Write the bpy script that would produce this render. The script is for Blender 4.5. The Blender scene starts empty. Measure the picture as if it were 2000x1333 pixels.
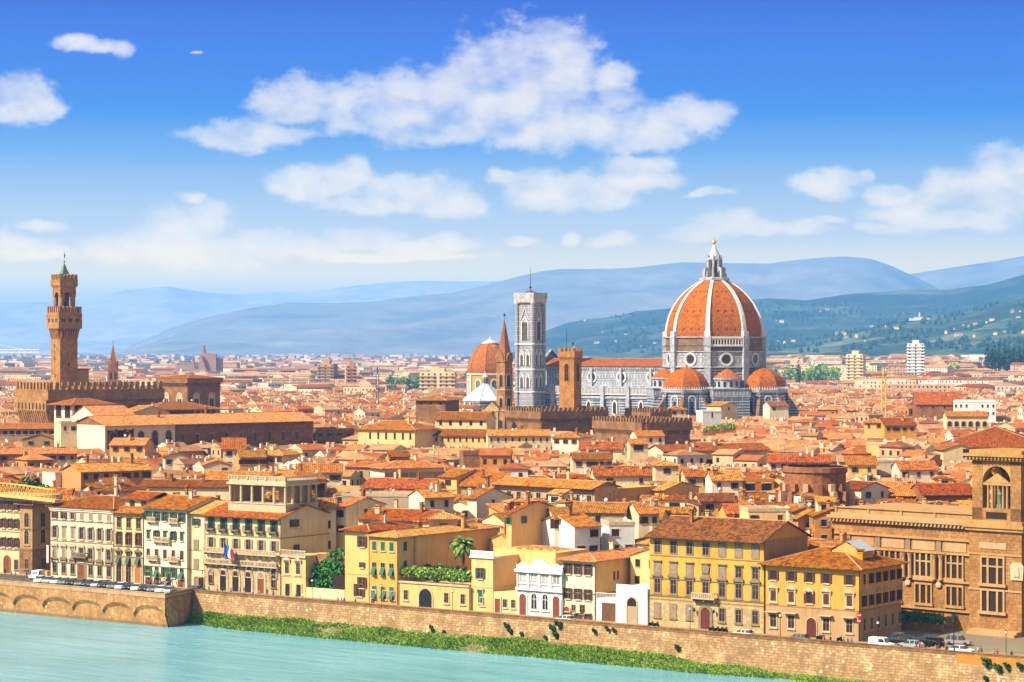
import bpy, math, random
import numpy as np
from math import sin, cos, tan, pi, radians, sqrt, atan2
from mathutils import Vector, noise as mnoise
random.seed(7)
rng = np.random.default_rng(11)
S = bpy.context.scene
COL = S.collection
F, HY, CZ = 4660.0, 685.0, 54.0          # focal length in photo pixels, horizon row, camera height (m)
# ---------------------------------------------------------------- camera
cam = bpy.data.cameras.new('camera'); co = bpy.data.objects.new('camera', cam); COL.objects.link(co)
co.location = (0, 0, CZ); co.rotation_euler = (pi/2, 0, 0)
cam.sensor_width = 36; cam.lens = 36*F/2000; cam.shift_y = (HY-666.5)/2000
cam.clip_start = 1; cam.clip_end = 60000
S.camera = co
S.view_settings.view_transform = 'Standard'; S.view_settings.look = 'None'
S.view_settings.exposure = 1.0; S.view_settings.gamma = 1
S.cycles.use_denoising = True
S.cycles.max_bounces = 6; S.cycles.diffuse_bounces = 3; S.cycles.volume_bounces = 2
S.cycles.sample_clamp_indirect = 4
# ---------------------------------------------------------------- sun
SUN_AZ, SUN_EL = radians(-62), radians(43)     # azimuth measured from the direction towards the camera, left negative
tosun = Vector((sin(SUN_AZ)*cos(SUN_EL), -cos(SUN_AZ)*cos(SUN_EL), sin(SUN_EL)))
sl = bpy.data.lights.new('sun', 'SUN'); sl.energy = 4.9; sl.angle = radians(.5); sl.color = (1, .89, .72)
so = bpy.data.objects.new('sun', sl); COL.objects.link(so)
so.rotation_euler = tosun.to_track_quat('Z', 'Y').to_euler(); so.location = (-300, -200, 500)

def lin(r, g, b):
    return tuple(((c/255)/12.92 if c/255 <= .04045 else ((c/255+.055)/1.055)**2.4) for c in (r, g, b))

class NT:
    """tiny node-graph helper"""
    def __init__(s, tree): s.t = tree; s.n = tree.nodes; s.l = tree.links
    def put(s, inp, v):
        if isinstance(v, bpy.types.NodeSocket): s.l.new(v, inp)
        elif v is not None: inp.default_value = v
    def math(s, op, a, b=None, c=None, clamp=False):
        n = s.n.new('ShaderNodeMath'); n.operation = op; n.use_clamp = clamp
        for i, v in enumerate((a, b, c)): s.put(n.inputs[i], v)
        return n.outputs[0]
    def vec(s, op, a, b=None, c=None):
        n = s.n.new('ShaderNodeVectorMath'); n.operation = op
        for i, v in enumerate((a, b, c)):
            if v is not None: s.put(n.inputs[i], v)
        return n.outputs['Value' if op in ('LENGTH', 'DOT_PRODUCT') else 'Vector']
    def noise(s, v, scale, det=4, rough=.55, dist=0, dim='3D'):
        n = s.n.new('ShaderNodeTexNoise'); n.noise_dimensions = dim
        s.put(n.inputs['Vector'], v); n.inputs['Scale'].default_value = scale
        n.inputs['Detail'].default_value = det; n.inputs['Roughness'].default_value = rough
        n.inputs['Distortion'].default_value = dist
        return n.outputs['Fac']
    def ramp(s, f, stops, interp='LINEAR'):
        n = s.n.new('ShaderNodeValToRGB'); s.put(n.inputs[0], f); cr = n.color_ramp; cr.interpolation = interp
        while len(cr.elements) < len(stops): cr.elements.new(.5)
        for e, (p, c) in zip(cr.elements, stops):
            e.position = p; e.color = (*c, 1) if len(c) == 3 else c
        return n.outputs[0]
    def mix(s, f, a, b, mode='MIX'):
        n = s.n.new('ShaderNodeMix'); n.data_type = 'RGBA'; n.blend_type = mode
        s.put(n.inputs[0], f)
        for i, v in ((6, a), (7, b)):
            if isinstance(v, tuple) and len(v) == 3: v = (*v, 1)
            s.put(n.inputs[i], v)
        return n.outputs[2]
    def sstep(s, v, a, b):
        n = s.n.new('ShaderNodeMapRange'); n.interpolation_type = 'SMOOTHSTEP'
        s.put(n.inputs[0], v); n.inputs[1].default_value = a; n.inputs[2].default_value = b
        return n.outputs[0]
    def comb(s, x, y, z=0.0):
        n = s.n.new('ShaderNodeCombineXYZ'); s.put(n.inputs[0], x); s.put(n.inputs[1], y); s.put(n.inputs[2], z)
        return n.outputs[0]
    def sep(s, v):
        n = s.n.new('ShaderNodeSeparateXYZ'); s.put(n.inputs[0], v); return n.outputs

# ---------------------------------------------------------------- world: Nishita sky, low sky toned, procedural clouds by direction
W = bpy.data.worlds.new('World'); S.world = W; W.use_nodes = True
t = NT(W.node_tree); t.n.clear()
out = t.n.new('ShaderNodeOutputWorld'); bg = t.n.new('ShaderNodeBackground'); t.l.new(bg.outputs[0], out.inputs[0])
bg.inputs[1].default_value = .055
sky = t.n.new('ShaderNodeTexSky'); sky.sky_type = 'NISHITA'; sky.sun_disc = False
sky.sun_elevation = SUN_EL; sky.sun_rotation = atan2(tosun.x, tosun.y)
sky.air_density = 1.0; sky.dust_density = 2.0; sky.ozone_density = 1.0
tc = t.n.new('ShaderNodeTexCoord'); d = t.vec('NORMALIZE', tc.outputs['Generated'])
x, y, z = t.sep(d)
az = t.math('ARCTAN2', x, y)
hz = t.math('SQRT', t.math('ADD', t.math('MULTIPLY', x, x), t.math('MULTIPLY', y, y)))
el = t.math('DIVIDE', z, hz)
SKYEL = [-.02, .010, .030, .048, .066, .083, .100, .113, .126, .146, .25]
SKYRGB = [(27.777, 17.804, 0.0), (27.777, 17.804, 0.0), (27.777, 17.804, 0.0), (10.532, 8.804, 5.695), (5.24, 5.92, 6.582), (1.743, 3.451, 6.985), (0.0, 1.696, 7.045), (0.0, 1.143, 6.938), (0.0, 0.874, 6.921), (0.0, 0.294, 5.861), (0.0, 0.265, 5.275)]
lowsky = t.ramp(t.math('MULTIPLY_ADD', el, 1/.27, .02/.27), [((e+.02)/.27, c) for e, c in zip(SKYEL, SKYRGB)])
nsky = t.n.new('ShaderNodeHueSaturation'); t.l.new(sky.outputs[0], nsky.inputs['Color']); nsky.inputs['Saturation'].default_value = .4; nsky.inputs['Value'].default_value = 1.45
base = t.mix(t.sstep(el, .155, .30), lowsky, nsky.outputs[0])
blobs = [(1065,125,95,78),(980,150,110,80),(920,195,150,75),(1010,205,170,70),(1120,140,50,60),(1205,165,52,50),(770,190,130,50),(640,185,100,42),(840,235,190,42),
 (1000,255,150,38),(1150,245,170,48),(1250,240,120,42),(1350,228,70,34),(560,215,70,28),(470,262,105,26),(540,255,60,22),
 (625,360,95,40),(685,335,35,28),(790,378,120,38),(870,400,75,30),(740,400,100,22),(1100,368,105,38),(1160,385,90,26),(1255,322,70,22),(1280,345,60,18),(1225,350,60,26),
 (1040,380,55,30),(985,350,35,12),(1610,368,65,24),(1650,350,45,20),(1692,338,18,14),(1740,374,42,24),(1900,365,105,42),(1975,325,70,48),(1990,370,60,50),(1790,420,90,26),
 (1720,446,50,12),(1850,430,110,24),(20,190,85,45),(80,205,45,25),(150,78,52,15),(200,86,50,12),(248,88,26,16),(85,436,45,14),(15,475,70,24),(60,490,60,16),
 (400,425,52,38),(350,455,80,42),(260,480,90,32),(400,490,170,36),(520,480,100,26),(600,492,60,20),(710,470,75,20),(800,490,70,14),(880,476,50,20),(372,386,28,13),
 (1020,470,36,12),(1190,474,44,17),(1430,440,70,22),(1370,455,60,18),(1480,450,60,16),(1570,450,55,16),(1620,434,30,8),(1112,468,12,16),(385,102,9,3),(1385,375,35,8),(760,505,180,9)]
warp = t.n.new('ShaderNodeTexNoise'); q0 = t.comb(az, el)
t.put(warp.inputs['Vector'], q0); warp.inputs['Scale'].default_value = 28; warp.inputs['Detail'].default_value = 5
wv = t.vec('MULTIPLY', t.vec('SUBTRACT', warp.outputs['Color'], (.5, .5, .5)), (.020, .012, 0))
q = t.vec('ADD', q0, wv)
acc = None
for (bx_, by_, rx, ry) in blobs:
    a0 = math.atan((bx_-1000)/F); e0 = (HY-by_)/F*cos(a0)
    ix, iy = F/(rx*1.2), F/(ry*1.2)
    v = t.vec('MULTIPLY_ADD', q, (ix, iy, 0), (-a0*ix, -e0*iy, 0))
    ln = t.vec('LENGTH', v)
    if acc is None: acc = ln
    else:
        acc = t.math('SMOOTH_MIN', acc, ln, .25)
fb = t.noise(t.comb(az, t.math('MULTIPLY', el, 1.5)), 58, 9, .64)
fa = t.noise(t.comb(az, t.math('MULTIPLY', el, 1.5)), 30, 5, .52)
fb2 = t.noise(t.comb(t.math('ADD', az, .006), t.math('MULTIPLY', t.math('SUBTRACT', el, .006), 1.5)), 30, 5, .52)
dens = t.math('ADD', t.math('SUBTRACT', 1.0, acc), t.math('MULTIPLY', t.math('SUBTRACT', fb, .5), 1.75))
alpha = t.math('ADD', t.math('MULTIPLY', t.sstep(dens, -.14, .42), .62), t.math('MULTIPLY', t.sstep(dens, .0, 1.0), .38))
alpha = t.math('MULTIPLY', alpha, t.math('MULTIPLY_ADD', t.sstep(el, .02, .075), .3, .7))
CLOUDK = .86
shade = t.math('ADD', t.math('MULTIPLY', t.math('SUBTRACT', fa, fb2), 3.4), .72, clamp=True)
CLOUDRGB = [(42.03, 24.73, 0.98), (42.03, 24.73, 0.98), (42.03, 24.73, 0.98), (20.94, 14.6, 6.42), (16.04, 12.17, 7.11), (13.67, 10.89, 7.43), (12.38, 10.19, 7.57), (11.81, 9.94, 7.68), (11.34, 9.72, 7.97), (10.78, 9.35, 7.99), (9.36, 8.54, 8.24)]
cwhite = t.ramp(t.math('MULTIPLY_ADD', el, 1/.27, .02/.27), [((e+.02)/.27, c) for e, c in zip(SKYEL, CLOUDRGB)])
core = t.sstep(dens, .1, 1.1)      # thick parts have shaded bases, thin rims stay bright
sh2 = t.math('SUBTRACT', shade, t.math('MULTIPLY', core, .18))
ccol = t.mix(t.ramp(sh2, [(.0, (.36, .36, .36)), (.38, (.68, .68, .68)), (.78, (1, 1, 1))]), lowsky, cwhite)
fin = t.mix(t.math('MULTIPLY', alpha, CLOUDK), base, ccol)
t.l.new(fin, bg.inputs[0])
W.cycles.sampling_method = 'MANUAL'; W.cycles.sample_map_resolution = 512

# ---------------------------------------------------------------- materials
MATS = {}
def newmat(name):
    m = bpy.data.materials.new(name); m.use_nodes = True; t = NT(m.node_tree)
    b = m.node_tree.nodes['Principled BSDF']; MATS[name] = m
    return m, t, b
def uvc(t):
    n = t.n.new('ShaderNodeUVMap'); return n.outputs[0]
def pos(t):
    n = t.n.new('ShaderNodeNewGeometry'); return n.outputs['Position']
def setb(b, rough=.85, spec=.2, metal=0):
    b.inputs['Roughness'].default_value = rough; b.inputs['Specular IOR Level'].default_value = spec
    b.inputs['Metallic'].default_value = metal
def bump(t, b, h, dist=.05, st=.6):
    n = t.n.new('ShaderNodeBump'); t.put(n.inputs['Height'], h); n.inputs['Distance'].default_value = dist
    n.inputs['Strength'].default_value = st; t.l.new(n.outputs[0], b.inputs['Normal'])
def orand(t):
    n = t.n.new('ShaderNodeObjectInfo'); return n.outputs['Random']
def sc3(c, k): return tuple(min(1, x*k) for x in c)

def m_plaster(name, c, dirt=.6, vary=.12):
    m, t, b = newmat(name); p = pos(t)
    big = t.noise(p, .22, 5, .6)
    streak = t.noise(t.vec('MULTIPLY', p, (1.3, 1.3, .16)), 1.1, 4, .6)
    fine = t.noise(p, 2.4, 4, .65)
    k = t.math('ADD', t.math('MULTIPLY', big, .55), t.math('MULTIPLY', streak, .45))
    col = t.ramp(k, [(.34, sc3((c[0]*1.04,c[1]*.95,c[2]*.88), 1-dirt*.62)), (.48, sc3(c, 1-dirt*.2)), (.62, sc3(c, 1.04))])
    col = t.mix(t.math('MULTIPLY', fine, .25), col, sc3(c, .72))
    hs = t.n.new('ShaderNodeHueSaturation'); t.l.new(col, hs.inputs['Color'])
    t.l.new(t.math('MULTIPLY_ADD', orand(t), vary*2, 1-vary), hs.inputs['Value'])
    t.l.new(t.math('MULTIPLY_ADD', orand(t), -.25, 1.12), hs.inputs['Saturation'])
    t.l.new(hs.outputs[0], b.inputs['Base Color']); setb(b, .9, .15)
    return m

def m_roof(name, c1, c2, c3, tw=.56, tl=.6, vary=1.0):
    """clay tiles laid in rows down the slope: UV is metres along the eave / up the slope"""
    m, t, b = newmat(name); uv = uvc(t); u, v, _ = t.sep(uv)
    cu = t.math('FLOOR', t.math('DIVIDE', u, tw)); cv = t.math('FLOOR', t.math('DIVIDE', v, tl))
    wn = t.n.new('ShaderNodeTexWhiteNoise'); wn.noise_dimensions = '3D'
    t.put(wn.inputs['Vector'], t.comb(cu, cv, orand(t)))
    pch = t.noise(pos(t), .45, 5, .65); fine = t.noise(pos(t), 3.2, 3, .6)
    k = t.math('ADD', t.math('MULTIPLY', wn.outputs['Value'], .46), t.math('ADD', t.math('MULTIPLY', pch, .50), t.math('MULTIPLY', fine, .12)))
    col = t.ramp(k, [(.26, c2), (.50, c1), (.76, c3)])
    hs = t.n.new('ShaderNodeHueSaturation'); t.l.new(col, hs.inputs['Color'])
    t.l.new(t.math('MULTIPLY_ADD', orand(t), .75*vary, .9-.36*vary), hs.inputs['Value'])
    t.l.new(t.math('MULTIPLY_ADD', t.math('FRACT', t.math('MULTIPLY', orand(t), 7.3)), .036*vary, .5-.010*vary), hs.inputs['Hue'])
    t.l.new(t.math('MULTIPLY_ADD', orand(t), -.15, 1.16), hs.inputs['Saturation'])
    groove = t.math('SINE', t.math('MULTIPLY', u, 2*pi/tw))
    edge = t.math('FRACT', t.math('DIVIDE', v, tl))
    dark = t.math('MULTIPLY', t.sstep(groove, .25, .95), .42)
    col2 = t.mix(dark, hs.outputs[0], sc3(c2, .45))
    t.l.new(col2, b.inputs['Base Color']); setb(b, .92, .12)
    bump(t, b, t.math('ADD', t.math('MULTIPLY', groove, -.6), t.math('MULTIPLY', edge, -.5)), .07, .8)
    return m

def m_brick(name, c1, c2, mortar, bw=.6, rh=.3, st=.5, msz=.03):
    m, t, b = newmat(name); br = t.n.new('ShaderNodeTexBrick'); t.put(br.inputs['Vector'], uvc(t))
    br.inputs['Color1'].default_value = (*c1, 1); br.inputs['Color2'].default_value = (*c2, 1); br.inputs['Mortar'].default_value = (*mortar, 1)
    br.inputs['Scale'].default_value = 1; br.inputs['Brick Width'].default_value = bw; br.inputs['Row Height'].default_value = rh
    br.inputs['Mortar Size'].default_value = msz; br.inputs['Mortar Smooth'].default_value = .3
    p = pos(t); big = t.noise(p, .3, 6, .65); fi = t.noise(p, 1.6, 5, .7)
    k = t.math('ADD', t.math('MULTIPLY', big, .5), t.math('MULTIPLY', fi, .5))
    col = t.mix(t.sstep(k, .40, .62), br.outputs['Color'], sc3(c2, .62))
    col = t.mix(t.math('MULTIPLY', t.sstep(k, .48, .30), st), col, sc3(c1, 1.35))
    t.l.new(col, b.inputs['Base Color']); setb(b, .92, .1)
    if name in ('embankment_stone', 'terrace_plaster'):      # run-off streaks, scattered pale repair stones and a wet tide mark
        q = NT(m.node_tree); st_ = q.noise(q.vec('MULTIPLY', p, (1, 1, .10)), .55, 5, .65); col = q.mix(q.math('MULTIPLY', q.sstep(st_, .50, .66), .55), col, sc3(c2, .55))
        vo = q.n.new('ShaderNodeTexVoronoi'); q.put(vo.inputs['Vector'], p); vo.inputs['Scale'].default_value = 1.1; cx_ = q.sep(vo.outputs['Color'])[0]
        col = q.mix(q.math('MULTIPLY', q.math('GREATER_THAN', cx_, .92), q.sstep(vo.outputs['Distance'], .42, .22)), col, sc3(c1, 1.55))
        zz = q.sep(p)[2]; col = q.mix(q.math('MULTIPLY', q.sstep(q.math('ADD', zz, q.math('MULTIPLY', fi, 1.2)), -4.4, -5.1), .6), col, (.13, .10, .06))
        t.l.new(col, b.inputs['Base Color'])
    bump(t, b, t.math('ADD', br.outputs['Fac'], t.math('MULTIPLY', fi, -2)), .08, .5)
    return m

def m_plain(name, c, rough=.8, spec=.3, metal=0, var=.25, scale=1.5):
    m, t, b = newmat(name); f = t.noise(pos(t), scale, 4, .6)
    t.l.new(t.ramp(f, [(.3, sc3(c, 1-var)), (.7, sc3(c, 1+var*.4))]), b.inputs['Base Color']); setb(b, rough, spec, metal)
    return m

def m_panel(name, white, green, pw, ph, frame=.12, mort=.0, pink=None, weather=.5):
    """inlaid marble: rectangular white panels outlined by dark green bands (real inlay colours)"""
    m, t, b = newmat(name); u, v, _ = t.sep(uvc(t))
    fu = t.math('FRACT', t.math('DIVIDE', u, pw)); fv = t.math('FRACT', t.math('DIVIDE', v, ph))
    def band(f, size, lo, hi):   # 1 inside lo..hi
        a = t.math('GREATER_THAN', f, lo/size); c = t.math('LESS_THAN', f, hi/size); return t.math('MULTIPLY', a, c)
    inu = band(fu, pw, frame, pw-frame); inv = band(fv, ph, frame*1.6, ph-frame*1.6)
    ins = t.math('MULTIPLY', inu, inv)
    inu2 = band(fu, pw, frame*2.1, pw-frame*2.1); inv2 = band(fv, ph, frame*3, ph-frame*3)
    ins2 = t.math('MULTIPLY', inu2, inv2)
    ring = t.math('SUBTRACT', ins, ins2)
    p = pos(t); wz = t.noise(t.vec('MULTIPLY', p, (1, 1, .35)), .55, 6, .65)
    wc = t.ramp(wz, [(.3, sc3(white, 1-weather)), (.6, white)])
    if pink: wc = t.mix(t.math('MULTIPLY', ins2, .55), wc, pink)
    col = t.mix(ring, wc, green)
    t.l.new(col, b.inputs['Base Color']); setb(b, .55, .35)
    return m

RED1, RED2, RED3 = (.52, .145, .045), (.24, .055, .024), (.74, .29, .12)
R_A = m_roof('roof_orange', (.57, .205, .050), (.25, .078, .024), (.72, .34, .115))
R_B = m_roof('roof_red', (.43, .125, .034), (.17, .045, .018), (.58, .22, .07))
R_C = m_roof('roof_pale', (.62, .28, .095), (.36, .13, .045), (.74, .40, .16))
R_D = m_roof('roof_brown', (.29, .115, .055), (.12, .048, .026), (.46, .20, .10), vary=.4)
R_DOME = m_roof('dome_tiles', (.56, .20, .05), (.34, .10, .03), (.68, .29, .09), .8, .6, 0)
R_NAVE = m_roof('nave_tiles', (.44, .145, .048), (.24, .07, .026), (.56, .22, .08), .8, .6, 0)
ROOFS = [R_A, R_A, R_B, R_B, R_C, R_C, R_D]
P_CREAM = m_plaster('plaster_cream', (.82, .69, .46))
P_WHITE = m_plaster('plaster_white', (.86, .80, .69), .35)
P_YEL = m_plaster('plaster_yellow', (.82, .48, .15), .4)
P_PALEY = m_plaster('plaster_pale_yellow', (.84, .61, .30), .4)
P_OCH = m_plaster('plaster_ochre', (.70, .38, .10), .4)
P_ORG = m_plaster('plaster_orange', (.62, .27, .06), .4)
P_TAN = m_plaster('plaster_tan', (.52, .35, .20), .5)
P_GREY = m_plaster('plaster_grey', (.50, .42, .33), .5)
P_PINK = m_plaster('plaster_pink', (.72, .46, .34), .4)
P_ORN = m_plaster('plaster_pure_white', (.88, .86, .80), .25, .03)
P_GOLD = m_plaster('plaster_golden', (.80, .37, .05), .35, .03)
P_LIB = m_brick('sandstone_golden', (.56, .32, .13), (.47, .26, .10), (.33, .18, .08), 1.5, .6, .5)
LIBT = m_plaster('sandstone_trim', (.62, .40, .18), .6, .05)
ST_BRN = m_brick('stone_brown', (.42, .24, .12), (.30, .16, .08), (.22, .12, .07), .8, .4)
ST_PV = m_brick('stone_rusticated', (.56, .33, .15), (.44, .24, .10), (.30, .16, .08), .9, .45)
ST_GREY = m_brick('stone_ashlar', (.72, .57, .36), (.63, .49, .30), (.38, .28, .18), 1.1, .42)
ST_DARK = m_brick('brick_dark', (.46, .235, .11), (.35, .165, .08), (.24, .12, .06), .5, .25)
ST_WALL = m_brick('embankment_stone', (.56, .36, .17), (.38, .22, .10), (.20, .12, .06), 1.3, .5, .8, .05)
BR_RED = m_brick('brick_red', (.56, .27, .12), (.44, .19, .08), (.32, .17, .09), .5, .25)
STONE = m_plain('pietra_serena', (.34, .27, .19), .85, .15)
STONE_L = m_plain('stone_light', (.72, .62, .46), .85, .15)
MARBLE = m_plain('marble_white', (.60, .60, .60), .5, .35, 0, .45, .5)
MARBLE_R = m_plain('marble_rib', (.86, .82, .76), .6, .3, 0, .2, .6)
DRUMBR = m_brick('drum_rough_stone', (.38, .28, .20), (.28, .20, .14), (.2, .14, .1), 1.2, .5)
PAN_D = m_panel('inlay_drum', (.66, .65, .63), (.035, .05, .05), 2.55, 3.9, .22)
PAN_N = m_panel('inlay_nave', (.64, .64, .63), (.03, .05, .05), 1.9, 4.2, .20)
PAN_C = m_panel('inlay_tower', (.66, .65, .66), (.04, .055, .065), 1.25, 2.6, .18, 0, (.60, .50, .49), .45)
PAN_S = m_panel('inlay_striped', (.58, .58, .57), (.03, .045, .05), 6.0, 1.5, .24, 0, None, .5)
GLASS = m_plain('window_glass', (.030, .022, .018), .35, .35, 0, .5, .8)
GLASSB = m_plain('window_glass_blue', (.10, .16, .2), .12, .6, 0, .5, .8)
DARK = m_plain('dark_interior', (.035, .022, .015), .9, .1)
WOOD = m_plain('eave_wood', (.16, .08, .04), .9, .1)
SH_BR = m_plain('shutter_brown', (.13, .055, .035), .7, .2)
SH_GR = m_plain('shutter_green', (.02, .16, .08), .6, .25)
SH_GD = m_plain('shutter_dark_green', (.025, .075, .05), .6, .25)
SH_GY = m_plain('shutter_grey', (.42, .34, .27), .7, .2)
DOOR = m_plain('door_wood', (.28, .09, .03), .7, .25)
RIDGE = m_plain('ridge_mortar', (.74, .44, .24), .9, .1, 0, .3, .8)
IRON = m_plain('dark_iron', (.03, .03, .03), .5, .4, .6)
COPPER = m_plain('copper_green', (.16, .30, .22), .6, .3)
GOLD = m_plain('gilded_copper', (.9, .55, .12), .25, .5, 1, .05)
LEAD = m_plain('white_lead', (.78, .78, .80), .6, .3, 0, .2, .4)
WHITEP = m_plain('white_paint', (.82, .80, .76), .6, .3, 0, .1)
YELP = m_plain('yellow_paint', (.72, .38, .06), .6, .3, 0, .15)
REDP = m_plain('red_paint', (.6, .03, .02), .5, .3, 0, .1)
TIMBER = m_plain('beams', (.20, .11, .06), .9, .1)
BARK = m_plain('bark', (.12, .08, .05), .95, .1)
SASH = m_plain('window_sash', (.34, .24, .15), .7, .2, 0, .1)
SKYL = m_plain('skylight_glass', (.55, .58, .60), .3, .5, 0, .1)

# ---------------------------------------------------------------- mesh builder
class MB:
    def __init__(s): s.v = []; s.f = []; s.m = []
    def poly(s, pts, m=0):
        i = len(s.v); s.v.extend([tuple(p) for p in pts]); s.f.append(tuple(range(i, i+len(pts)))); s.m.append(m)
    def box(s, x0, x1, y0, y1, z0, z1, m=0, skip=''):
        p = [(x0,y0,z0),(x1,y0,z0),(x1,y1,z0),(x0,y1,z0),(x0,y0,z1),(x1,y0,z1),(x1,y1,z1),(x0,y1,z1)]
        i = len(s.v); s.v.extend(p)
        for k, f in (('b',(0,3,2,1)),('t',(4,5,6,7)),('f',(0,1,5,4)),('r',(1,2,6,5)),('k',(2,3,7,6)),('l',(3,0,4,7))):
            if k not in skip: s.f.append(tuple(i+j for j in f)); s.m.append(m)
    def obox(s, cx, cy, w, d, z0, z1, ang, m=0):
        c, n = cos(ang), sin(ang)
        def T(x, y, z): return (cx+x*c-y*n, cy+x*n+y*c, z)
        a = [T(-w/2,-d/2,z0),T(w/2,-d/2,z0),T(w/2,d/2,z0),T(-w/2,d/2,z0),T(-w/2,-d/2,z1),T(w/2,-d/2,z1),T(w/2,d/2,z1),T(-w/2,d/2,z1)]
        i = len(s.v); s.v.extend(a)
        for f in ((0,3,2,1),(4,5,6,7),(0,1,5,4),(1,2,6,5),(2,3,7,6),(3,0,4,7)): s.f.append(tuple(i+j for j in f)); s.m.append(m)
    def prism(s, pts, z0, z1, m=0, mt=None):
        n = len(pts)
        for i in range(n):
            a, b = pts[i], pts[(i+1) % n]
            s.poly([(a[0],a[1],z0),(b[0],b[1],z0),(b[0],b[1],z1),(a[0],a[1],z1)], m)
        s.poly([(p[0],p[1],z1) for p in pts], m if mt is None else mt)
    def lathe(s, prof, n=16, cx=0, cy=0, ph=0, m=0, a0=0, a1=2*pi, sq=None):
        """profile of (r,z) from bottom to top; optional per-segment material list"""
        full = abs(a1-a0-2*pi) < 1e-6; k = n if full else n+1
        A = [a0+(a1-a0)*i/n+ph for i in range(k)]
        for j in range(len(prof)-1):
            r0, z0 = prof[j]; r1, z1 = prof[j+1]; mm = m[j] if isinstance(m, (list, tuple)) else m
            for i in range(n):
                a, b = A[i], A[(i+1) % k]
                p = [(cx+r0*cos(a),cy+r0*sin(a),z0),(cx+r0*cos(b),cy+r0*sin(b),z0),(cx+r1*cos(b),cy+r1*sin(b),z1),(cx+r1*cos(a),cy+r1*sin(a),z1)]
                if r1 < 1e-4: p = p[:3]
                elif r0 < 1e-4: p = [p[0], p[2], p[3]]
                s.poly(p, mm)
    def bar(s, p, q, r, m=0, n=4, r2=None):
        p, q = Vector(p), Vector(q); d = q-p
        if d.length < 1e-6: return
        d.normalize(); a = d.orthogonal().normalized() if abs(d.z) > .9 else Vector((-d.y, d.x, 0)).normalized(); b = d.cross(a)
        r2 = r if r2 is None else r2; i = len(s.v)
        for (c, rr) in ((p, r), (q, r2)):
            for k in range(n):
                an = 2*pi*(k+.5)/n; s.v.append(tuple(c+a*(rr*cos(an))+b*(rr*sin(an))))
        for k in range(n):
            s.f.append((i+k, i+(k+1) % n, i+n+(k+1) % n, i+n+k)); s.m.append(m)
        s.f.append(tuple(i+n+k for k in range(n))); s.m.append(m)
        s.f.append(tuple(i+n-1-k for k in range(n))); s.m.append(m)
    def xz(s, pts, y0, y1, m=0):
        """outline in the x-z plane given a thickness from y1 (back) to y0 (front, smaller y)"""
        s.poly([(p[0], y0, p[1]) for p in pts], m); n = len(pts)
        for i in range(n):
            a, b = pts[i], pts[(i+1) % n]
            s.poly([(a[0],y0,a[1]),(a[0],y1,a[1]),(b[0],y1,b[1]),(b[0],y0,b[1])], m)
    def ringxz(s, outer, inner, y0, y1, m=0):
        n = len(outer)
        for i in range(n):
            j = (i+1) % n; a, b, c, d = outer[i], outer[j], inner[j], inner[i]
            s.poly([(a[0],y0,a[1]),(b[0],y0,b[1]),(c[0],y0,c[1]),(d[0],y0,d[1])], m)
            s.poly([(a[0],y0,a[1]),(a[0],y1,a[1]),(b[0],y1,b[1]),(b[0],y0,b[1])], m)
            s.poly([(d[0],y0,d[1]),(c[0],y0,c[1]),(c[0],y1,c[1]),(d[0],y1,d[1])], m)
    def add(s, o, T):
        i = len(s.v); s.v.extend([T(*p) for p in o.v]); s.f.extend([tuple(i+k for k in f) for f in o.f]); s.m.extend(o.m)
    def mesh(s, name, mats, smooth=False):
        me = bpy.data.meshes.new(name); me.from_pydata(s.v, [], s.f)
        for m in mats: me.materials.append(m)
        me.polygons.foreach_set('material_index', s.m)
        uvl = me.uv_layers.new(name='UVMap'); n = len(me.loops)
        co_ = np.array(s.v, dtype=np.float64); data = np.zeros((n, 2)); k = 0
        for f in s.f:
            P = co_[list(f)]; nrm = np.zeros(3)
            for i in range(1, len(f)-1):
                nrm += np.cross(P[i]-P[0], P[i+1]-P[0])
            l = np.linalg.norm(nrm); nrm = nrm/l if l > 0 else np.array((0, 0, 1.))
            if abs(nrm[2]) > .995: tu, tv = np.array((1., 0, 0)), np.array((0, 1., 0))
            else:
                tu = np.array((-nrm[1], nrm[0], 0)); tu /= np.linalg.norm(tu); tv = np.cross(nrm, tu)
                if tv[2] < 0: tv = -tv; tu = -tu
            data[k:k+len(f), 0] = P@tu; data[k:k+len(f), 1] = P@tv; k += len(f)
        uvl.data.foreach_set('uv', data.ravel())
        if smooth: me.polygons.foreach_set('use_smooth', [True]*len(s.f))
        return me
    def build(s, name, mats, parent=None, loc=None, rz=0, smooth=False):
        if not isinstance(mats, (list, tuple)): mats = [mats]
        return O(name, s.mesh(name, mats, smooth), parent, loc, rz)

def O(name, me, parent=None, loc=None, rz=0):
    o = bpy.data.objects.new(name, me); COL.objects.link(o)
    if loc is not None: o.location = loc
    if rz: o.rotation_euler = (0, 0, rz)
    if parent is not None: o.parent = parent
    return o
def thing(name, label, cat, loc=(0, 0, 0), rz=0, group=None):
    o = bpy.data.objects.new(name, None); COL.objects.link(o); o.location = loc; o.rotation_euler = (0, 0, rz)
    o.empty_display_size = 1; return tag(o, label, cat, group)
def tag(o, label, cat, group=None, kind=None):
    if label: o['label'] = label
    if cat: o['category'] = cat
    if group: o['group'] = group
    if kind: o['kind'] = kind
    return o
def struct(name, mb, mats):
    o = mb.build(name, mats); o['kind'] = 'structure'; return o

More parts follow.
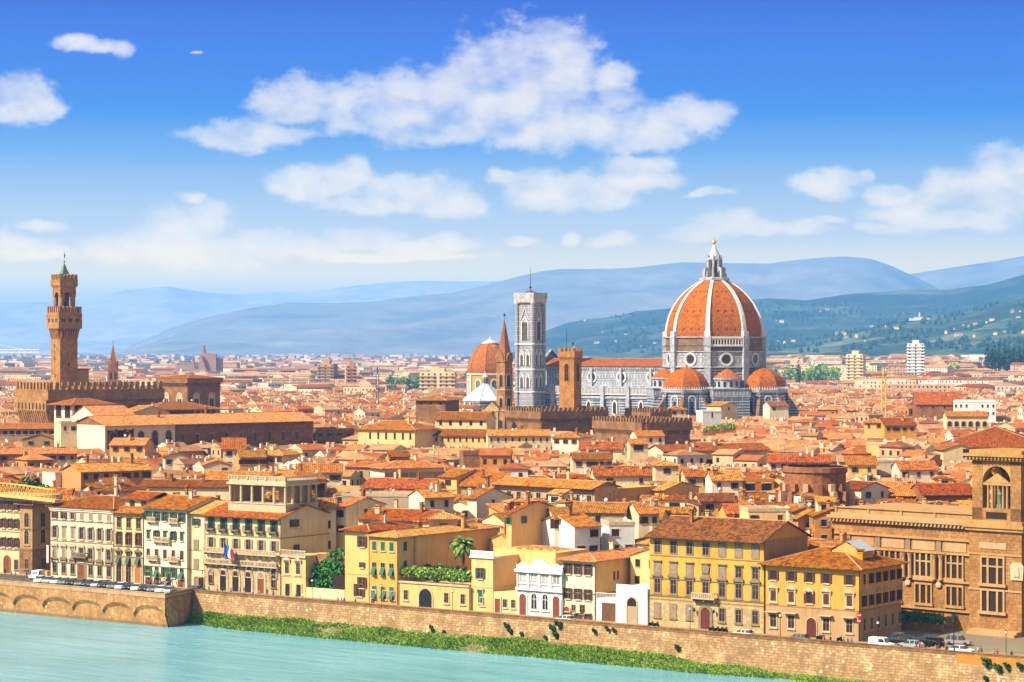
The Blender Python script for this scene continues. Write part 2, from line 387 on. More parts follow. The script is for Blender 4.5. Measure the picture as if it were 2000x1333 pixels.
def arch(w, h, n=7, x=0, z=0, pointed=False):
    """outline of an opening with a round (or pointed) head, width w, total height h, bottom at z"""
    r = w/2; pts = [(x-r, z), (x+r, z)]
    if pointed:
        for i in range(n+1):
            a = radians(60)*i/n; pts.append((x-r+2*r*cos(a), z+h-r*1.732+2*r*sin(a)))
        for i in range(n-1, -1, -1):
            a = radians(60)*i/n; pts.append((x+r-2*r*cos(a), z+h-r*1.732+2*r*sin(a)))
    else:
        for i in range(n*2+1):
            a = pi*i/(n*2); pts.append((x+r*cos(a), z+h-r+r*sin(a)))
    return pts
def rect(w, h, x=0, z=0): return [(x-w/2, z), (x+w/2, z), (x+w/2, z+h), (x-w/2, z+h)]
def P2W(px, py, Y): return ((px-1000)/F*Y, Y, CZ+(HY-py)/F*Y)
# ---------------------------------------------------------------- building kit
RIV = radians(-36.0); RC, RS = cos(RIV), sin(RIV)       # the river runs along (RC, RS); v points away from the river
RO = (0.0, 477.0)
def rv(u, v, z=0): return (RO[0]+u*RC-v*RS, RO[1]+u*RS+v*RC, z)
def u_at(px, v):
    k = (px-1000)/F
    return (k*(RO[1]+v*RC)+v*RS)/(RC-k*RS)
def eave_z(py, Y): return CZ+(HY-py)/F*Y

_wc = {}
def win_parts(w, h, kind='rect', frame=.16, hood='flat', sill=True, sh='open', fm=STONE, sm=SH_BR, pane=GLASS, proud=.10, mull=True, shw=.5):
    key = (w, h, kind, frame, hood, sill, sh, fm.name, sm.name if sm else '', pane.name, proud, mull, shw)
    if key in _wc: return _wc[key]
    f = MB(); A = (lambda ww, hh, z=0: arch(ww, hh, 5, 0, z) if kind == 'arch' else rect(ww, hh, 0, z))
    f.ringxz(A(w+2*frame, h+frame+(frame if kind == 'arch' else frame), -frame) if kind != 'arch' else arch(w+2*frame, h+frame, 5, 0, 0), A(w, h), -proud, 0)
    if sill: f.box(-w/2-frame-.12, w/2+frame+.12, -proud-.16, 0, -frame-.18, -frame+.0)
    zt = h+frame
    if hood == 'flat': f.box(-w/2-frame-.15, w/2+frame+.15, -.42, 0, zt+.05, zt+.24)
    elif hood in ('tri', 'seg', 'mix'):
        W2 = w/2+frame+.28
        f.box(-W2, W2, -.42, 0, zt+.12, zt+.30)
        f.box(-W2+.1, -W2+.34, -.30, 0, zt-.35, zt+.12); f.box(W2-.34, W2-.1, -.30, 0, zt-.35, zt+.12)
        if hood == 'tri': f.xz([(-W2-.05, zt+.30), (W2+.05, zt+.30), (0, zt+.30+W2*.62)], -.45, 0)
        else: f.xz([(-W2-.05, zt+.30), (W2+.05, zt+.30)]+[((W2+.05)*cos(pi*i/8), zt+.30+W2*.55*sin(pi*i/8)) for i in range(1, 8)], -.45, 0)
    elif hood == 'awn': f.box(-w/2-.75, w/2+.75, -.95, 0, zt+.25, zt+.42)
    P = MB(); P.poly([(p[0], -.03, p[1]) for p in A(w, h)])
    parts = [('frame', f.mesh('frame', [fm]), (0, 0, 0), 0), ('pane', P.mesh('pane', [pane]), (0, 0, 0), 0)]
    if mull and sh != 'closed':
        q = MB(); q.box(-.045, .045, -.07, -.02, 0, h-(.1 if kind != 'arch' else .15)); q.box(-w/2, w/2, -.065, -.02, h*.62, h*.62+.07)
        parts.append(('glazing_bar', q.mesh('glazing_bar', [SASH if fm is not P_ORN else WHITEP]), (0, 0, 0), 0))
    if sh == 'open':
        for s_ in (-1, 1):
            q = MB(); q.box(s_*(w/2+.03) if s_ > 0 else -(w/2+.03+w*shw), s_*(w/2+.03)+w*shw if s_ > 0 else -(w/2+.03), -proud-.08, -proud-.02, 0, h)
            parts.append(('shutter', q.mesh('shutter', [sm]), (0, 0, 0), 0))
    elif sh == 'closed':
        for s_ in (-1, 1):
            q = MB(); q.box(min(0, s_*w/2)+.015, max(0, s_*w/2)-.015, -.09, -.05, 0, h-(0 if kind != 'arch' else .12))
            for k in range(6): q.box(min(0, s_*w/2)+.1, max(0, s_*w/2)-.1, -.115, -.09, h*(k+.4)/6.4, h*(k+.8)/6.4)
            parts.append(('shutter', q.mesh('shutter', [sm]), (0, 0, 0), 0))
    elif sh == 'tilt':     # shutters whose lower half is propped outwards
        for s_ in (-1, 1):
            q = MB(); a, b = min(0, s_*w/2)+.02, max(0, s_*w/2)-.02
            q.poly([(a, -.08, h), (b, -.08, h), (b, -.10, h*.45), (a, -.10, h*.45)]); q.poly([(a, -.10, h*.45), (b, -.10, h*.45), (b, -.75, 0), (a, -.75, 0)])
            q.poly([(a, -.06, h*.45), (b, -.06, h*.45), (b, -.71, 0), (a, -.71, 0)])
            parts.append(('shutter', q.mesh('shutter', [sm]), (0, 0, 0), 0))
    elif sh == 'half':     # top open, lower tilted out (drop shutters)
        for s_ in (-1, 1):
            q = MB(); a, b = min(0, s_*w/2)+.02, max(0, s_*w/2)-.02
            q.poly([(a, -.10, h*.62), (b, -.10, h*.62), (b, -.85, 0), (a, -.85, 0)]); q.poly([(a, -.14, h*.62), (b, -.14, h*.62), (b, -.89, 0), (a, -.89, 0)])
            parts.append(('shutter', q.mesh('shutter', [sm]), (0, 0, 0), 0))
    _wc[key] = parts
    return parts
_sw = {}
def simple_win(w, h, fm, sm, open_=True, archd=False):
    key = (w, h, fm.name, sm.name if sm else '', open_, archd)
    if key in _sw: return _sw[key]
    f = MB(); o = arch(w, h, 4) if archd else rect(w, h)
    f.poly([(p[0], -.04, p[1]) for p in o], 1)
    f.box(-w/2-.12, w/2+.12, -.16, 0, -.16, -.02, 0)
    if not archd: f.box(-w/2-.12, w/2+.12, -.14, 0, h+.02, h+.16, 0)
    if sm and not archd:
        if open_:
            f.box(-w/2-.5*w, -w/2-.02, -.12, -.06, 0, h, 2); f.box(w/2+.02, w/2+.5*w, -.12, -.06, 0, h, 2)
        else: f.box(-w/2+.02, w/2-.02, -.10, -.05, 0, h, 2)
    me = f.mesh('window', [fm, GLASS, sm or SH_BR]); _sw[key] = me
    return me
def face_tf(face, W, D, s, z, off=0):
    if face == 'F': return (s, -off, z), 0
    if face == 'R': return (W+off, s, z), pi/2
    if face == 'L': return (-off, D-s, z), -pi/2
def win(root, face, s, z, parts, name='window'):
    W, D = root['_w'], root['_d']; loc, rz = face_tf(face, W, D, s, z, root['_bo'] if '_bo' in root and z < root['_bz'] else 0)
    fr = O(name, parts[0][1], root, loc, rz)
    for nm, me, l, r in parts[1:]: O(nm, me, fr, l, r)
    return fr
def swin(root, face, s, z, me, name='window'):
    loc, rz = face_tf(face, root['_w'], root['_d'], s, z)
    return O(name, me, root, loc, rz)
def row(root, face, n, z, parts, s0=None, s1=None, skip=()):
    L = root['_w'] if face == 'F' else root['_d']
    s0 = L/(2*n) if s0 is None else s0; s1 = L-L/(2*n) if s1 is None else s1
    for i in range(n):
        if i in skip: continue
        win(root, face, s0+(s1-s0)*(i/(n-1) if n > 1 else 0), z, parts)
def belt(root, z, h=.22, out=.10, m=STONE, name='string_course', faces='FR'):
    W, D = root['_w'], root['_d']; b = MB()
    b.box(-out if 'L' in faces else 0, W+(out if 'R' in faces else 0), -out, 0, z, z+h)
    if 'R' in faces: b.box(W, W+out, .002, D, z, z+h)
    if 'L' in faces: b.box(-out, 0, .002, D, z, z+h)
    return b.build(name, m, root)
def door(root, face, s, w, h, m=DOOR, archd=True, fm=STONE, frame=.3, name='door', z=0):
    loc, rz = face_tf(face, root['_w'], root['_d'], s, z, root['_bo'] if '_bo' in root and z < root['_bz'] else 0)
    o = arch(w+2*frame, h+frame, 6) if archd else rect(w+2*frame, h+frame); i = arch(w, h, 6) if archd else rect(w, h)
    f = MB(); f.poly([(p[0], -.05, p[1]) for p in i]); f.box(-.03, .03, -.08, -.05, 0, h*.9)
    dd = f.build(name, m, root, loc, rz)
    q = MB(); q.ringxz(o, i, -.16, 0); q.build('door_frame', fm, dd)
    return dd

def roof_mesh(W, D, h, kind, pitch, ov, th=.16, ridge=True, front_only=False):
    """sloping tiled slabs with timber undersides; returns (roof MB, gable polygons for the walls)"""
    r = MB(); g = []
    def slab(P, th=th):
        r.poly(P, 0); r.poly([(p[0], p[1], p[2]-th) for p in reversed(P)], 1); n = len(P)
        for i in range(n):
            a, b = P[i], P[(i+1) % n]
            r.poly([a, (a[0], a[1], a[2]-th), (b[0], b[1], b[2]-th), b], 2)
    X0, X1, Y0, Y1 = -ov, W+ov, -ov, D+ov; ze = h-pitch*ov+th
    rl = lambda a, b: r.bar(a, b, .17, 3, 4) if ridge else None
    if kind == 'gx':
        k = pitch*(D/2+ov); zr = ze+k; X0, X1 = -ov*.35, W+ov*.35
        slab([(X0, Y0, ze), (X1, Y0, ze), (X1, D/2, zr), (X0, D/2, zr)]); slab([(X1, Y1, ze), (X0, Y1, ze), (X0, D/2, zr), (X1, D/2, zr)])
        rl((X0, D/2, zr), (X1, D/2, zr)); top = h+pitch*D/2
        g = [('L', top), ('R', top)]
    elif kind == 'gy':
        zr = ze+pitch*(W/2+ov); Y0, Y1 = -ov*.5, D+ov*.35
        slab([(X0, Y1, ze), (X0, Y0, ze), (W/2, Y0, zr), (W/2, Y1, zr)]); slab([(X1, Y0, ze), (X1, Y1, ze), (W/2, Y1, zr), (W/2, Y0, zr)])
        rl((W/2, Y0, zr), (W/2, Y1, zr)); g = [('F', h+pitch*W/2), ('B', h+pitch*W/2)]
    elif kind == 'hip':
        m_ = min(W, D)/2+ov; zr = ze+pitch*m_
        if W >= D: a, b = (X0+m_, D/2, zr), (X1-m_, D/2, zr)
        else: a, b = (W/2, Y0+m_, zr), (W/2, Y1-m_, zr)
        A, B, C, E = (X0, Y0, ze), (X1, Y0, ze), (X1, Y1, ze), (X0, Y1, ze)
        if W >= D: S4 = [[A, B, b, a], [B, C, b], [C, E, a, b], [E, A, a]]; hp = ((A, a), (B, b), (C, b), (E, a), (a, b))
        else: S4 = [[A, B, a], [B, C, b, a], [C, E, b], [E, A, a, b]]; hp = ((A, a), (B, a), (C, b), (E, b), (a, b))
        for P in S4: slab(P)
        for p, q in hp:
            if (Vector(p)-Vector(q)).length > .5: rl(p, q)
    elif kind == 'shed':     # slopes down towards the front
        zr = ze+pitch*(D+2*ov); slab([(X0, Y0, ze), (X1, Y0, ze), (X1, Y1, zr), (X0, Y1, zr)]); g = [('S', h+pitch*D)]
    return r, g
def walls_mesh(W, D, h, g, kind, para=.7, m=0):
    w = MB(); w.box(0, W, 0, D, -1.5, h, 0, 't')
    for f, top in g:
        if f == 'L': w.poly([(0, 0, h), (0, D/2, top), (0, D, h)])
        if f == 'R': w.poly([(W, 0, h), (W, D, h), (W, D/2, top)])
        if f == 'F': w.poly([(0, 0, h), (W, 0, h), (W/2, 0, top)])
        if f == 'B': w.poly([(0, D, h), (W/2, D, top), (W, D, h)])
        if f == 'S': w.poly([(0, 0, h), (0, D, top), (0, D, h)]); w.poly([(W, 0, h), (W, D, h), (W, D, top)]); w.poly([(0, D, h), (W, D, h), (W, D, top), (0, D, top)])
    if kind == 'flat':
        w.poly([(.3, .3, h-.1), (W-.3, .3, h-.1), (W-.3, D-.3, h-.1), (.3, D-.3, h-.1)])
        w.poly([(0,0,h),(W,0,h),(W,D,h),(0,D,h)])
    return w
_ch = {}
def chimney_mesh(kind, m):
    key = (kind, m.name)
    if key in _ch: return _ch[key]
    c = MB(); hh = (1.5, 2.1, 1.2)[kind % 3]; w = (.42, .32, .6)[kind % 3]
    c.box(-w, w, -.32, .32, -1.3, hh, 0); c.box(-w-.12, w+.12, -.44, .44, hh, hh+.14, 0)
    for sx in (-w, w-.14): c.box(sx, sx+.14, -.3, .3, hh+.14, hh+.5, 0)
    c.poly([(-w-.2, -.5, hh+.5), (w+.2, -.5, hh+.5), (w+.2, 0, hh+.78), (-w-.2, 0, hh+.78)], 1); c.poly([(w+.2, .5, hh+.5), (-w-.2, .5, hh+.5), (-w-.2, 0, hh+.78), (w+.2, 0, hh+.78)], 1)
    _ch[key] = c.mesh('chimney', [m, R_A]); return _ch[key]
def roof_z(W, D, h, kind, pitch, x, y):
    if kind == 'gx': return h+pitch*(D/2-abs(y-D/2))
    if kind == 'gy': return h+pitch*(W/2-abs(x-W/2))
    if kind == 'hip': return h+pitch*min(x, W-x, y, D-y)
    if kind == 'shed': return h+pitch*y
    return h
def dish_mesh():
    if 'd' not in _ch:
        c = MB(); c.bar((0, 0, -.6), (0, 0, 1.2), .05, 1); c.lathe([(.0, 0), (.25, .04), (.5, .17)], 10, 0, 0, 0, 0)
        v = []
        for i, p in enumerate(c.v):
            v.append(p if i < 8 else (p[0]*.9, -p[2]*-1-.3, 1.25+p[1]*.9))
        c.v = v; _ch['d'] = c.mesh('satellite_dish', [WHITEP, IRON])
    return _ch['d']
def aerial_mesh():
    if 'a' not in _ch:
        c = MB(); c.bar((0, 0, -.6), (0, 0, 3.0), .035, 0)
        c.bar((-.7, 0, 2.8), (.7, 0, 2.8), .02, 0)
        for k in range(5): c.bar((-.6+.3*k, -.3, 2.8), (-.6+.3*k, .3, 2.8), .015, 0)
        _ch['a'] = c.mesh('aerial', [IRON])
    return _ch['a']
HOUSES = []
def house(x, y, rot, W, D, h, roof='gx', wall=P_CREAM, rm=R_A, pitch=.32, ov=.7, label=None, cat='house', group=None, name='house', front=None, side=None, left=None,
          shm=SH_BR, fm=STONE_L, nch=1, ww=1.0, wh=1.5, z0=0, seed=0, lod=0, topgap=2.3, storey=3.4, cname=None):
    """front/side/left = (columns, rows) of simple windows under the eave"""
    rnd = random.Random(seed*7919+int(x*10)+int(y*3))
    root = thing(name, label, cat, (x, y, z0), rot, group); root['_w'] = W; root['_d'] = D
    r, g = roof_mesh(W, D, h, roof, pitch, ov) if roof != 'flat' else (None, [])
    wm = walls_mesh(W, D, h, g, roof).build('wall', wall, root)
    ro = None
    if r: ro = r.build('roof', [rm, WOOD, rm, RIDGE], root)
    else:
        b = MB()
        b.box(-.12, W+.12, -.12, .2, h, h+.8); b.box(-.12, W+.12, D-.2, D+.12, h, h+.8); b.box(-.12, .2, .2, D-.2, h, h+.8); b.box(W-.2, W+.12, .2, D-.2, h, h+.8)
        ro = b.build('parapet', wall if rnd.random() < .6 else STONE_L, root)
    for face, spec in (('F', front), ('R', side), ('L', left)):
        if not spec: continue
        n, rows = spec[:2]; L = W if face == 'F' else D
        if n <= 0: continue
        for k in range(rows):
            zz = h-topgap-k*storey
            for i in range(n):
                if rnd.random() < .06: continue
                opn = rnd.random() < .62
                swin(root, face, L*(i+.5)/n+rnd.uniform(-.15, .15), zz, simple_win(ww, wh, fm, shm, opn))
    for k in range(nch):
        cx, cy = W*rnd.uniform(.15, .85), D*rnd.uniform(.25, .75)
        O('chimney', chimney_mesh(rnd.randrange(3), wall if rnd.random() < .6 else BR_RED), ro, (cx, cy, roof_z(W, D, h, roof, pitch, cx, cy)+.1), rnd.choice((0, pi/2)))
    if lod == 0:
        if rnd.random() < .5:
            cx, cy = W*rnd.uniform(.1, .9), D*rnd.uniform(.3, .7)
            O('aerial', aerial_mesh(), ro, (cx, cy, roof_z(W, D, h, roof, pitch, cx, cy)), rnd.uniform(0, 3))
        if rnd.random() < .3:
            cx, cy = W*rnd.uniform(.1, .9), D*rnd.uniform(.2, .5)
            O('satellite_dish', dish_mesh(), ro, (cx, cy, roof_z(W, D, h, roof, pitch, cx, cy)), rnd.uniform(-.6, .6))
    c_, s_ = cos(rot), sin(rot)
    HOUSES.append((x+(W/2)*c_-(D/2)*s_, y+(W/2)*s_+(D/2)*c_, W, D, rot, h))
    root['_top'] = h; LASTH[0] = root
    return root
GUARD = []
LASTH = [None]
def px_house(pxl, pxr, py, h, rotd, depth, roof='gx', *a, **k):
    """front wall seen between two columns with its left eave at row py: solve where it really stands"""
    Y = (CZ-h)*F/(py-HY); X = (pxl-1000)/F*Y; r = radians(rotd); kk = (pxr-1000)/F
    w = (kk*Y-X)/(cos(r)-kk*sin(r)); GUARD.append((pxl, pxr, py, Y, k.pop('vis', 38 if Y < 600 else 26))); return house(X, Y, r, w, depth, h, roof, *a, **k)
# ---------------------------------------------------------------- the setting
def ss(a, b, x):
    t_ = np.clip((np.asarray(x, float)-a)/(b-a), 0, 1); return t_*t_*(3-2*t_)
def gz(X, Y): return 12*ss(3500, 13000, Y)+21*ss(1400, 4200, Y)*ss(-100, 600, X)
def ground_mat():
    m, t, b = newmat('ground'); p = pos(t)
    n1 = t.noise(p, .004, 6, .6); n2 = t.noise(p, .05, 5, .6)
    c1 = t.ramp(n1, [(.38, (.10, .13, .05)), (.5, (.22, .19, .11)), (.62, (.34, .28, .20))])
    c = t.mix(t.sstep(n2, .4, .65), c1, (.20, .15, .11)); t.l.new(c, b.inputs['Base Color']); setb(b, .95, .1); return m
def asphalt_mat(name, c):
    m, t, b = newmat(name); p = pos(t); f = t.noise(p, 1.2, 5, .65); g = t.noise(p, .12, 3)
    t.l.new(t.ramp(t.math('ADD', t.math('MULTIPLY', f, .5), t.math('MULTIPLY', g, .5)), [(.35, sc3(c, .75)), (.65, sc3(c, 1.25))]), b.inputs['Base Color']); setb(b, .9, .2); return m
def water_mat():
    m, t, b = newmat('river_water'); p = pos(t)
    pr0 = t.n.new('ShaderNodeVectorRotate'); pr0.inputs['Angle'].default_value = -RIV; pr0.rotation_type = 'Z_AXIS'; t.l.new(p, pr0.inputs['Vector'])
    n = t.math('ADD', t.math('MULTIPLY', t.noise(t.vec('MULTIPLY', p, (1, 1, 0)), .02, 4, .55), .8), t.math('MULTIPLY', t.noise(t.vec('MULTIPLY', pr0.outputs[0], (.12, 1, 0)), .55, 6, .7), .12))  # fine streaks put the look of ripples catching light into the colour
    t.l.new(t.ramp(n, [(.36, (.12, .33, .37)), (.66, (.20, .43, .49))]), b.inputs['Base Color'])
    b.inputs['Roughness'].default_value = .12; b.inputs['Specular IOR Level'].default_value = .42; b.inputs['IOR'].default_value = 1.33
    pr = t.n.new('ShaderNodeVectorRotate'); pr.inputs['Angle'].default_value = -RIV; pr.rotation_type = 'Z_AXIS'; t.l.new(p, pr.inputs['Vector'])
    w1 = t.noise(t.vec('MULTIPLY', pr.outputs[0], (.30, 1, 1)), .75, 7, .72, .6); w2 = t.noise(t.vec('MULTIPLY', pr.outputs[0], (.2, 1, 1)), .14, 4, .6)
    bump(t, b, t.math('ADD', w1, t.math('MULTIPLY', w2, 2.0)), .6, .8); return m
def hill_mat(name, wood, field, pale, sc_, w=.5):
    m, t, b = newmat(name); p = pos(t)
    n1 = t.noise(p, sc_, 7, .62, .3); n2 = t.noise(p, sc_*6, 6, .7); n3 = t.noise(t.vec('ADD', p, (900, 300, 0)), sc_*1.7, 5, .6)
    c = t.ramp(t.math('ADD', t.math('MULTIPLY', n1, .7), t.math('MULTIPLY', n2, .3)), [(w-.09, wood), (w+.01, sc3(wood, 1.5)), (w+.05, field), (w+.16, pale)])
    c = t.mix(t.math('MULTIPLY', t.sstep(n3, .56, .66), .6), c, sc3(field, 1.3)); t.l.new(c, b.inputs['Base Color']); setb(b, .95, .05)
    bump(t, b, n2, 14, .8); return m
G_MAT = ground_mat(); ASPH = asphalt_mat('asphalt', (.12, .10, .09)); PAVE = asphalt_mat('pavement', (.42, .34, .25)); WATER = water_mat()

def grid_obj(name, PX, PY, PZ, mat, kind='structure', smooth=True):
    n, k = PX.shape; v = np.stack([PX, PY, PZ], -1).reshape(-1, 3)
    i = np.arange(n*k).reshape(n, k); q = np.stack([i[:-1, :-1], i[:-1, 1:], i[1:, 1:], i[1:, :-1]], -1).reshape(-1, 4)
    me = bpy.data.meshes.new(name); me.from_pydata(v.tolist(), [], q.tolist()); me.materials.append(mat)
    if smooth: me.polygons.foreach_set('use_smooth', [True]*len(q))
    o = O(name, me); o['kind'] = kind; return o
# ground: one sheet from the river wall to the hills
ns, nt = 60, 90; ss_ = np.linspace(-1, 1, ns); tt = np.linspace(0, 1, nt)**2.6
gx = np.zeros((nt, ns)); gy = gx.copy()
for i, tv in enumerate(tt):
    for j, sv in enumerate(ss_):
        a = rv(sv*900, 0); gx[i, j] = a[0]*(1-tv)+sv*16000*tv; gy[i, j] = a[1]*(1-tv)+35000*tv
grid_obj('ground', gx, gy, gz(gx, gy)-.05, G_MAT)
WZ = -6.0
mb = MB(); mb.poly([rv(-900, -420, WZ), rv(900, -420, WZ), rv(900, 6, WZ), rv(-900, 6, WZ)]); struct('river_water', mb, [WATER])
mb = MB(); mb.poly([rv(-900, -420, WZ-3), rv(900, -420, WZ-3), rv(900, 6, WZ-3), rv(-900, 6, WZ-3)]); struct('riverbed', mb, [G_MAT])
# hillside on the near bank, under the viewpoint
n_ = 30; hx = np.zeros((n_, n_)); hy = hx.copy(); hzz = hx.copy()
for i in range(n_):
    for j in range(n_):
        u = -900+1800*j/(n_-1); v = -900+780*i/(n_-1); p = rv(u, v); k = max(0, min(1, (-v-120)/330))
        hx[i, j], hy[i, j] = p[0], p[1]; hzz[i, j] = WZ-4+(54+WZ-4)*0+ 56*k*k*(3-2*k)
grid_obj('near_hillside', hx, hy, hzz, hill_mat('near_hillside', (.06, .10, .03), (.12, .16, .05), (.2, .2, .1), .02))
# road along the river and pavements
mb = MB(); mb.poly([rv(-240, .2, .004), rv(180, .2, .004), rv(180, 9.5, .004), rv(-240, 9.5, .004)]); struct('road', mb, [ASPH])
mb = MB()
for (a, b) in ((.3, 1.8), (7.6, 9.6)):
    P = [rv(-240, a), rv(180, a), rv(180, b), rv(-240, b)]; mb.prism([(p[0], p[1]) for p in P], 0, .13)
struct('pavement', mb, [PAVE])
mb = MB(); P = [rv(-240, -11.6), rv(-84.3, -11.6), rv(-87.6, .1), rv(-240, .1)]; mb.prism([(p[0], p[1]) for p in P], -2, 1.1); struct('terrace_ground', mb, [ASPH])
mb = MB()
for k in range(24): mb.poly([rv(-150+k*2.7, -10.4, 1.11), rv(-149.88+k*2.7, -10.4, 1.11), rv(-149.88+k*2.7, -5.8, 1.11), rv(-150+k*2.7, -5.8, 1.11)])
struct('parking_markings', mb, [WHITEP])
# ---- embankment
T = lambda f: (lambda x, y, z: rv(x, y, z))
def rvbox(m_, u0, u1, v0, v1, z0, z1, m=0): 
    a = MB(); a.box(u0, u1, v0, v1, z0, z1, m); m_.add(a, lambda x, y, z: rv(x, y, z))
ew = thing('river_wall', 'long straight stone river wall rising from the grassy bank below the street', 'river wall', rv(0, 0, 0))
ew_off = Vector(ew.location)
def child_world(mb_, name, mats, par, smooth=False):
    """geometry given in world coordinates, stored relative to its thing"""
    o = Vector(par.location); r = -par.rotation_euler.z; c, s = cos(r), sin(r)
    mb_.v = [((p[0]-o.x)*c-(p[1]-o.y)*s, (p[0]-o.x)*s+(p[1]-o.y)*c, p[2]-o.z) for p in mb_.v]
    return mb_.build(name, mats, par, smooth=smooth)
mb = MB()
N = 110
for i in range(N):      # slightly battered face
    u0, u1 = -88+(268)*i/N, -88+268*(i+1)/N
    mb.poly([rv(u0, -1.3, -7.5), rv(u1, -1.3, -7.5), rv(u1, -.32, .45), rv(u0, -.32, .45)])
rvbox(mb, -88, 180, -.30, .2, -7.5, .45)
child_world(mb, 'wall', [ST_WALL], ew)
mb = MB(); rvbox(mb, -88, 180, -.42, .22, .45, .62, 0); rvbox(mb, -88, 180, -.26, .14, .62, 1.0, 0); rvbox(mb, -88, 180, -.36, .24, 1.0, 1.14, 0); child_world(mb, 'parapet', [ST_BRN], ew)
mb = MB(); rvbox(mb, 97, 180, -.50, -.43, -2.2, .62, 0); child_world(mb, 'plaster_patch', [P_ORG], ew)
# ---- terrace wall with shallow arches
tw = thing('terrace_wall', 'plastered river wall with a row of shallow arches under the parked cars', 'river wall', rv(-120, -11.6, 0))
mb = MB(); UA, UB = -175.0, -84.3; PIT = 9.6
rvbox(mb, -250, UB, -11.35, -9.0, -9, -1.2, 0)                       # recessed lower wall
na = int((UB-UA)/PIT); u0 = UB-na*PIT
FV, BV = -11.9, -11.35
for k in range(-8, na):                                              # arch spandrels overhanging the lower wall
    a = u0+k*PIT; b = a+PIT; top, spr, cr = -.55, -3.6, -1.45; n = 10; pv = None
    for i in range(n+1):
        uu = a+PIT*i/n; hh = spr+(cr-spr)*sqrt(max(0, 1-((i/n-.5)*2)**2))*1.0 if 0 < i < n else spr
        ub_ = uu
        if pv:
            mb.poly([rv(pv[0], FV-.0, pv[1]), rv(uu, FV, hh), rv(uu, FV, top), rv(pv[0], FV, top)])
            mb.poly([rv(pv[0], BV+.05, pv[1]-1.0), rv(uu, BV+.05, hh-1.0), rv(uu, FV, hh), rv(pv[0], FV, pv[1])])
        pv = (uu, hh)
rvbox(mb, -250, UB, FV, BV, -.55, .30, 0)
mb.poly([rv(UB, FV, -.55), rv(UB+.9, -8.8, -7.5), rv(-87.4, .2, -7.5), rv(-87.4, .2, .3), rv(UB, FV, .3)], 0)
mb.poly([rv(UB-2.2, -11.0, -9), rv(UB+.9, -10.9, -9), rv(UB, FV, -3.2), rv(UB-2.2, FV+.2, -3.2)], 0)
mb.poly([rv(UB+.9, -10.9, -9), rv(UB+.95, -8.8, -9), rv(UB+.9, -8.8, -3), rv(UB, FV, -.55)], 0)
child_world(mb, 'wall', [m_brick('terrace_plaster', (.60, .36, .18), (.52, .30, .15), (.46, .27, .14), 1.4, .5, .8)], tw)
mb = MB(); rvbox(mb, -250, UB+.1, FV-.12, FV+.35, .30, 1.2, 0); rvbox(mb, -250, UB+.15, FV-.2, FV+.42, 1.2, 1.33, 0)
a = MB(); a.bar(rv(UB, FV+.1, .7), rv(-87.4, 0, .7), .38, 0); a.bar(rv(UB, FV+.1, 1.3), rv(-87.4, 0, 1.3), .3, 0)
mb.add(a, lambda x, y, z: (x, y, z)); child_world(mb, 'parapet', [m_plaster('parapet_plaster', (.62, .42, .25))], tw)
mb = MB()
for uu, w_ in ((-147.5, 1.2),): rvbox(mb, uu-w_, uu+w_, FV-.9, BV+.5, -9, 1.5, 0)
child_world(mb, 'buttress', [ST_WALL], tw)

# ---- hills
def prof(pts, px):
    return np.interp(px, [p[0] for p in pts], [p[1] for p in pts])
def hills(name, pts, D0, D1, D2, mat, amp, seed, pxa=-400, pxb=2400, p=1.25, nr=60, step=6):
    cols = np.arange(pxa, pxb+1, step); PX = np.zeros((nr+8, len(cols))); PY = PX.copy(); PZ = PX.copy()
    H1 = CZ+(HY-prof(pts, cols))/F*D1
    for j in range(nr+8):
        t_ = j/nr
        Y = D0+(D1-D0)*t_ if t_ <= 1 else D1+(D2-D1)*(t_-1)*nr/8
        X = (cols-1000)/F*Y; g = gz(X, np.full_like(X, Y))
        for i in range(len(cols)):
            nz = mnoise.fractal(Vector((X[i]/amp/14+seed, Y/amp/14, seed*1.7)), 1.0, 2.0, 5)
            if t_ <= 1:
                f = t_**p; h = g[i]+(H1[i]-g[i])*f+amp*nz*4*t_*(1-t_)+amp*.12*nz*t_
            else: h = H1[i]+amp*.12*nz-(H1[i]+20)*((t_-1)*nr/8)*.9
            PZ[j, i] = max(h, g[i]-6 if t_ < .15 else g[i]-3)
        PX[j], PY[j] = X, Y
    return grid_obj(name, PX, PY, PZ, mat)
L0 = [(-400,600),(0,592),(150,588),(240,568),(330,560),(400,572),(460,576),(530,572),(600,573),(680,561),(750,553),(820,548),(900,550),(965,550),(1100,552),(1400,560),(1700,560),(2400,560)]
L1 = [(-400,700),(200,698),(240,688),(270,672),(330,643),(400,621),(480,603),(560,592),(640,592),(720,590),(800,580),(880,572),(960,555),(1000,543),(1058,530),(1090,526),(1190,527),(1240,524),(1330,513),(1400,515),(1500,516),(1560,508),(1610,503),(1650,501),(1700,506),(1740,520),(1780,538),(1830,562),(1900,590),(2100,620),(2400,640)]
L1B = [(-400,700),(1500,690),(1700,580),(1765,538),(1800,533),(1850,525),(1900,517),(1950,510),(2000,500),(2200,502),(2400,505)]
L2 = [(-400,704),(900,704),(1000,690),(1060,648),(1104,632),(1137,625),(1204,619),(1240,609),(1312,602),(1400,592),(1500,583),(1575,587),(1650,576),(1720,571),(1787,566),(1850,567),(1925,557),(2000,537),(2200,500),(2400,480)]
L3 = [(-400,705),(1180,705),(1300,688),(1420,676),(1500,671),(1570,668),(1640,652),(1700,640),(1760,626),(1820,622),(1880,612),(1940,596),(2000,582),(2200,550),(2400,530)]
hills('far_mountains', L0, 23000, 28500, 31500, hill_mat('far_mountains', (.40, .34, .28), (.46, .38, .31), (.52, .43, .35), .0006), 45, 3.3, p=1.4, step=10)  # pale reddish tones put the haze's lightening into the colour
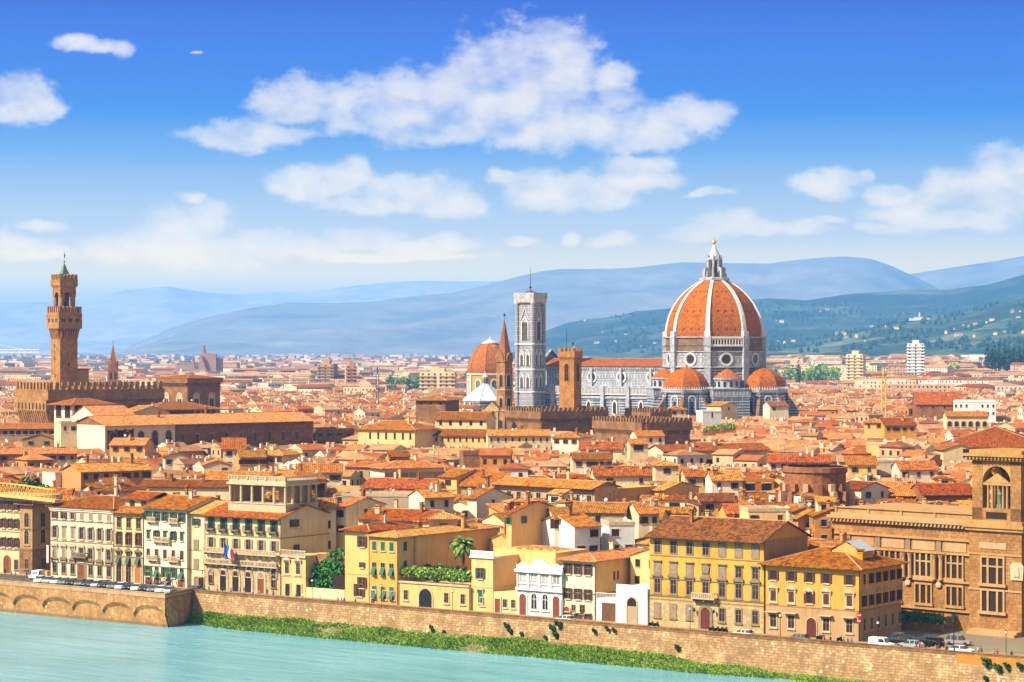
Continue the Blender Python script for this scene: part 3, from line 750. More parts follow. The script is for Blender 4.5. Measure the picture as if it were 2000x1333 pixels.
hills('mountain_ridge', L1, 14000, 19500, 22000, hill_mat('mountain_ridge', (.15, .13, .09), (.24, .20, .14), (.36, .30, .21), .0011, .48), 55, 9.1)  # distance haze is partly mixed into these lighter, redder colours
hills('east_mountains', L1B, 15500, 20500, 22800, hill_mat('east_mountains', (.15, .13, .09), (.24, .20, .14), (.36, .30, .21), .0011, .5), 50, 5.5, pxa=1400)  # same haze-lightened colours as the main ridge
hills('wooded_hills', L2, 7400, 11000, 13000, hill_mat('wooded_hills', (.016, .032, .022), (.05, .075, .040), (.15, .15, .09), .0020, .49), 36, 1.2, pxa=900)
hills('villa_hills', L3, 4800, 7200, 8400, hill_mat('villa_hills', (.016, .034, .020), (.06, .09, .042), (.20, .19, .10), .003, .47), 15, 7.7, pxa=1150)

# ---- haze
HD = 6.6e-5
m = bpy.data.materials.new('haze'); m.use_nodes = True; t = NT(m.node_tree); t.n.clear()
o_ = t.n.new('ShaderNodeOutputMaterial'); vs = t.n.new('ShaderNodeVolumePrincipled'); t.l.new(vs.outputs[0], o_.inputs['Volume'])
vs.inputs['Density'].default_value = HD; vs.inputs['Color'].default_value = (.16, .47, 1, 1); vs.inputs['Anisotropy'].default_value = 0
mb = MB(); mb.box(-17000, 17000, -900, 36000, -30, 900)
hzo = mb.build('haze', [m]); hzo['kind'] = 'stuff'; hzo['label'] = 'pale blue air haze over the city and hills'; hzo['category'] = 'haze'
# ================================================================ landmarks
def place_x(px, Y): return (px-1000)/F*Y
# ---------------- cathedral (local -y faces the viewer's left front, nave runs along -x)
DY = 1298; dux = place_x(1395, DY)
ca = thing('cathedral', 'huge marble cathedral with the great ribbed terracotta dome and white lantern', 'cathedral', (dux, DY, 0), radians(-35))
def octo(r, ph=22.5): return [(r*cos(radians(ph+45*k)), r*sin(radians(ph+45*k))) for k in range(8)]
mb = MB(); ZB = [(27.4, 0), (27.4, 44.6), (28.2, 44.9), (28.2, 45.5), (27.2, 45.6), (27.2, 52.9), (27.9, 53.2), (27.9, 53.7)]
mb.lathe(ZB, 8, ph=radians(22.5), m=[1, 2, 2, 2, 0, 2, 2]); mb.build('drum', [PAN_D, PAN_S, MARBLE], ca)
mb = MB(); mb.lathe([(27.0, 53.7), (27.0, 60.6), (27.8, 60.9), (27.8, 61.4), (26.5, 61.4)], 8, ph=radians(22.5), m=[0, 1, 1, 1])
for k in range(8):
    a0, a1 = radians(22.5+45*k), radians(67.5+45*k)
    p, q = (27.1*cos(a0), 27.1*sin(a0)), (27.1*cos(a1), 27.1*sin(a1))
    for i in range(1, 22):
        f = i/22; mb.obox(p[0]*(1-f)+q[0]*f, p[1]*(1-f)+q[1]*f, .5, .9, 56.6, 57.2, (a0+a1)/2, 0)
mb.build('attic', [DRUMBR, MARBLE], ca)
# finished gallery on one side only
gal = MB(); a = radians(-90+45); R_ = 27.25*cos(radians(22.5)); 
for i in range(13):
    s = -9.6+19.2*i/12; gal.box(s-.28, s+.28, -R_-1.1, -R_-.1, 57.2, 60.4)
gal.box(-10.8, 10.8, -R_-1.3, -R_-.05, 56.2, 57.2); gal.box(-10.8, 10.8, -R_-1.3, -R_-.05, 60.4, 61.5); gal.box(-10.8, 10.8, -R_-.25, -R_-.06, 57.2, 60.4, 1)
for i in range(12):
    s = -8.8+17.6*i/11; gal.xz([(s-.55, 59.6), (s+.55, 59.6), (s+.55, 60.4), (s-.55, 60.4)], -R_-.7, -R_-.6, 0)
gal.build('gallery', [MARBLE_R, DARK], ca, (0, 0, 0), radians(45))
# corner pilasters and round windows of the drum
for k in range(8):
    an = radians(22.5+45*k); b = MB(); b.obox(26.9*cos(an), 26.9*sin(an), 2.6, 3.4, 0, 56.5, an); b.obox(26.9*cos(an), 26.9*sin(an), 3.0, 3.9, 56.5, 61.6, an)
    b.obox(26.9*cos(an), 26.9*sin(an), 3.1, 4.0, 44.8, 45.5, an); b.obox(26.9*cos(an), 26.9*sin(an), 3.1, 4.0, 53, 53.7, an)
    b.build('corner_pier', [PAN_N if 0 else MARBLE], ca)
def oculus(par, x, y, z, rz, r, name='round_window'):
    b = MB(); n = 20; o = [(r*1.55*cos(2*pi*i/n), r*1.55*sin(2*pi*i/n)) for i in range(n)]; q = [(r*1.0*cos(2*pi*i/n), r*1.0*sin(2*pi*i/n)) for i in range(n)]
    q2 = [(r*1.22*cos(2*pi*i/n), r*1.22*sin(2*pi*i/n)) for i in range(n)]
    b.ringxz(o, q2, -.55, 0); b.ringxz(q2, q, -.25, 0, 1)
    w = b.build(name, [MARBLE_R, MARBLE], par, (x, y, z), rz)
    g = MB(); g.poly([(c[0]*.99, -.06, c[1]*.99) for c in q]); g.build('pane', GLASS, w)
for k in range(8):
    an = radians(45*k); ap = 27.2*cos(radians(22.5))+.02; oculus(ca, ap*cos(an), ap*sin(an), 49.3, an+pi/2, 2.35)
# dome shell
DP = [(26.4, 61.4), (26.5, 63.5), (26.2, 66.5), (25.6, 69.5), (24.6, 73), (23.2, 76.2), (21.4, 79.5), (19.3, 82.3), (16.9, 85), (14.1, 87.5), (10.9, 89.8), (7.6, 91.8), (6.3, 92.4)]
mb = MB(); mb.lathe(DP, 8, ph=radians(22.5)); dome = mb.build('dome', R_DOME, ca)
for k in range(8):
    an = radians(22.5+45*k); b = MB()
    for i in range(len(DP)-1):
        (r0, z0), (r1, z1) = DP[i], DP[i+1]; w0, w1 = 1.25-.045*i, 1.25-.045*(i+1)
        def Q(r, z, s, o): return ((r+o)*cos(an)-s*sin(an), (r+o)*sin(an)+s*cos(an), z)
        b.poly([Q(r0, z0, -w0, .55), Q(r0, z0, w0, .55), Q(r1, z1, w1, .55), Q(r1, z1, -w1, .55)])
        for sg in (-1, 1): b.poly([Q(r0, z0, sg*w0, .55), Q(r0, z0, sg*w0*1.1, -1.2), Q(r1, z1, sg*w1*1.1, -1.2), Q(r1, z1, sg*w1, .55)])
    b.obox(27.0*cos(an), 27.0*sin(an), 2.4, 3.2, 61.5, 64.3, an); b.build('rib', MARBLE_R, dome)
for k in range(8):      # the small round vents in three rows
    an = radians(45*k)
    for (zz, off) in ((65.5, 4.7), (75.3, 4.0), (85.6, 2.5)):
        r = np.interp(zz, [p[1] for p in DP], [p[0] for p in DP])*cos(radians(22.5))
        for s in (-off, 0, off):
            b = MB(); b.obox(0, 0, .9, .75, -.45, .45, 0, 1); b.obox(0, -.2, .5, .45, -.3, .3, 0, 0)
            b.build('vent', [DARK, BR_RED], dome, ((r-.1)*cos(an)-s*sin(an), (r-.1)*sin(an)+s*cos(an), zz), an+pi/2)
# lantern
lan = MB(); lan.lathe([(7.6, 91.2), (8.2, 92.2), (8.2, 93.4), (7.6, 93.6), (3.4, 93.8), (3.3, 103.0), (4.4, 103.3), (4.4, 104.1), (3.9, 104.4)], 8, ph=radians(22.5), m=[0]*8)
L_ = lan.build('lantern', [MARBLE], ca)
for k in range(8):
    an = radians(22.5+45*k); b = MB(); b.obox(6.2*cos(an), 6.2*sin(an), 1.3, .9, 93.6, 97.6, an); b.obox(5.0*cos(an), 5.0*sin(an), 2.0, .8, 97.2, 99.2, an); b.obox(3.7*cos(an), 3.7*sin(an), 1.4, 1.0, 93.6, 103.2, an)
    b.obox(6.2*cos(an), 6.2*sin(an), .8, .7, 97.6, 98.8, an); b.obox(4.0*cos(an), 4.0*sin(an), .7, .7, 104.1, 105.9, an); b.build('buttress', MARBLE, L_)
    an = radians(45*k); b = MB(); b.xz(arch(1.0, 8.2), -.1, 0); b.build('window', GLASS, L_, (3.12*cos(an), 3.12*sin(an), 94.2), an+pi/2)
b = MB(); b.lathe([(3.5, 104.2), (2.9, 106.3), (1.9, 108.2), (1.0, 110.2), (.3, 112.0)], 16); b.build('cone_roof', LEAD, L_)
b = MB(); b.lathe([(.05, 111.6), (.8, 112.0), (1.2, 112.9), (.9, 113.7), (.05, 114.1)], 14); b.bar((0, 0, 114), (0, 0, 116.2), .12); b.bar((-.6, 0, 115.4), (.6, 0, 115.4), .1); b.build('golden_ball', GOLD, L_)
# tribunes (three large half domes) and the small exedrae between them
def tribune(ang, R=13.0, dist=29.5, zt=33.6):
    an = radians(ang); cx, cy = dist*cos(an), dist*sin(an)
    b = MB(); b.lathe([(R+1.5, 0), (R+1.5, 19), (R+1.0, 19.3), (R, 20), (R, 31.4), (R+.7, 31.7), (R+.9, 33.2), (R+.5, 33.7)], 8, cx, cy, ph=an+radians(22.5), m=[0, 1, 1, 0, 1, 2, 1])
    T_ = b.build('tribune', [PAN_S, MARBLE, MARBLE], ca)
    pr = [(R-.4, 33.7), (R-.5, 35), (R-1.3, 37.8), (R-2.9, 40.2), (R-5.3, 42.3), (R-8.2, 43.8), (R-11, 44.6), (0, 45.1)]
    b = MB(); b.lathe(pr, 8, cx, cy, ph=an+radians(22.5)); b.lathe([(.8, 44.8), (.5, 46.2), (0, 46.6)], 8, cx, cy); b.build('half_dome', R_DOME, T_)
    for k in range(-2, 3):
        aa = an+radians(45*k); ap = R*cos(radians(22.5))
        wq = MB(); wq.ringxz(arch(4.4, 9.2, 5, pointed=False), arch(3.4, 8.6, 5), -.5, 0); w_ = wq.build('arched_window', MARBLE_R, T_, (cx+ap*cos(aa), cy+ap*sin(aa), 21), aa+pi/2)
        wq = MB(); wq.xz(arch(3.4, 8.6, 5), -.12, 0, 1); wq.xz(arch(1.7, 6.2, 5), -.2, -.1, 0); wq.build('pane', [GLASS, PAN_S], w_)
    for k in (-1.5, -.5, .5, 1.5):
        aa = an+radians(45*k); b = MB(); b.obox(cx+(R+.2)*cos(aa), cy+(R+.2)*sin(aa), 1.8, 1.6, 0, 31.5, aa)
        # sloping spur buttress
        c_, s_ = cos(aa), sin(aa); f = lambda r, s, z: (cx+r*c_-s*s_, cy+r*s_+s*c_, z)
        for sg in (-.8, .8): b.poly([f(R, sg, 31), f(R+9, sg, 20), f(R+9, sg, 0), f(R, sg, 0)], 0)
        b.poly([f(R, -.8, 31), f(R, .8, 31), f(R+9, .8, 20), f(R+9, -.8, 20)], 1); b.poly([f(R+9, -.8, 0), f(R+9, .8, 0), f(R+9, .8, 20), f(R+9, -.8, 20)], 0)
        b.build('buttress', [PAN_S, BR_RED], T_)
    b = MB()
    for i in range(40):
        aa = an-radians(112)+radians(224)*i/39; b.obox(cx+(R+.9)*cos(aa), cy+(R+.9)*sin(aa), .3, .3, 33.6, 34.7, aa)
    b.build('balustrade', MARBLE_R, T_)
for a_ in (-90, 0, 90): tribune(a_)
def exedra(ang, R=7.2, dist=27.5):
    an = radians(ang); cx, cy = dist*cos(an), dist*sin(an)
    b = MB(); b.lathe([(R+.2, 22), (R+.2, 33.5), (R+.6, 33.8), (R, 34.2), (R, 38.2), (R+.7, 38.6), (R+.7, 39.3)], 16, cx, cy, m=[1, 0, 0, 0, 0, 0]); e = b.build('exedra', [MARBLE, PAN_S], ca)
    b = MB(); b.lathe([(R+.7, 39.3), (R*.62, 41.9), (R*.2, 43.8), (0, 44.4)], 16, cx, cy); b.build('half_cone_roof', R_DOME, e)
    for k in range(-3, 4):
        aa = an+radians(27*k); b = MB(); b.xz(arch(1.5, 3.0, 4), -.08, 0); b.build('niche', GLASS, e, (cx+R*cos(aa), cy+R*sin(aa), 34.7), aa+pi/2)
for a_ in (-45, -135, 45, 135): exedra(a_)
b = MB()   # blocks carrying the exedrae
for a_ in (-45, -135, 45):
    an = radians(a_); c_, s_ = cos(an), sin(an); b.obox(27*c_, 27*s_, 18, 20, 0, 29.2, an, 0); b.obox(27*c_, 27*s_, 18.6, 20.6, 29.2, 33.4, an, 1); b.obox(27*c_, 27*s_, 19.4, 21.4, 33.4, 34.0, an, 2)
b.build('sacristy_block', [PAN_S, PAN_N, MARBLE], ca)
# nave
NX0, NX1 = -107, -24
b = MB(); b.box(NX0, NX1, -10.6, 10.6, 0, 45.0, 0, 't'); nave = b.build('nave_wall', [PAN_N], ca)
b = MB(); b.box(NX0-.1, NX1, -11.0, 11.0, 44.2, 45.4)
for i in range(70): b.box(NX0+i*1.18, NX0+i*1.18+.5, -11.2, -10.6, 43.3, 44.2)
b.box(NX0, NX1, -10.9, -10.6, 34.3, 34.9); b.build('cornice', MARBLE, nave)
r, g = roof_mesh(NX1-NX0+3, 22.4, 45.4, 'gx', .36, .5, .2); r.build('nave_roof', [R_NAVE, WOOD, R_NAVE, RIDGE], ca, (NX0, -11.2, 0))
for i in range(4): oculus(ca, -33.5-i*19.4, -10.62, 39.2, 0, 2.1)
for i in range(5):
    b = MB(); b.box(-.7, .7, -1.5, 0, 29, 44.2); b.build('pilaster', MARBLE, nave, (-43.2-i*19.4+19.4*.5-.0, -10.6, 0))
b = MB(); b.box(NX0, NX1+2, -20.5, -10.7, 0, 31.0, 0); b.box(NX0, NX1+2, -20.9, -10.7, 31.0, 34.0, 1); b.box(NX0, NX1+2, -21.4, -20.6, 33.4, 34.3, 2); b.box(NX0, NX1+2, -21.2, -20.4, 27.6, 28.4, 2)
b.box(NX0, NX1, 10.7, 20.5, 0, 33.0, 0)
aisle = b.build('aisle', [PAN_S, PAN_N, MARBLE], ca)
b = MB()
for i in range(92): b.box(NX0+.3+i*.9, NX0+.3+i*.9+.42, -21.3, -20.9, 30.2, 33.4)
b.box(NX0, NX1, -21.25, -20.95, 29.6, 30.2); b.build('arcaded_gallery', MARBLE_R, aisle)
for i in range(5):
    b = MB(); b.box(-1.1, 1.1, -1.2, 0, 0, 34.5); b.build('buttress', MARBLE, aisle, (-42-i*16.5, -20.9, 0))
for i in range(4):
    b = MB(); b.ringxz(arch(3.4, 11.5, 5, pointed=True), arch(2.2, 10.4, 5, pointed=True), -.4, 0); w_ = b.build('pointed_window', MARBLE_R, aisle, (-34-i*17, -20.5, 15.5)); b = MB(); b.xz(arch(2.2, 10.4, 5, pointed=True), -.1, 0); b.build('pane', GLASS, w_)
b = MB()
b.xz([(-10.8, 44), (10.8, 44), (10.8, 47), (0, 54.5), (-10.8, 47)], -1.1, .6); b.box(-20.5, 20.5, -1.2, .6, 0, 33.4); b.box(-10.8, 10.8, -1.0, .6, 33.4, 44)
b.build('facade_gable', [PAN_N], ca, (NX0-.1, 0, 0), -pi/2)

# ---------------- marble bell tower
CY = 1334; cw = 10.6
bt = thing('marble_bell_tower', 'tall square bell tower of white, green and pink marble with a thin pole', 'bell tower', (place_x(1036, CY), CY, 0), radians(-35))
lev = [0, 14.5, 31, 43.4, 57.6, 80.6]
b = MB(); h_ = cw/2; b.box(-h_, h_, -h_, h_, 0, 80.6); body = b.build('shaft', PAN_C, bt)
for sx in (-1, 1):
    for sy in (-1, 1):
        b = MB(); b.lathe([(1.2, 0), (1.2, 80.6)], 8, sx*h_, sy*h_, ph=radians(22.5))
        for z_ in lev[1:]: b.lathe([(1.25, z_-.7), (1.6, z_-.4), (1.6, z_+.2), (1.25, z_+.4)], 8, sx*h_, sy*h_, ph=radians(22.5), m=1)
        b.build('corner_buttress', [PAN_C, MARBLE_R], bt)
for z_ in lev[1:-1]:
    b = MB(); e = h_+.35; b.box(-e, e, -e, e, z_-.5, z_+.35); b.build('string_course', MARBLE_R, bt)
b = MB(); e = h_+.8; b.box(-e-.1, e+.1, -e-.1, e+.1, 80.4, 81.0)
b.lathe([(8.5, 81.0), (9.4, 83.0), (9.6, 83.2), (9.6, 86.2), (9.2, 86.2), (9.2, 84.6), (0, 84.6)], 4, ph=pi/4, m=0); crown = b.build('crown_cornice', MARBLE, bt)
b = MB()
for k in range(4):
    for i in range(15):
        c_ = MB(); s = -6.1+12.2*i/14; c_.box(s-.24, s+.24, -6.72, -5.95, 80.9, 83.1); an = k*pi/2; b.add(c_, lambda x, y, z: (x*cos(an)-y*sin(an), x*sin(an)+y*cos(an), z))
b.build('corbels', MARBLE_R, crown)
b = MB(); b.lathe([(8.6, 84.7), (.4, 87.6), (.1, 88.2)], 4, ph=pi/4); b.build('pyramid_roof', R_D, bt)
b = MB(); b.bar((0, 0, 88), (0, 0, 101), .22, 0, 6, .06); b.lathe([(.1, 88.6), (.8, 89.4), (.1, 90.3)], 8); b.build('pole', IRON, bt)
def gothic(par, face_an, s, z, w, h, lights, gable=0):
    c_, s_ = cos(face_an), sin(face_an); fx, fy = s*c_+h_*s_, s*s_-h_*c_
    b = MB(); b.ringxz(arch(w+1.1, h+.8, 6, pointed=True), arch(w, h, 6, pointed=True), -.42, 0)
    if gable:
        hw = w/2+.9; b.xz([(-hw, h-.4), (-hw+.35, h-.4), (0, h+gable-.7), (hw-.35, h-.4), (hw, h-.4), (0, h+gable)], -.5, -.05)
    w_ = b.build('traceried_window', MARBLE_R, par, (fx, fy, z), face_an)
    b = MB(); b.xz(arch(w, h, 6, pointed=True), -.04, 0); b.build('tracery', MARBLE, w_)
    for i in range(lights):
        lw = (w-.3)/lights; x_ = -w/2+.15+lw*(i+.5); b = MB(); b.xz([(p[0], p[1]) for p in arch(lw-.28, h-w*.45, 4, x_)], -.09, -.04); b.build('opening', DARK, w_)
for k in range(4):
    an = k*pi/2
    gothic(body, an, 0, 60.0, 3.9, 11.6, 3, 6.5)
    for s in (-2.05, 2.05): gothic(body, an, s, 45.6, 2.0, 6.6, 2, 2.4); gothic(body, an, s, 33.4, 2.0, 6.2, 2, 2.2)

# ---------------- baptistery roof
BY = 1392
bp = thing('baptistery', 'low octagonal baptistery with bright white pyramid roof and small lantern', 'baptistery', (place_x(948, BY), BY, 0), radians(-35))
b = MB(); b.lathe([(13.6, 0), (13.6, 24.2), (14.1, 24.5), (14.1, 25)], 8, ph=radians(22.5), m=[0, 1, 1]); b.build('wall', [PAN_S, MARBLE], bp)
b = MB(); b.lathe([(14.1, 25), (1.8, 34.6)], 8, ph=radians(22.5)); rf_ = b.build('roof', LEAD, bp)
for k in range(8):
    an = radians(22.5+45*k); b = MB(); b.bar((14*cos(an), 14*sin(an), 25.1), (1.8*cos(an), 1.8*sin(an), 34.7), .14); b.build('rib', MARBLE, rf_)
b = MB(); b.lathe([(1.7, 34.4), (1.6, 38.2), (2.0, 38.5), (1.4, 39.4), (.2, 41), (.05, 42)], 8, m=[0, 0, 1, 1, 1]); l_ = b.build('lantern', [MARBLE, LEAD], bp)
for k in range(8):
    an = radians(45*k+22.5); b = MB(); b.xz(arch(.8, 2.8, 3), -.06, 0); b.build('opening', GLASS, l_, (1.56*cos(an), 1.56*sin(an), 34.9), an+pi/2)

# ---------------- princes' chapel dome
MY = 1640
mc = thing('chapel_dome', 'smaller red tiled octagonal dome on a yellow drum, left of the thin brick spire', 'domed chapel', (place_x(957, MY), MY, 0), radians(12))
b = MB(); b.lathe([(15.6, 0), (15.6, 37), (16.4, 37.3), (16.4, 38.1), (15.5, 38.3)], 8, ph=radians(22.5), m=[0, 1, 1, 1]); b.build('drum', [P_YEL, MARBLE_R], mc)
mp = [(15.6, 38.2), (15.7, 41), (15.0, 45), (13.6, 49), (11.4, 53), (8.4, 56.6), (5.0, 59.0)]
b = MB(); b.lathe(mp, 8, ph=radians(22.5)); dm = b.build('dome', R_DOME, mc)
for k in range(8):
    an = radians(22.5+45*k); b = MB()
    for i in range(6): b.bar((mp[i][0]*cos(an), mp[i][0]*sin(an), mp[i][1]), (mp[i+1][0]*cos(an), mp[i+1][0]*sin(an), mp[i+1][1]), .22)
    b.build('rib', R_D, dm)
    b = MB(); b.obox(15.4*cos(an), 15.4*sin(an), 1.6, 1.6, 0, 37.2, an); b.build('corner_pier', MARBLE_R, mc)
    an = radians(45*k); ap = 15.6*cos(radians(22.5)); b = MB(); b.ringxz(arch(5.0, 10.2, 5), arch(3.4, 9.2, 5), -.4, 0); w_ = b.build('arched_window', MARBLE_R, mc, (ap*cos(an), ap*sin(an), 24.5), an+pi/2); b = MB(); b.xz(arch(3.4, 9.2, 5), -.1, 0); b.build('pane', GLASSB, w_)
b = MB(); b.lathe([(5.6, 58.6), (5.6, 59.4), (4.6, 59.8), (2.4, 61), (.8, 61.8), (.1, 63.6)], 16); b.build('cap', LEAD, mc)

# ---------------- crenellation helper
def merlons(mb_, x0, x1, y0, y1, z0, z1, n, m=0, swallow=False):
    L = sqrt((x1-x0)**2+(y1-y0)**2); an = atan2(y1-y0, x1-x0)
    for i in range(n):
        f = (i+.5)/n; w_ = L/n*.52; mb_.obox(x0+(x1-x0)*f, y0+(y1-y0)*f, w_, .8, z0, z1, an, m)
        if swallow:
            for s in (-1, 1): mb_.obox(x0+(x1-x0)*f+s*w_*.32*cos(an), y0+(y1-y0)*f+s*w_*.32*sin(an), w_*.34, .78, z1, z1+.6, an, m)
def corbels(mb_, a, b_, z0, z1, out, n, m=0):
    """inverted-pyramid brackets along the line a-b, outward to the right of a->b"""
    d_ = Vector((b_[0]-a[0], b_[1]-a[1], 0)); L = d_.length; d_.normalize(); nn = Vector((d_.y, -d_.x, 0))
    for i in range(n):
        f = (i+.5)/n*L; c = Vector((a[0], a[1], 0))+d_*f; w_ = L/n*.28
        A = c-d_*w_; B = c+d_*w_; An, Bn = A+nn*out, B+nn*out
        mb_.poly([(A.x, A.y, z0), (B.x, B.y, z0), (Bn.x, Bn.y, z1), (An.x, An.y, z1)], m)
        for P, Q in ((A, An), (B, Bn)): mb_.poly([(P.x, P.y, z0), (Q.x, Q.y, z1), (P.x, P.y, z1)], m)
# ---------------- town hall: fortress block and its tower
PVR = radians(38.6); PX_, PY_ = place_x(97, 962), 962
pv = thing('fortress_palace', 'brown stone crenellated palace block at the foot of the tall tower', 'palace', (PX_, PY_, 0), PVR)
pw, pd = 52, 26
b = MB(); b.box(0, pw, 0, pd, -1, 33.2); b.build('wall', ST_PV, pv); b = MB(); o = 1.5
b.box(-o, pw+.2, -o, pd+o, 33.9, 38.0); b.box(-o-.15, pw+.3, -o-.15, pd+o+.15, 37.8, 38.2)
b.poly([(-o, -o, 33.9), (pw, -o, 33.9), (pw, 0, 33.2), (0, 0, 33.2)]); bt_ = b.build('battlement_gallery', ST_PV, pv)
b = MB(); merlons(b, -o, pw, -o+.4, -o+.4, 38.2, 41.2, 19); merlons(b, -o+.4, -o+.4, pd+o, -o, 38.2, 41.0, 10); merlons(b, 0, pw, pd+1, pd+1, 38.2, 40.8, 19); b.build('merlons', ST_PV, bt_)
b = MB(); corbels(b, (0, pd), (0, 0), 23.8, 29.5, 1.6, 14); b.box(-1.62, 0, 0, pd, 29.5, 34, 0); b.build('corbels', ST_PV, bt_)
for i in range(13):
    s = 3.5+i*3.75; b = MB(); b.ringxz(arch(2.4, 4.4, 5), arch(1.7, 3.9, 5), -.2, 0); w_ = b.build('arched_window', ST_DARK, pv, (s, -.02, 27.5)); b = MB(); b.poly([(p[0], -.05, p[1]) for p in arch(1.7, 3.9, 5)]); b.build('opening', DARK, w_)
for i in range(8):
    s = 2+i*3.1; b = MB(); b.xz(arch(1.1, 2.6, 4), -.05, 0); b.build('window', DARK, pv, (-1.64, pd-s-.3, 30.2), -pi/2)
b = MB(); rr, _ = roof_mesh(22, 14, 38.2, 'hip', .3, .5); rr.build('roof', [R_A, WOOD, R_A, RIDGE], pv, (14, 8, 0)); 
b = MB(); b.box(0, pw, 0, pd, 37.9, 38.05); b.build('terrace', PAVE, pv)
tw_ = thing('watch_tower', 'tall brown stone watch tower with overhanging battlements, open belfry and small spire', 'tower', (place_x(125.5, 986), 986, 0), PVR)
b = MB(); s = 4.0; b.box(-s, s, -s, s, 30, 61); b.build('shaft', ST_PV, tw_)
o = 5.35; b = MB()
for (A, B) in (((-s, -s), (s, -s)), ((s, -s), (s, s)), ((-s, s), (-s, -s)), ((s, s), (-s, s))): corbels(b, A, B, 58.4, 63.2, o-s, 7)
b.box(-s-.02, s+.02, -s-.02, s+.02, 61, 63.2); b.build('corbels', ST_PV, tw_)
b = MB(); b.box(-o, o, -o, o, 63.2, 69.6); b.box(-o-.12, o+.12, -o-.12, o+.12, 68.2, 68.5); b.box(-o-.12, o+.12, -o-.12, o+.12, 63.0, 63.4); g_ = b.build('gallery', ST_PV, tw_)
b = MB()
for k in range(4):
    c_ = MB(); merlons(c_, -o, o, -o+.4, -o+.4, 69.6, 72.2, 6); an = k*pi/2; b.add(c_, lambda x, y, z: (x*cos(an)-y*sin(an), x*sin(an)+y*cos(an), z))
b.build('merlons', ST_PV, g_)
for k in range(4):
    an = k*pi/2; c_, s_ = cos(an), sin(an)
    for q in (-3.2, 0, 3.2):
        b = MB(); b.poly([(-.7, -.04, 0), (-.15, -.04, 0), (-.15, -.04, 1.5), (-.7, -.04, 1.5)]); b.poly([(.15, -.04, 0), (.7, -.04, 0), (.7, -.04, 1.5), (.15, -.04, 1.5)]); b.build('window', DARK, g_, (q*c_+o*s_, q*s_-o*c_, 65.6), an)
    for q, zz in (((0, 47.5),) if k != 3 else ((-1, 55.2), (-.6, 50), (-.2, 42.8))):
        b = MB(); b.poly([(-.35, -.04, 0), (.35, -.04, 0), (.35, -.04, 1.4), (-.35, -.04, 1.4)]); b.build('window', DARK, tw_, (q*c_+s*s_, q*s_-s*c_, zz), an)
bf = MB(); s2 = 3.5   # belfry: four round piers, arches, crown
bf.box(-s2, s2, -s2, s2, 69.4, 69.9); bf.box(-s2, s2, -s2, s2, 79.2, 80.6)
for sx in (-1, 1):
    for sy in (-1, 1): bf.lathe([(1.05, 69.8), (1.05, 76.2), (1.25, 76.6), (1.3, 77)], 12, sx*(s2-.95), sy*(s2-.95))
be = bf.build('belfry', ST_PV, tw_)
for k in range(4):
    an = k*pi/2; c_ = MB(); c_.ringxz([(-s2, 76.0), (s2, 76.0), (s2, 79.2), (-s2, 79.2)]*1, [(-1.9, 76.0), (1.9, 76.0), (1.2, 77.9), (-1.2, 77.9)], -s2, -s2+.9)
    b = MB(); b.add(c_, lambda x, y, z: (x*cos(an)-y*sin(an), x*sin(an)+y*cos(an), z)); b.build('arch', ST_PV, be)
b = MB(); b.lathe([(1.1, 72.4), (.9, 73.2), (.6, 74.4), (.15, 74.8)], 12); b.bar((0, 0, 74.6), (0, 0, 79.3), .12); b.bar((-3, 0, 75.2), (3, 0, 75.2), .16); b.build('bell', IRON, be)
b = MB(); o3 = 4.1; b.lathe([(s2*1.38, 79.6), (o3*1.414, 80.9), (o3*1.414, 83.3), (o3*1.3, 83.3), (0, 83.3)], 4, ph=pi/4); cr_ = b.build('crown', ST_PV, tw_); b = MB()
for k in range(4):
    c_ = MB(); merlons(c_, -o3, o3, -o3+.35, -o3+.35, 83.3, 85.4, 5, 0); an = k*pi/2; b.add(c_, lambda x, y, z: (x*cos(an)-y*sin(an), x*sin(an)+y*cos(an), z))
b.build('merlons', ST_PV, cr_)
b = MB(); 
for k in range(4): b.bar((1.6*cos(k*pi/2+.78), 1.6*sin(k*pi/2+.78), 83), (1.5*cos(k*pi/2+.78), 1.5*sin(k*pi/2+.78), 86.2), .16)
b.lathe([(2.2, 85.6), (1.5, 87), (.25, 89.8), (.05, 90)], 4, ph=pi/4); b.build('spire', COPPER, tw_)
b = MB(); b.bar((0, 0, 89.6), (0, 0, 95), .07); b.lathe([(.05, 90.2), (.4, 90.6), (.05, 91)], 8); b.bar((-.1, 0, 92.8), (.7, 0, 93.4), .12); b.bar((.2, 0, 92.4), (.2, 0, 94), .14); b.build('weather_vane', IRON, tw_)
b = MB(); b.box(4.2, 9.5, -3.5, 1.5, 36, 46.0); b.box(4.0, 10, -4, 2, 46, 46.5, 1); b.build('stair_turret', [P_TAN, R_A], tw_)

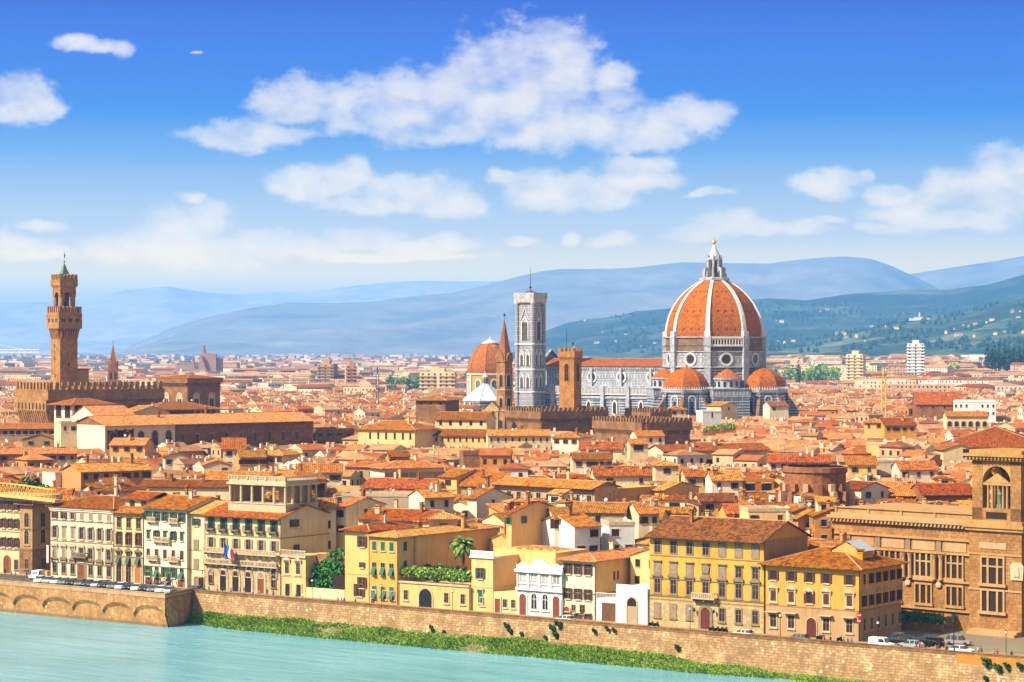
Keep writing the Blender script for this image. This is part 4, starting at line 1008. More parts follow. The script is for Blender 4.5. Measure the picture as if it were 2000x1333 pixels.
# ---------------- gothic grain hall (square block with corbelled roof)
GY = 1150
gh = thing('grain_hall', 'big square brown stone block with paired gothic windows, right of the crenellated palace', 'palace', (place_x(366, GY)-15.8, GY+13.8, 0), radians(-41))
gw = 21; 
b = MB(); b.box(0, gw, 0, gw, 0, 37.2); b.build('wall', ST_BRN, gh); b = MB(); e = 1.1
b.box(-e, gw+e, -e, gw+e, 38.3, 40.6)
for (A, B) in (((0, 0), (gw, 0)), ((gw, 0), (gw, gw)), ((0, gw), (0, 0))): corbels(b, A, B, 36.2, 38.4, e, 17)
b.build('cornice', ST_BRN, gh); rr, _ = roof_mesh(gw, gw, 40.6, 'hip', .16, 1.2); rr.build('roof', [R_B, WOOD, R_B, RIDGE], gh)
gh['_w'] = gw; gh['_d'] = gw
for f in 'FR':
    for s in (5.6, 15.4):
        loc, rz = face_tf(f, gw, gw, s, 26.5); b = MB(); b.ringxz(arch(4.4, 7.2, 5), arch(3.1, 6.2, 5), -.25, 0); w_ = b.build('gothic_window', STONE_L, gh, loc, rz)
        b = MB(); b.xz(arch(3.1, 6.2, 5), -.05, 0, 1); b.xz(arch(1.15, 4.2, 4, -.72), -.09, -.05, 0); b.xz(arch(1.15, 4.2, 4, .72), -.09, -.05, 0); b.build('tracery', [DARK, STONE_L], w_)

# ---------------- abbey tower with hexagonal spire, its bell gable, and the prison tower
AY = 1040
ab = thing('spired_brick_tower', 'slender six sided brick bell tower with a tall pointed spire and weather vane', 'bell tower', (place_x(985, AY), AY, 0), radians(5))
b = MB(); b.lathe([(3.7, 0), (3.7, 48.6), (4.1, 49), (4.1, 49.6)], 6, ph=radians(30), m=0); b.build('shaft', ST_PV, ab)
b = MB(); b.lathe([(3.9, 49.6), (2.4, 56.5), (1.1, 63), (.15, 67.6)], 6, ph=radians(30)); sp_ = b.build('spire', BR_RED, ab)
for k in range(6):
    an = radians(60*k); b = MB(); b.xz([(-1.1, 0), (1.1, 0), (1.1, 1.6), (0, 3.4), (-1.1, 1.6)], -.35, .8); g_ = b.build('gablet', ST_PV, sp_, (3.3*cos(an), 3.3*sin(an), 49.6), an+pi/2)
    ap = 3.7*cos(radians(30))
    for zz, hh in ((38.5, 5.2), (29.5, 4.2), (20.5, 3.6)):
        b = MB(); b.ringxz(arch(2.3, hh+.5, 4), arch(1.7, hh, 4), -.18, 0); w_ = b.build('arched_window', STONE_L, ab, (ap*cos(an), ap*sin(an), zz), an+pi/2)
        b = MB(); b.xz(arch(.72, hh-.6, 3, -.42), -.05, 0); b.xz(arch(.72, hh-.6, 3, .42), -.05, 0); b.build('opening', DARK, w_)
for z_ in (36.5, 27.5, 18.8):
    b = MB(); b.lathe([(3.75, z_), (4.0, z_+.2), (4.0, z_+.5), (3.75, z_+.6)], 6, ph=radians(30)); b.build('string_course', STONE_L, ab)
b = MB(); b.bar((0, 0, 67), (0, 0, 70.6), .08); b.obox(.1, 0, .9, .15, 69, 69.8, 0); b.build('weather_vane', IRON, ab)
GB = 1000
bg_ = thing('bell_gable', 'pale stone bell gable with two open arches just left of the slender spired tower', 'bell gable', (place_x(960, GB), GB, 0), radians(-18))
b = MB(); W_ = 5.6; b.box(-W_/2, W_/2, 0, 2.2, 0, 21.5)
for x0_, x1_ in ((-W_/2, -1.9), (-.35, .35), (1.9, W_/2)): b.box(x0_, x1_, 0, 2.2, 21.5, 28.5)
b.xz([(-W_/2-.4, 28.5), (W_/2+.4, 28.5), (W_/2+.4, 29.6), (2, 30.8), (0, 32.6), (-2, 30.8), (-W_/2-.4, 29.6)], -.2, 2.3); b.build('wall', ST_GREY, bg_)
for x_ in (-1.1, 1.1):
    b = MB(); b.lathe([(.55, 23.5), (.4, 24.2), (.2, 25)], 8, x_, 1.1); b.bar((x_, 1.1, 24.9), (x_, 1.1, 28.5), .08); b.build('bell', IRON, bg_)
b = MB(); b.poly([(-3.4, -.5, 29.7), (0, -.5, 32.9), (0, 2.7, 32.9), (-3.4, 2.7, 29.7)]); b.poly([(3.4, -.5, 29.7), (3.4, 2.7, 29.7), (0, 2.7, 32.9), (0, -.5, 32.9)]); b.build('roof', R_A, bg_)
KY = 1015
pt = thing('ochre_stone_tower', 'plain square ochre stone tower with crenellated top in front of the cathedral nave', 'tower', (place_x(1114, KY), KY, 0), radians(-28))
b = MB(); s = 3.5; b.box(-s, s, -s, s, 0, 50.4); b.build('shaft', m_brick('ochre_stone', (.62, .33, .12), (.52, .26, .09), (.36, .19, .08), .8, .4), pt)
oc = MATS['ochre_stone']; b = MB(); o = 3.95
for (A, B) in (((-s, -s), (s, -s)), ((s, -s), (s, s)), ((-s, s), (-s, -s)), ((s, s), (-s, s))): corbels(b, A, B, 49.6, 51.2, .45, 8)
b.box(-o, o, -o, o, 51.2, 53.6)
for k in range(4):
    c_ = MB(); merlons(c_, -o, o, -o+.35, -o+.35, 53.6, 55.0, 4, 0); an = k*pi/2; b.add(c_, lambda x, y, z: (x*cos(an)-y*sin(an), x*sin(an)+y*cos(an), z))
b.build('battlement', oc, pt)
for k in range(4):
    an = k*pi/2; c_, s_ = cos(an), sin(an); b = MB(); b.ringxz(arch(2.5, 7.6, 5), arch(1.9, 7.1, 5), -.2, 0); w_ = b.build('belfry_opening', oc, pt, (s*s_, -s*c_, 41.2), an)
    b = MB(); b.xz(arch(1.9, 7.1, 5), -.05, 0); b.build('opening', DARK, w_); b = MB(); b.box(-.08, .08, -.12, -.05, 0, 6.4); b.box(-.9, .9, -.12, -.05, 3.2, 3.4); b.build('frame', TIMBER, w_)
b = MB(); b.bar((-1.8, 0, 53), (-1.8, 0, 62.5), .09); b.bar((1.2, 0, 53), (1.2, 0, 57.8), .09); b.obox(1.2, 0, .8, .2, 56.4, 57.4, 0); b.build('pole', IRON, pt)
def cren_block(name, label, px, py, Y, rotd, W_, D_, mat, nF, nL, arched=True):
    z1 = CZ+(HY-py)/F*Y
    t_ = thing(name, label, 'palace', (place_x(px, Y), Y, 0), radians(rotd)); t_['_w'] = W_; t_['_d'] = D_
    b = MB(); b.box(0, W_, 0, D_, 0, z1-5.2, 0); b.build('wall', mat, t_)
    b = MB(); o = .8; b.box(-o, W_+o, -o, D_+o, z1-4.6, z1-1.6)
    for (A, B, n) in (((0, 0), (W_, 0), int(W_/1.2)), ((0, D_), (0, 0), int(D_/1.2)), ((W_, 0), (W_, D_), int(D_/1.2))): corbels(b, A, B, z1-6.6, z1-4.6, o, n)
    ct = b.build('battlement_gallery', mat, t_); b = MB(); merlons(b, -o, W_+o, -o+.4, -o+.4, z1-1.6, z1, nF); merlons(b, -o+.4, -o+.4, D_+o, -o, z1-1.6, z1, nL); merlons(b, W_+o-.4, W_+o-.4, -o, D_+o, z1-1.6, z1, nL); merlons(b, -o, W_+o, D_+o-.4, D_+o-.4, z1-1.6, z1, nF)
    b.build('merlons', mat, ct); b = MB(); b.box(0, W_, 0, D_, z1-5, z1-4.58); b.build('roof', R_D, t_)
    return t_
cren_block('crenellated_palace', 'brown stone palace with a crenellated top around the foot of the ochre tower', 1057, 797, 985, 28, 31, 30, ST_BRN, 15, 14)
cren_block('crenellated_palace', 'dark brown crenellated block closest to the viewer, below and right of the ochre tower', 1255, 818, 900, 28, 21, 36, ST_BRN, 11, 18)
cren_block('crenellated_palace', 'small crenellated stone block between the cathedral dome and the ochre tower', 1272, 799, 1010, 28, 9, 20, ST_BRN, 5, 11)

# ---------------- slim spire far left, courthouse, white tower block, cranes
SY = 1770
sn = thing('brick_campanile', 'small brick bell tower with pointed spire standing behind the crenellated palace', 'bell tower', (place_x(221, SY), SY, 0), radians(10))
b = MB(); b.box(-3.7, 3.7, -3.7, 3.7, 0, 40); b.build('shaft', BR_RED, sn); b = MB(); b.lathe([(5.2, 40), (3.0, 48.5), (.2, 58.6)], 4, ph=pi/4); b.build('spire', BR_RED, sn)
for k in range(4):
    an = k*pi/2; b = MB(); b.xz([(-3.6, 0), (3.6, 0), (0, 7)], -.1, .8); b.build('gablet', BR_RED, sn, (3.7*sin(an), -3.7*cos(an), 39.5), an)
    for q in (-1.7, 1.7): b = MB(); b.xz(arch(1.6, 4.6, 4), -.06, 0); b.build('opening', DARK, sn, (q*cos(an)+3.7*sin(an), q*sin(an)-3.7*cos(an), 33), an)
b = MB(); b.bar((0, 0, 58), (0, 0, 61.5), .12); b.bar((-.6, 0, 60.4), (.6, 0, 60.4), .1); b.build('cross', IRON, sn)
JY = 3900; gj = float(gz(-500, JY))
ct = thing('courthouse', 'distant grey brown modern courthouse of jagged slanted slabs on the plain', 'courthouse', (place_x(390, JY), JY, gj), 0)
JC = m_plain('courthouse_cladding', (.58, .36, .27), .8, .2, 0, .2, .1)
def slab_(nm, pts, y0, y1): b = MB(); b.xz(pts, y0, y1); b.build(nm, JC, ct)
slab_('high_slab', [(5, 0), (5, 52), (8, 62), (9, 50), (28, 48), (28, 0)], -10, 8); slab_('pointed_slab', [(-2, 0), (2, 48), (4, 48), (17, 10), (17, 0)], -16, -12); slab_('side_slab', [(27, 0), (27, 42), (37, 42), (37, 0)], -4, 12)
slab_('low_wing', [(-38, 0), (-38, 28), (-14, 30), (-9, 42), (-7, 26), (0, 22), (0, 0)], -12, 6); slab_('long_base', [(-38, 0), (-38, 14), (80, 12), (80, 0)], -2, 24); slab_('left_tower', [(-44, 0), (-44, 22), (-34, 24), (-34, 0)], -14, 0)
def tower_block(px, py, Y, w_, d_, rotd, label, floors, mat=P_ORN, name='apartment_tower'):
    g0 = float(gz(place_x(px, Y), Y)); z1 = CZ+(HY-py)/F*Y; hh = z1-g0
    t_ = thing(name, label, 'apartment block', (place_x(px, Y), Y, g0), radians(rotd)); t_['_w'] = w_; t_['_d'] = d_
    b = MB(); b.box(0, w_, 0, d_, -2, hh); b.box(w_*.3, w_*.7, d_*.2, d_*.7, hh, hh+3.5); b.build('wall', mat, t_)
    b = MB()
    for f in range(floors):
        z_ = hh-3-f*3.3
        if z_ < 1: break
        b.box(-.7, w_*.45, -1.2, 0, z_-.8, z_+.3); b.box(w_*.55, w_+.7, -1.2, 0, z_-.8, z_+.3); b.box(w_, w_+1.1, .5, d_*.9, z_-.8, z_+.3)
    b.build('balconies', WHITEP if mat is P_ORN else mat, t_)
    for f in range(floors):
        z_ = hh-3-f*3.3
        if z_ < 1: break
        for i in range(int(w_/5)):
            b = _sw.setdefault('tb', None) or _sw.__setitem__('tb', simple_win(1.8, 1.7, STONE_L, None)) or _sw['tb']; swin(t_, 'F', 2.5+i*(w_-4)/max(1, int(w_/5)-1), z_, b)
        for i in range(int(d_/6)): swin(t_, 'R', 3+i*5.5, z_, _sw['tb'])
    return t_
tower_block(1772, 671, 2500, 17, 18, -12, 'white high rise apartment tower, tallest block on the right before the hills', 13)
tower_block(1653, 692, 2450, 17, 14, -20, 'cream and grey apartment block left of the white high rise', 8, P_CREAM)
tower_block(676, 714, 2300, 10, 12, 10, 'dark pink rendered block standing in the distant town, left part', 7, P_PINK)
tower_block(820, 727, 2050, 30, 12, -8, 'long pale apartment block left of the small red dome', 5, P_CREAM)
tower_block(620, 711, 2600, 18, 16, -14, 'tan apartment block left of the dark pink block', 8, P_TAN)
def crane(label, px, Y, mast_h, jib0, jib1, dy=0, mat=YELP):
    g0 = float(gz(place_x(px, Y), Y)); c = thing('tower_crane', label, 'crane', (place_x(px, Y), Y, g0), 0)
    b = MB(); s = .9
    for sx in (-s, s):
        for sy in (-s, s): b.bar((sx, sy, 0), (sx, sy, mast_h), .2)
    k = 0
    while k < mast_h-2: b.bar((-s, -s, k), (s, -s, k+2), .12); b.bar((s, -s, k+2), (-s, -s, k+4), .12); k += 4
    b.build('mast', mat, c); b = MB()
    for z_ in (mast_h, mast_h+1.6): b.bar((jib0, jib0*dy, z_), (jib1, jib1*dy, z_), .22)
    n = int((jib1-jib0)/3)
    for i in range(n): x_ = jib0+3*i; b.bar((x_, x_*dy, mast_h), (x_+1.5, (x_+1.5)*dy, mast_h+1.6), .1); b.bar((x_+1.5, (x_+1.5)*dy, mast_h+1.6), (x_+3, (x_+3)*dy, mast_h), .1)
    b.bar((0, 0, mast_h), (0, 0, mast_h+5), .5); b.bar((0, 0, mast_h+5), (jib1*.7, jib1*.7*dy, mast_h+1.6), .1); b.bar((0, 0, mast_h+5), (jib0*.9, jib0*.9*dy, mast_h+1.6), .1); b.build('jib', mat, c)
crane('distant pale tower crane with long level jib at the left edge', -20, 1300, 53, -14, 27, 0, WHITEP)
crane('yellow tower crane rising from the roofs right of the great dome', 1726, 1150, 41, -7, 20, 1.2)
crane('thin dark blue crane mast in the distant town left of the small red dome', 737, 1700, 37, -4, 8, 1.5, m_plain('blue_paint', (.03, .10, .16), .6, .3))
# ================================================================ riverside row
FVL = 9.6
def riv(name, label, pxl, pxr, pyl, D, v=FVL, cat='palace', h=None):
    u0, u1 = u_at(pxl, v), u_at(pxr, v); p = rv(u0, v); h = eave_z(pyl, p[1]) if h is None else h
    t_ = thing(name, label, cat, p, RIV); t_['_w'] = u1-u0; t_['_d'] = D; t_['_h'] = h; return t_, u1-u0, h
def body(t_, W_, D, h, roof, wm, rm, pitch=.30, ov=.9, nch=2, seed=1):
    r, g = roof_mesh(W_, D, h, roof, pitch, ov) if roof != 'flat' else (None, [])
    w = walls_mesh(W_, D, h, g, roof).build('wall', wm, t_); ro = None
    if r: ro = r.build('roof', [rm, WOOD, rm, RIDGE], t_)
    rnd = random.Random(seed)
    for k in range(nch if ro else 0):
        cx, cy = W_*rnd.uniform(.12, .88), D*rnd.uniform(.35, .8)
        O('chimney', chimney_mesh(rnd.randrange(3), rnd.choice((wm, BR_RED, P_WHITE))), ro, (cx, cy, roof_z(W_, D, h, roof, pitch, cx, cy)+.1), 0)
    HOUSES.append((t_.location.x+W_/2*RC-D/2*RS, t_.location.y+W_/2*RS+D/2*RC, W_, D, RIV, h))
    if roof != 'flat':     # rafters under the eave
        b = MB(); n = int(W_/.9)
        for i in range(n): b.box(.2+i*.9, .36+i*.9, -ov*.92, 0, h-pitch*ov-.12, h-pitch*ov+.06)
        b.build('rafters', WOOD, t_)
        b = MB(); b.bar((W_+.12, -.15, 0), (W_+.12, -.15, h-.4), .09); b.build('drainpipe', R_D, t_)
    return w, ro
def slabside(t_, W_, z0, z1, m, name, out=.035, D=None, face='F'):
    t_['_bz'] = z1; t_['_bo'] = out
    b = MB(); b.box(-.01, W_+.01, -out, .1, z0, z1)
    if D: b.box(W_-.1, W_+out, .1, D, z0, z1)
    return b.build(name, m, t_)
def balcony(t_, x, z, w, m=STONE_L, d=1.1, iron=False, bal=True):
    b = MB(); b.box(x-w/2, x+w/2, -d, 0, z-.25, z)
    for s in np.linspace(-w/2+.2, w/2-.2, max(2, int(w/1.6))): b.box(x+s-.12, x+s+.12, -d*.7, 0, z-.75, z-.25)
    o = b.build('balcony', m, t_); b = MB()
    if iron:
        b.box(x-w/2, x+w/2, -d, -d+.06, z+.92, z+1.0); b.box(x-w/2, x-w/2+.06, -d, 0, z+.92, z+1.0); b.box(x+w/2-.06, x+w/2, -d, 0, z+.92, z+1.0)
        for s in np.arange(-w/2, w/2+.01, .16): b.box(x+s-.025, x+s+.025, -d, -d+.05, z, z+.95)
    else:
        b.box(x-w/2, x+w/2, -d, -d+.22, z+.8, z+1.0); b.box(x-w/2, x-w/2+.2, -d, 0, z+.8, z+1.0); b.box(x+w/2-.2, x+w/2, -d, 0, z+.8, z+1.0)
        for s in np.arange(-w/2+.15, w/2, .42): b.box(x+s-.09, x+s+.09, -d+.03, -d+.18, z, z+.8)
    b.build('railing', IRON if iron else m, o); return o
# 1 far left cream block
t_, w_, h = riv('riverside_palace', 'cream riverside block at the left edge, under the yellow lattice truss', -60, 38, 966, 14)
body(t_, w_, 14, h, 'flat', P_CREAM, R_A)
n = 8
for z in (h-3.2, h-7.6, h-12.2): row(t_, 'F', n, z, win_parts(1.15, 2.1, 'rect', .14, 'flat', True, 'open', STONE_L, SH_BR))
for z in (h-4, h-8.6, h-13): belt(t_, z, .18)
for i in (1, 3, 7): win(t_, 'F', w_*(i+.5)/n, 1.2, win_parts(1.15, 2.2, 'rect', .18, None, True, None, STONE, SH_BR))
door(t_, 'F', w_*.76, 2.0, 4.2, DOOR, True, STONE)
# yellow lattice truss lying on top of it
tr = thing('lattice_truss', 'long yellow steel lattice truss standing over the rooftops at the left edge', 'truss', rv(u_at(-40, 8), 8, h+.9), RIV)
L = u_at(103, 8)-u_at(-40, 8); b = MB()
for yy in (0, 1.2):
    b.bar((0, yy, 0), (L, yy, -1.0), .26); b.bar((0, yy, 2.6), (L*.55, yy, 2.1), .14); b.bar((L*.55, yy, 2.1), (L, yy, 1.3), .14)
b.build('chords', YELP, tr); n = 18
for yy in (0, 1.2):
    b = MB()
    for i in range(n):
        x0, x1 = L*i/n, L*(i+1)/n; f = lambda x: -1.0*x/L; g = lambda x: (2.6-.5*x/(L*.55) if x < L*.55 else 2.1-.8*(x-L*.55)/(L*.45))
        b.bar((x0, yy, f(x0)), (x1, yy, g(x1)), .06); b.bar((x1, yy, f(x1)), (x0, yy, g(x0)), .06); b.bar((x0, yy, f(x0)), (x0, yy, g(x0)), .09)
    b.build('lattice', YELP, tr)
b = MB(); b.box(-1, L+1, -.3, 1.5, -1.55, -.95); b.v = [(x, y, z+(.9*(1-x/L))) for x, y, z in b.v]; b.build('deck', P_PALEY, tr)
# 2 gothic corner house
t_, w_, h = riv('corner_house', 'brown corner house with paired gothic windows over a rough stone base', 38, 64, 984, 12, cat='house')
body(t_, w_, 12, h, 'hip', P_TAN, R_D, .22, 1.0, 0)
slabside(t_, w_, -1, 6.2, ST_BRN, 'stone_base', .05, 12); belt(t_, 6.2); belt(t_, h-6.3)
GW = win_parts(1.5, 3.3, 'arch', .35, None, True, None, P_TAN, SH_BR)
for z in (h-5.4, 7.6): win(t_, 'F', w_*.55, z, GW); win(t_, 'R', 3.2, z, GW); win(t_, 'R', 8.6, z, GW)
win(t_, 'F', w_*.55, 1.6, win_parts(1.1, 2.2, 'rect', .2, None, True, None, STONE)); win(t_, 'R', 3.4, 1.4, win_parts(1.6, 2.6, 'rect', .2, None, True, None, STONE))
# 3 white seven bay palace
t_, w_, h = riv('white_palace', 'white palace with seven window bays and a small balcony over its dark doorway', 99, 222, 987, 15)
body(t_, w_, 15, h, 'hip', P_WHITE, R_B, .28, .9, 3, 5)
b = MB(); b.box(-.2, w_+.2, -.55, 0, h-.75, h-.35); b.box(-.1, w_+.1, -.3, 0, h-1.2, h-.75); b.build('cornice', P_WHITE, t_)
for i in range(7):
    x = w_*(i+.5)/7; op = i in (0, 3, 5)
    win(t_, 'F', x, h-3.0, win_parts(1.05, 1.5, 'rect', .1, None, True, 'open' if i < 3 else 'closed', STONE_L, SH_BR if i < 2 else SH_GY))
    win(t_, 'F', x, h-7.6, win_parts(1.15, 2.6, 'rect', .18, 'flat', True, 'open' if i not in (1, 2) else 'closed', STONE_L, SH_GY))
    win(t_, 'F', x, h-12.9, win_parts(1.2, 3.0, 'rect', .2, 'seg', True, 'open' if i in (3, 4, 6) else 'closed', STONE_L, SH_GY))
    if i != 3: win(t_, 'F', x, 1.3, win_parts(1.2, 2.7, 'rect', .25, 'tri' if i % 2 == 0 else 'seg', True, None, STONE, SH_BR, GLASS))
belt(t_, h-3.6); belt(t_, h-8.5); belt(t_, h-13.6, .3)
door(t_, 'F', w_*.5, 1.9, 4.3, DOOR, True, STONE, .6); balcony(t_, w_*.5, 5.4, 4.6, STONE)
# 4 narrow yellow house
t_, w_, h = riv('narrow_house', 'narrow yellow three bay house with rusticated stone ground floor and wooden gate', 223.5, 280, 998, 14, cat='house')
body(t_, w_, 14, h, 'gx', P_PALEY, R_B, .30, 1.2, 1, 3)
b = MB(); b.box(.6, w_-.6, 3.0, 11, h, h+3.0); at = b.build('attic_storey', P_CREAM, t_); rr, _ = roof_mesh(w_-1.2, 8, h+3.0, 'gx', .28, 1.0); rr.build('attic_roof', [R_B, WOOD, R_B, RIDGE], t_, (.6, 3, 0))
for i in range(2): win(t_, 'F', w_*(.3+.4*i), h+1.1, win_parts(1.4, 1.1, 'rect', .08, None, False, None, WOOD)).location.y = 2.98
slabside(t_, w_, -1, 5.9, ST_GREY, 'stone_base', .06)
for i in range(3):
    x = w_*(i+.5)/3
    win(t_, 'F', x, h-3.7, win_parts(1.2, 2.1, 'rect', .2, 'flat', True, None, STONE)); win(t_, 'F', x, h-7.7, win_parts(1.3, 2.6, 'rect', .2, 'flat', True, 'open', STONE, SH_BR, GLASS, .1, True, .32)); win(t_, 'F', x, h-12.0, win_parts(1.2, 2.4, 'rect', .2, 'tri', True, 'half', STONE, SH_GD))
    if i < 2: win(t_, 'F', x, .3, win_parts(1.6, 4.2, 'arch', .35, None, False, None, STONE_L, None, GLASS))
    else: door(t_, 'F', x, 1.7, 4.2, m_plain('door_orange', (.55, .22, .05), .6, .3), True, STONE_L)
belt(t_, h-8.3); belt(t_, 6.0, .3); belt(t_, h-12.6)
# 5 white house with green shutters, side wall with blind windows
t_, w_, h = riv('green_shuttered_house', 'white house with green shutters, small balconies and a crowd at its door', 281, 366, 990, 16, cat='house')
body(t_, w_, 16, h, 'gx', P_WHITE, R_B, .28, 1.0, 3, 8)
for i in range(5):
    x = w_*(i+.55)/5.2
    win(t_, 'F', x, h-3.0, win_parts(1.1, 2.0, 'rect', .1, None, True, 'open', STONE_L, SH_GD)); win(t_, 'F', x, h-7.3, win_parts(1.05, 1.9, 'rect', .1, 'flat', True, 'open' if i % 2 else 'closed', STONE_L, SH_GD))
    win(t_, 'F', x, h-11.6, win_parts(1.05, 2.0, 'rect', .1, None, True, 'closed', STONE_L, SH_BR)); win(t_, 'F', x, h-15.9, win_parts(1.15, 2.3, 'rect', .1, None, True, ('open', 'half', 'open', 'open', 'half')[i], STONE_L, SH_GR))
for x, z, w in ((.22, h-3.2, 3.0), (.72, h-3.2, 3.0), (.45, h-7.7, 5.0), (.25, h-12.0, 3.2), (.72, h-12, 3.2)): balcony(t_, w_*x, z, w, STONE_L, .8)
for x in (.12, .58): door(t_, 'F', w_*x, 1.6, 3.0, DARK, False, STONE)
for x in (.32, .86): door(t_, 'F', w_*x, 1.5, 3.0, DOOR, True, STONE)
belt(t_, 4.3, .2)
# 5b cream side block with framed blind windows
t_, w_, h = riv('cream_side_block', 'plain cream block with blind framed windows between green shuttered house and balconied palace', 367, 400, 1001, 15, 10.4, 'house')
body(t_, w_, 15, h, 'gx', P_CREAM, R_C, .28, .8, 1, 2)
win(t_, 'F', w_*.5, h-2.9, win_parts(1.3, 1.6, 'rect', .1, None, True, 'open', STONE_L, SH_GD))
for z in (h-8.2, h-12.6, h-17): win(t_, 'F', w_*.5, z, win_parts(1.3, 2.0, 'rect', .15, None, False, 'closed', STONE, SH_GY)); belt(t_, z-.4, .14)
door(t_, 'F', w_*.7, 2.6, 2.4, DARK, False, STONE)
# 6 balconied palace with rooftop loggia
t_, w_, h = riv('balconied_palace', 'cream palace with dark balconies, rusticated arches, two flags and a columned rooftop loggia', 401, 548, 1004, 17)
body(t_, w_, 17, h, 'gx', P_CREAM, R_B, .28, 1.3, 0, 4)
slabside(t_, w_, -1, 5.6, ST_GREY, 'rusticated_base', .10)
for i in range(6):
    x = w_*(i+.5)/6; win(t_, 'F', x, h-3.1, win_parts(1.1, 2.4, 'rect', .12, None, False, 'open', STONE_L, SH_GD, GLASS, .1, False, .38)); balcony(t_, x, h-3.2, 2.3, STONE, .9, True)
    win(t_, 'F', x, h-7.5, win_parts(1.2, 2.3, 'rect', .15, None, False, 'open', STONE_L, SH_GY)); win(t_, 'F', x, h-13.5, win_parts(1.2, 2.8, 'rect', .2, 'tri', False, 'open' if i % 4 else 'closed', STONE_L, SH_GY))
    if i in (0, 5): win(t_, 'F', x, 1.8, win_parts(1.2, 2.6, 'arch', .2, None, True, None, STONE, None, GLASS, .2))
    else: door(t_, 'F', x, 1.9, 4.7, (GLASS, DARK, GLASS, DOOR)[i-1], True, STONE_L, .5)
balcony(t_, w_*.5, h-8.3, w_-.6, STONE_L, 1.3); balcony(t_, w_*.5, 6.2, w_-.4, STONE_L, 1.1); belt(t_, h-4.6, .2)
for yy, zz, ww in ((4.5, h-2.2, 1.5), (5.2, h-7.8, .9)): win(t_, 'R', yy, zz, win_parts(ww, 1.6, 'rect', .1, None, True, 'open', STONE_L, SH_BR))
# loggia on the roof
lw, ld, lh = 17.2, 11.0, 5.6; lx, ly = 4.6, 2.6
b = MB(); b.box(0, lw, 0, ld, -1.4, 1.4); b.box(-.3, lw+.3, -.3, ld+.3, lh, lh+.5); b.box(-.15, lw+.15, -.15, ld+.15, 1.4, 1.6); b.box(.1, lw-.1, .1, ld-.1, lh+.5, lh+1.2)
lo = b.build('rooftop_loggia', STONE_L, t_, (lx, ly, h+1.2))
for x in np.linspace(.35, lw-.35, 6): b = MB(); b.lathe([(.34, 1.6), (.30, 5.2), (.42, 5.6)], 10, x, .35); b.build('column', STONE_L, lo)
for y in np.linspace(2.8, ld-.35, 4): b = MB(); b.lathe([(.34, 1.6), (.30, 5.2), (.42, 5.6)], 10, lw-.35, y); b.build('column', STONE_L, lo)
b = MB(); b.box(.3, .8, .8, ld-.2, 1.4, lh); b.build('inner_wall', P_TAN, lo); b = MB(); b.box(lw*.70, lw-.9, 3.5, ld-1, 1.4, lh); b.build('inner_room', P_TAN, lo)
b = MB()
for x in np.linspace(.2, lw-.2, 7): b.box(x-.2, x+.2, -.1, .3, lh+1.2, lh+2.0)
b.box(0, lw, 0, .2, lh+1.9, lh+2.1); b.box(lw-.2, lw, 0, ld, lh+1.9, lh+2.1)
for x in np.arange(.5, lw, .5): b.box(x-.08, x+.08, .02, .18, lh+1.2, lh+1.9)
for y in np.arange(.5, ld, .5): b.box(lw-.18, lw-.02, y-.08, y+.08, lh+1.2, lh+1.9)
b.build('balustrade', STONE_L, lo)
pb = t_.location
# flags
def flag(label, u, bands, ang):
    p = rv(u, FVL-1.3, 8.3); f = thing('flag', label, 'flag', p, RIV+ang, 'flags on the balconied palace')
    b = MB(); b.bar((0, 0, -1.6), (.6, -1.8, 2.8), .06); b.build('flagpole', WHITEP, f)
    b = MB(); n = 6
    for i in range(n):
        for j in range(4):
            def Q(i, j): x = i/n; y = j/4; return (.55+x*1.6+.15*sin(y*5+x*3), -1.65+x*.35+.18*sin(x*7+y*2), 2.6-2.5*y-x*1.3)
            b.poly([Q(i, j), Q(i+1, j), Q(i+1, j+1), Q(i, j+1)], min(len(bands)-1, i*len(bands)//n))
    b.build('cloth', bands, f)
BLUEP = m_plain('blue_cloth', (.02, .04, .30), .8, .2); GRP = m_plain('green_cloth', (.02, .28, .08), .8, .2); REDC = m_plain('red_cloth', (.6, .02, .02), .8, .2); WHC = m_plain('white_cloth', (.8, .8, .78), .8, .2)
uu = u_at(448, FVL); flag('dark blue flag hanging left of the tricolour flag on the palace balcony', uu, [BLUEP], .2); flag('green, white and red tricolour flag on the balcony of the cream palace', uu+1.6, [GRP, WHC, REDC], -.1)
# 7 low two bay wing with balustrade
t_, w_, h = riv('small_wing', 'small pale two bay wing with balustrade between the balconied palace and the green tree', 549, 597, 1083, 9, cat='house')
body(t_, w_, 9, h, 'flat', P_PALEY, R_A, nch=0)
b = MB(); b.box(-.2, w_+.2, -.4, 0, h-.5, h-.1); b.box(-.1, w_+.1, -.15, .1, h+.9, h+1.1)
for x in np.arange(.1, w_, .4): b.box(x-.09, x+.09, -.1, .06, h-.1, h+.9)
b.build('balustrade', STONE_L, t_)
for i in range(2): win(t_, 'F', w_*(.25+.45*i), h-4.1, win_parts(1.1, 2.5, 'rect', .25, 'tri', True, None, STONE_L, SH_BR, GLASS)); door(t_, 'F', w_*(.28+.45*i), 1.3, 2.7, DARK, False, STONE_L)
belt(t_, 4.3, .3, .12, STONE_L)
b = MB(); b.box(w_, w_+13, 3.6, 4.4, 0, h+.2); b.build('garden_wall', ST_BRN, t_)
# garden wall behind the tree
gw_ = thing('low_garden_wall', 'low pale wall below the round green tree on the river street', 'wall', rv(u_at(598, FVL), FVL), RIV)
L = u_at(673, FVL)-u_at(598, FVL); b = MB(); b.box(0, L, 0, .4, 0, 2.1); b.box(-.05, L+.05, -.06, .46, 2.1, 2.25); b.build('wall', P_CREAM, gw_)
b = MB(); b.box(L-3.8, L-.3, .6, .8, 0, 5.2); b.build('gate', DARK, gw_)
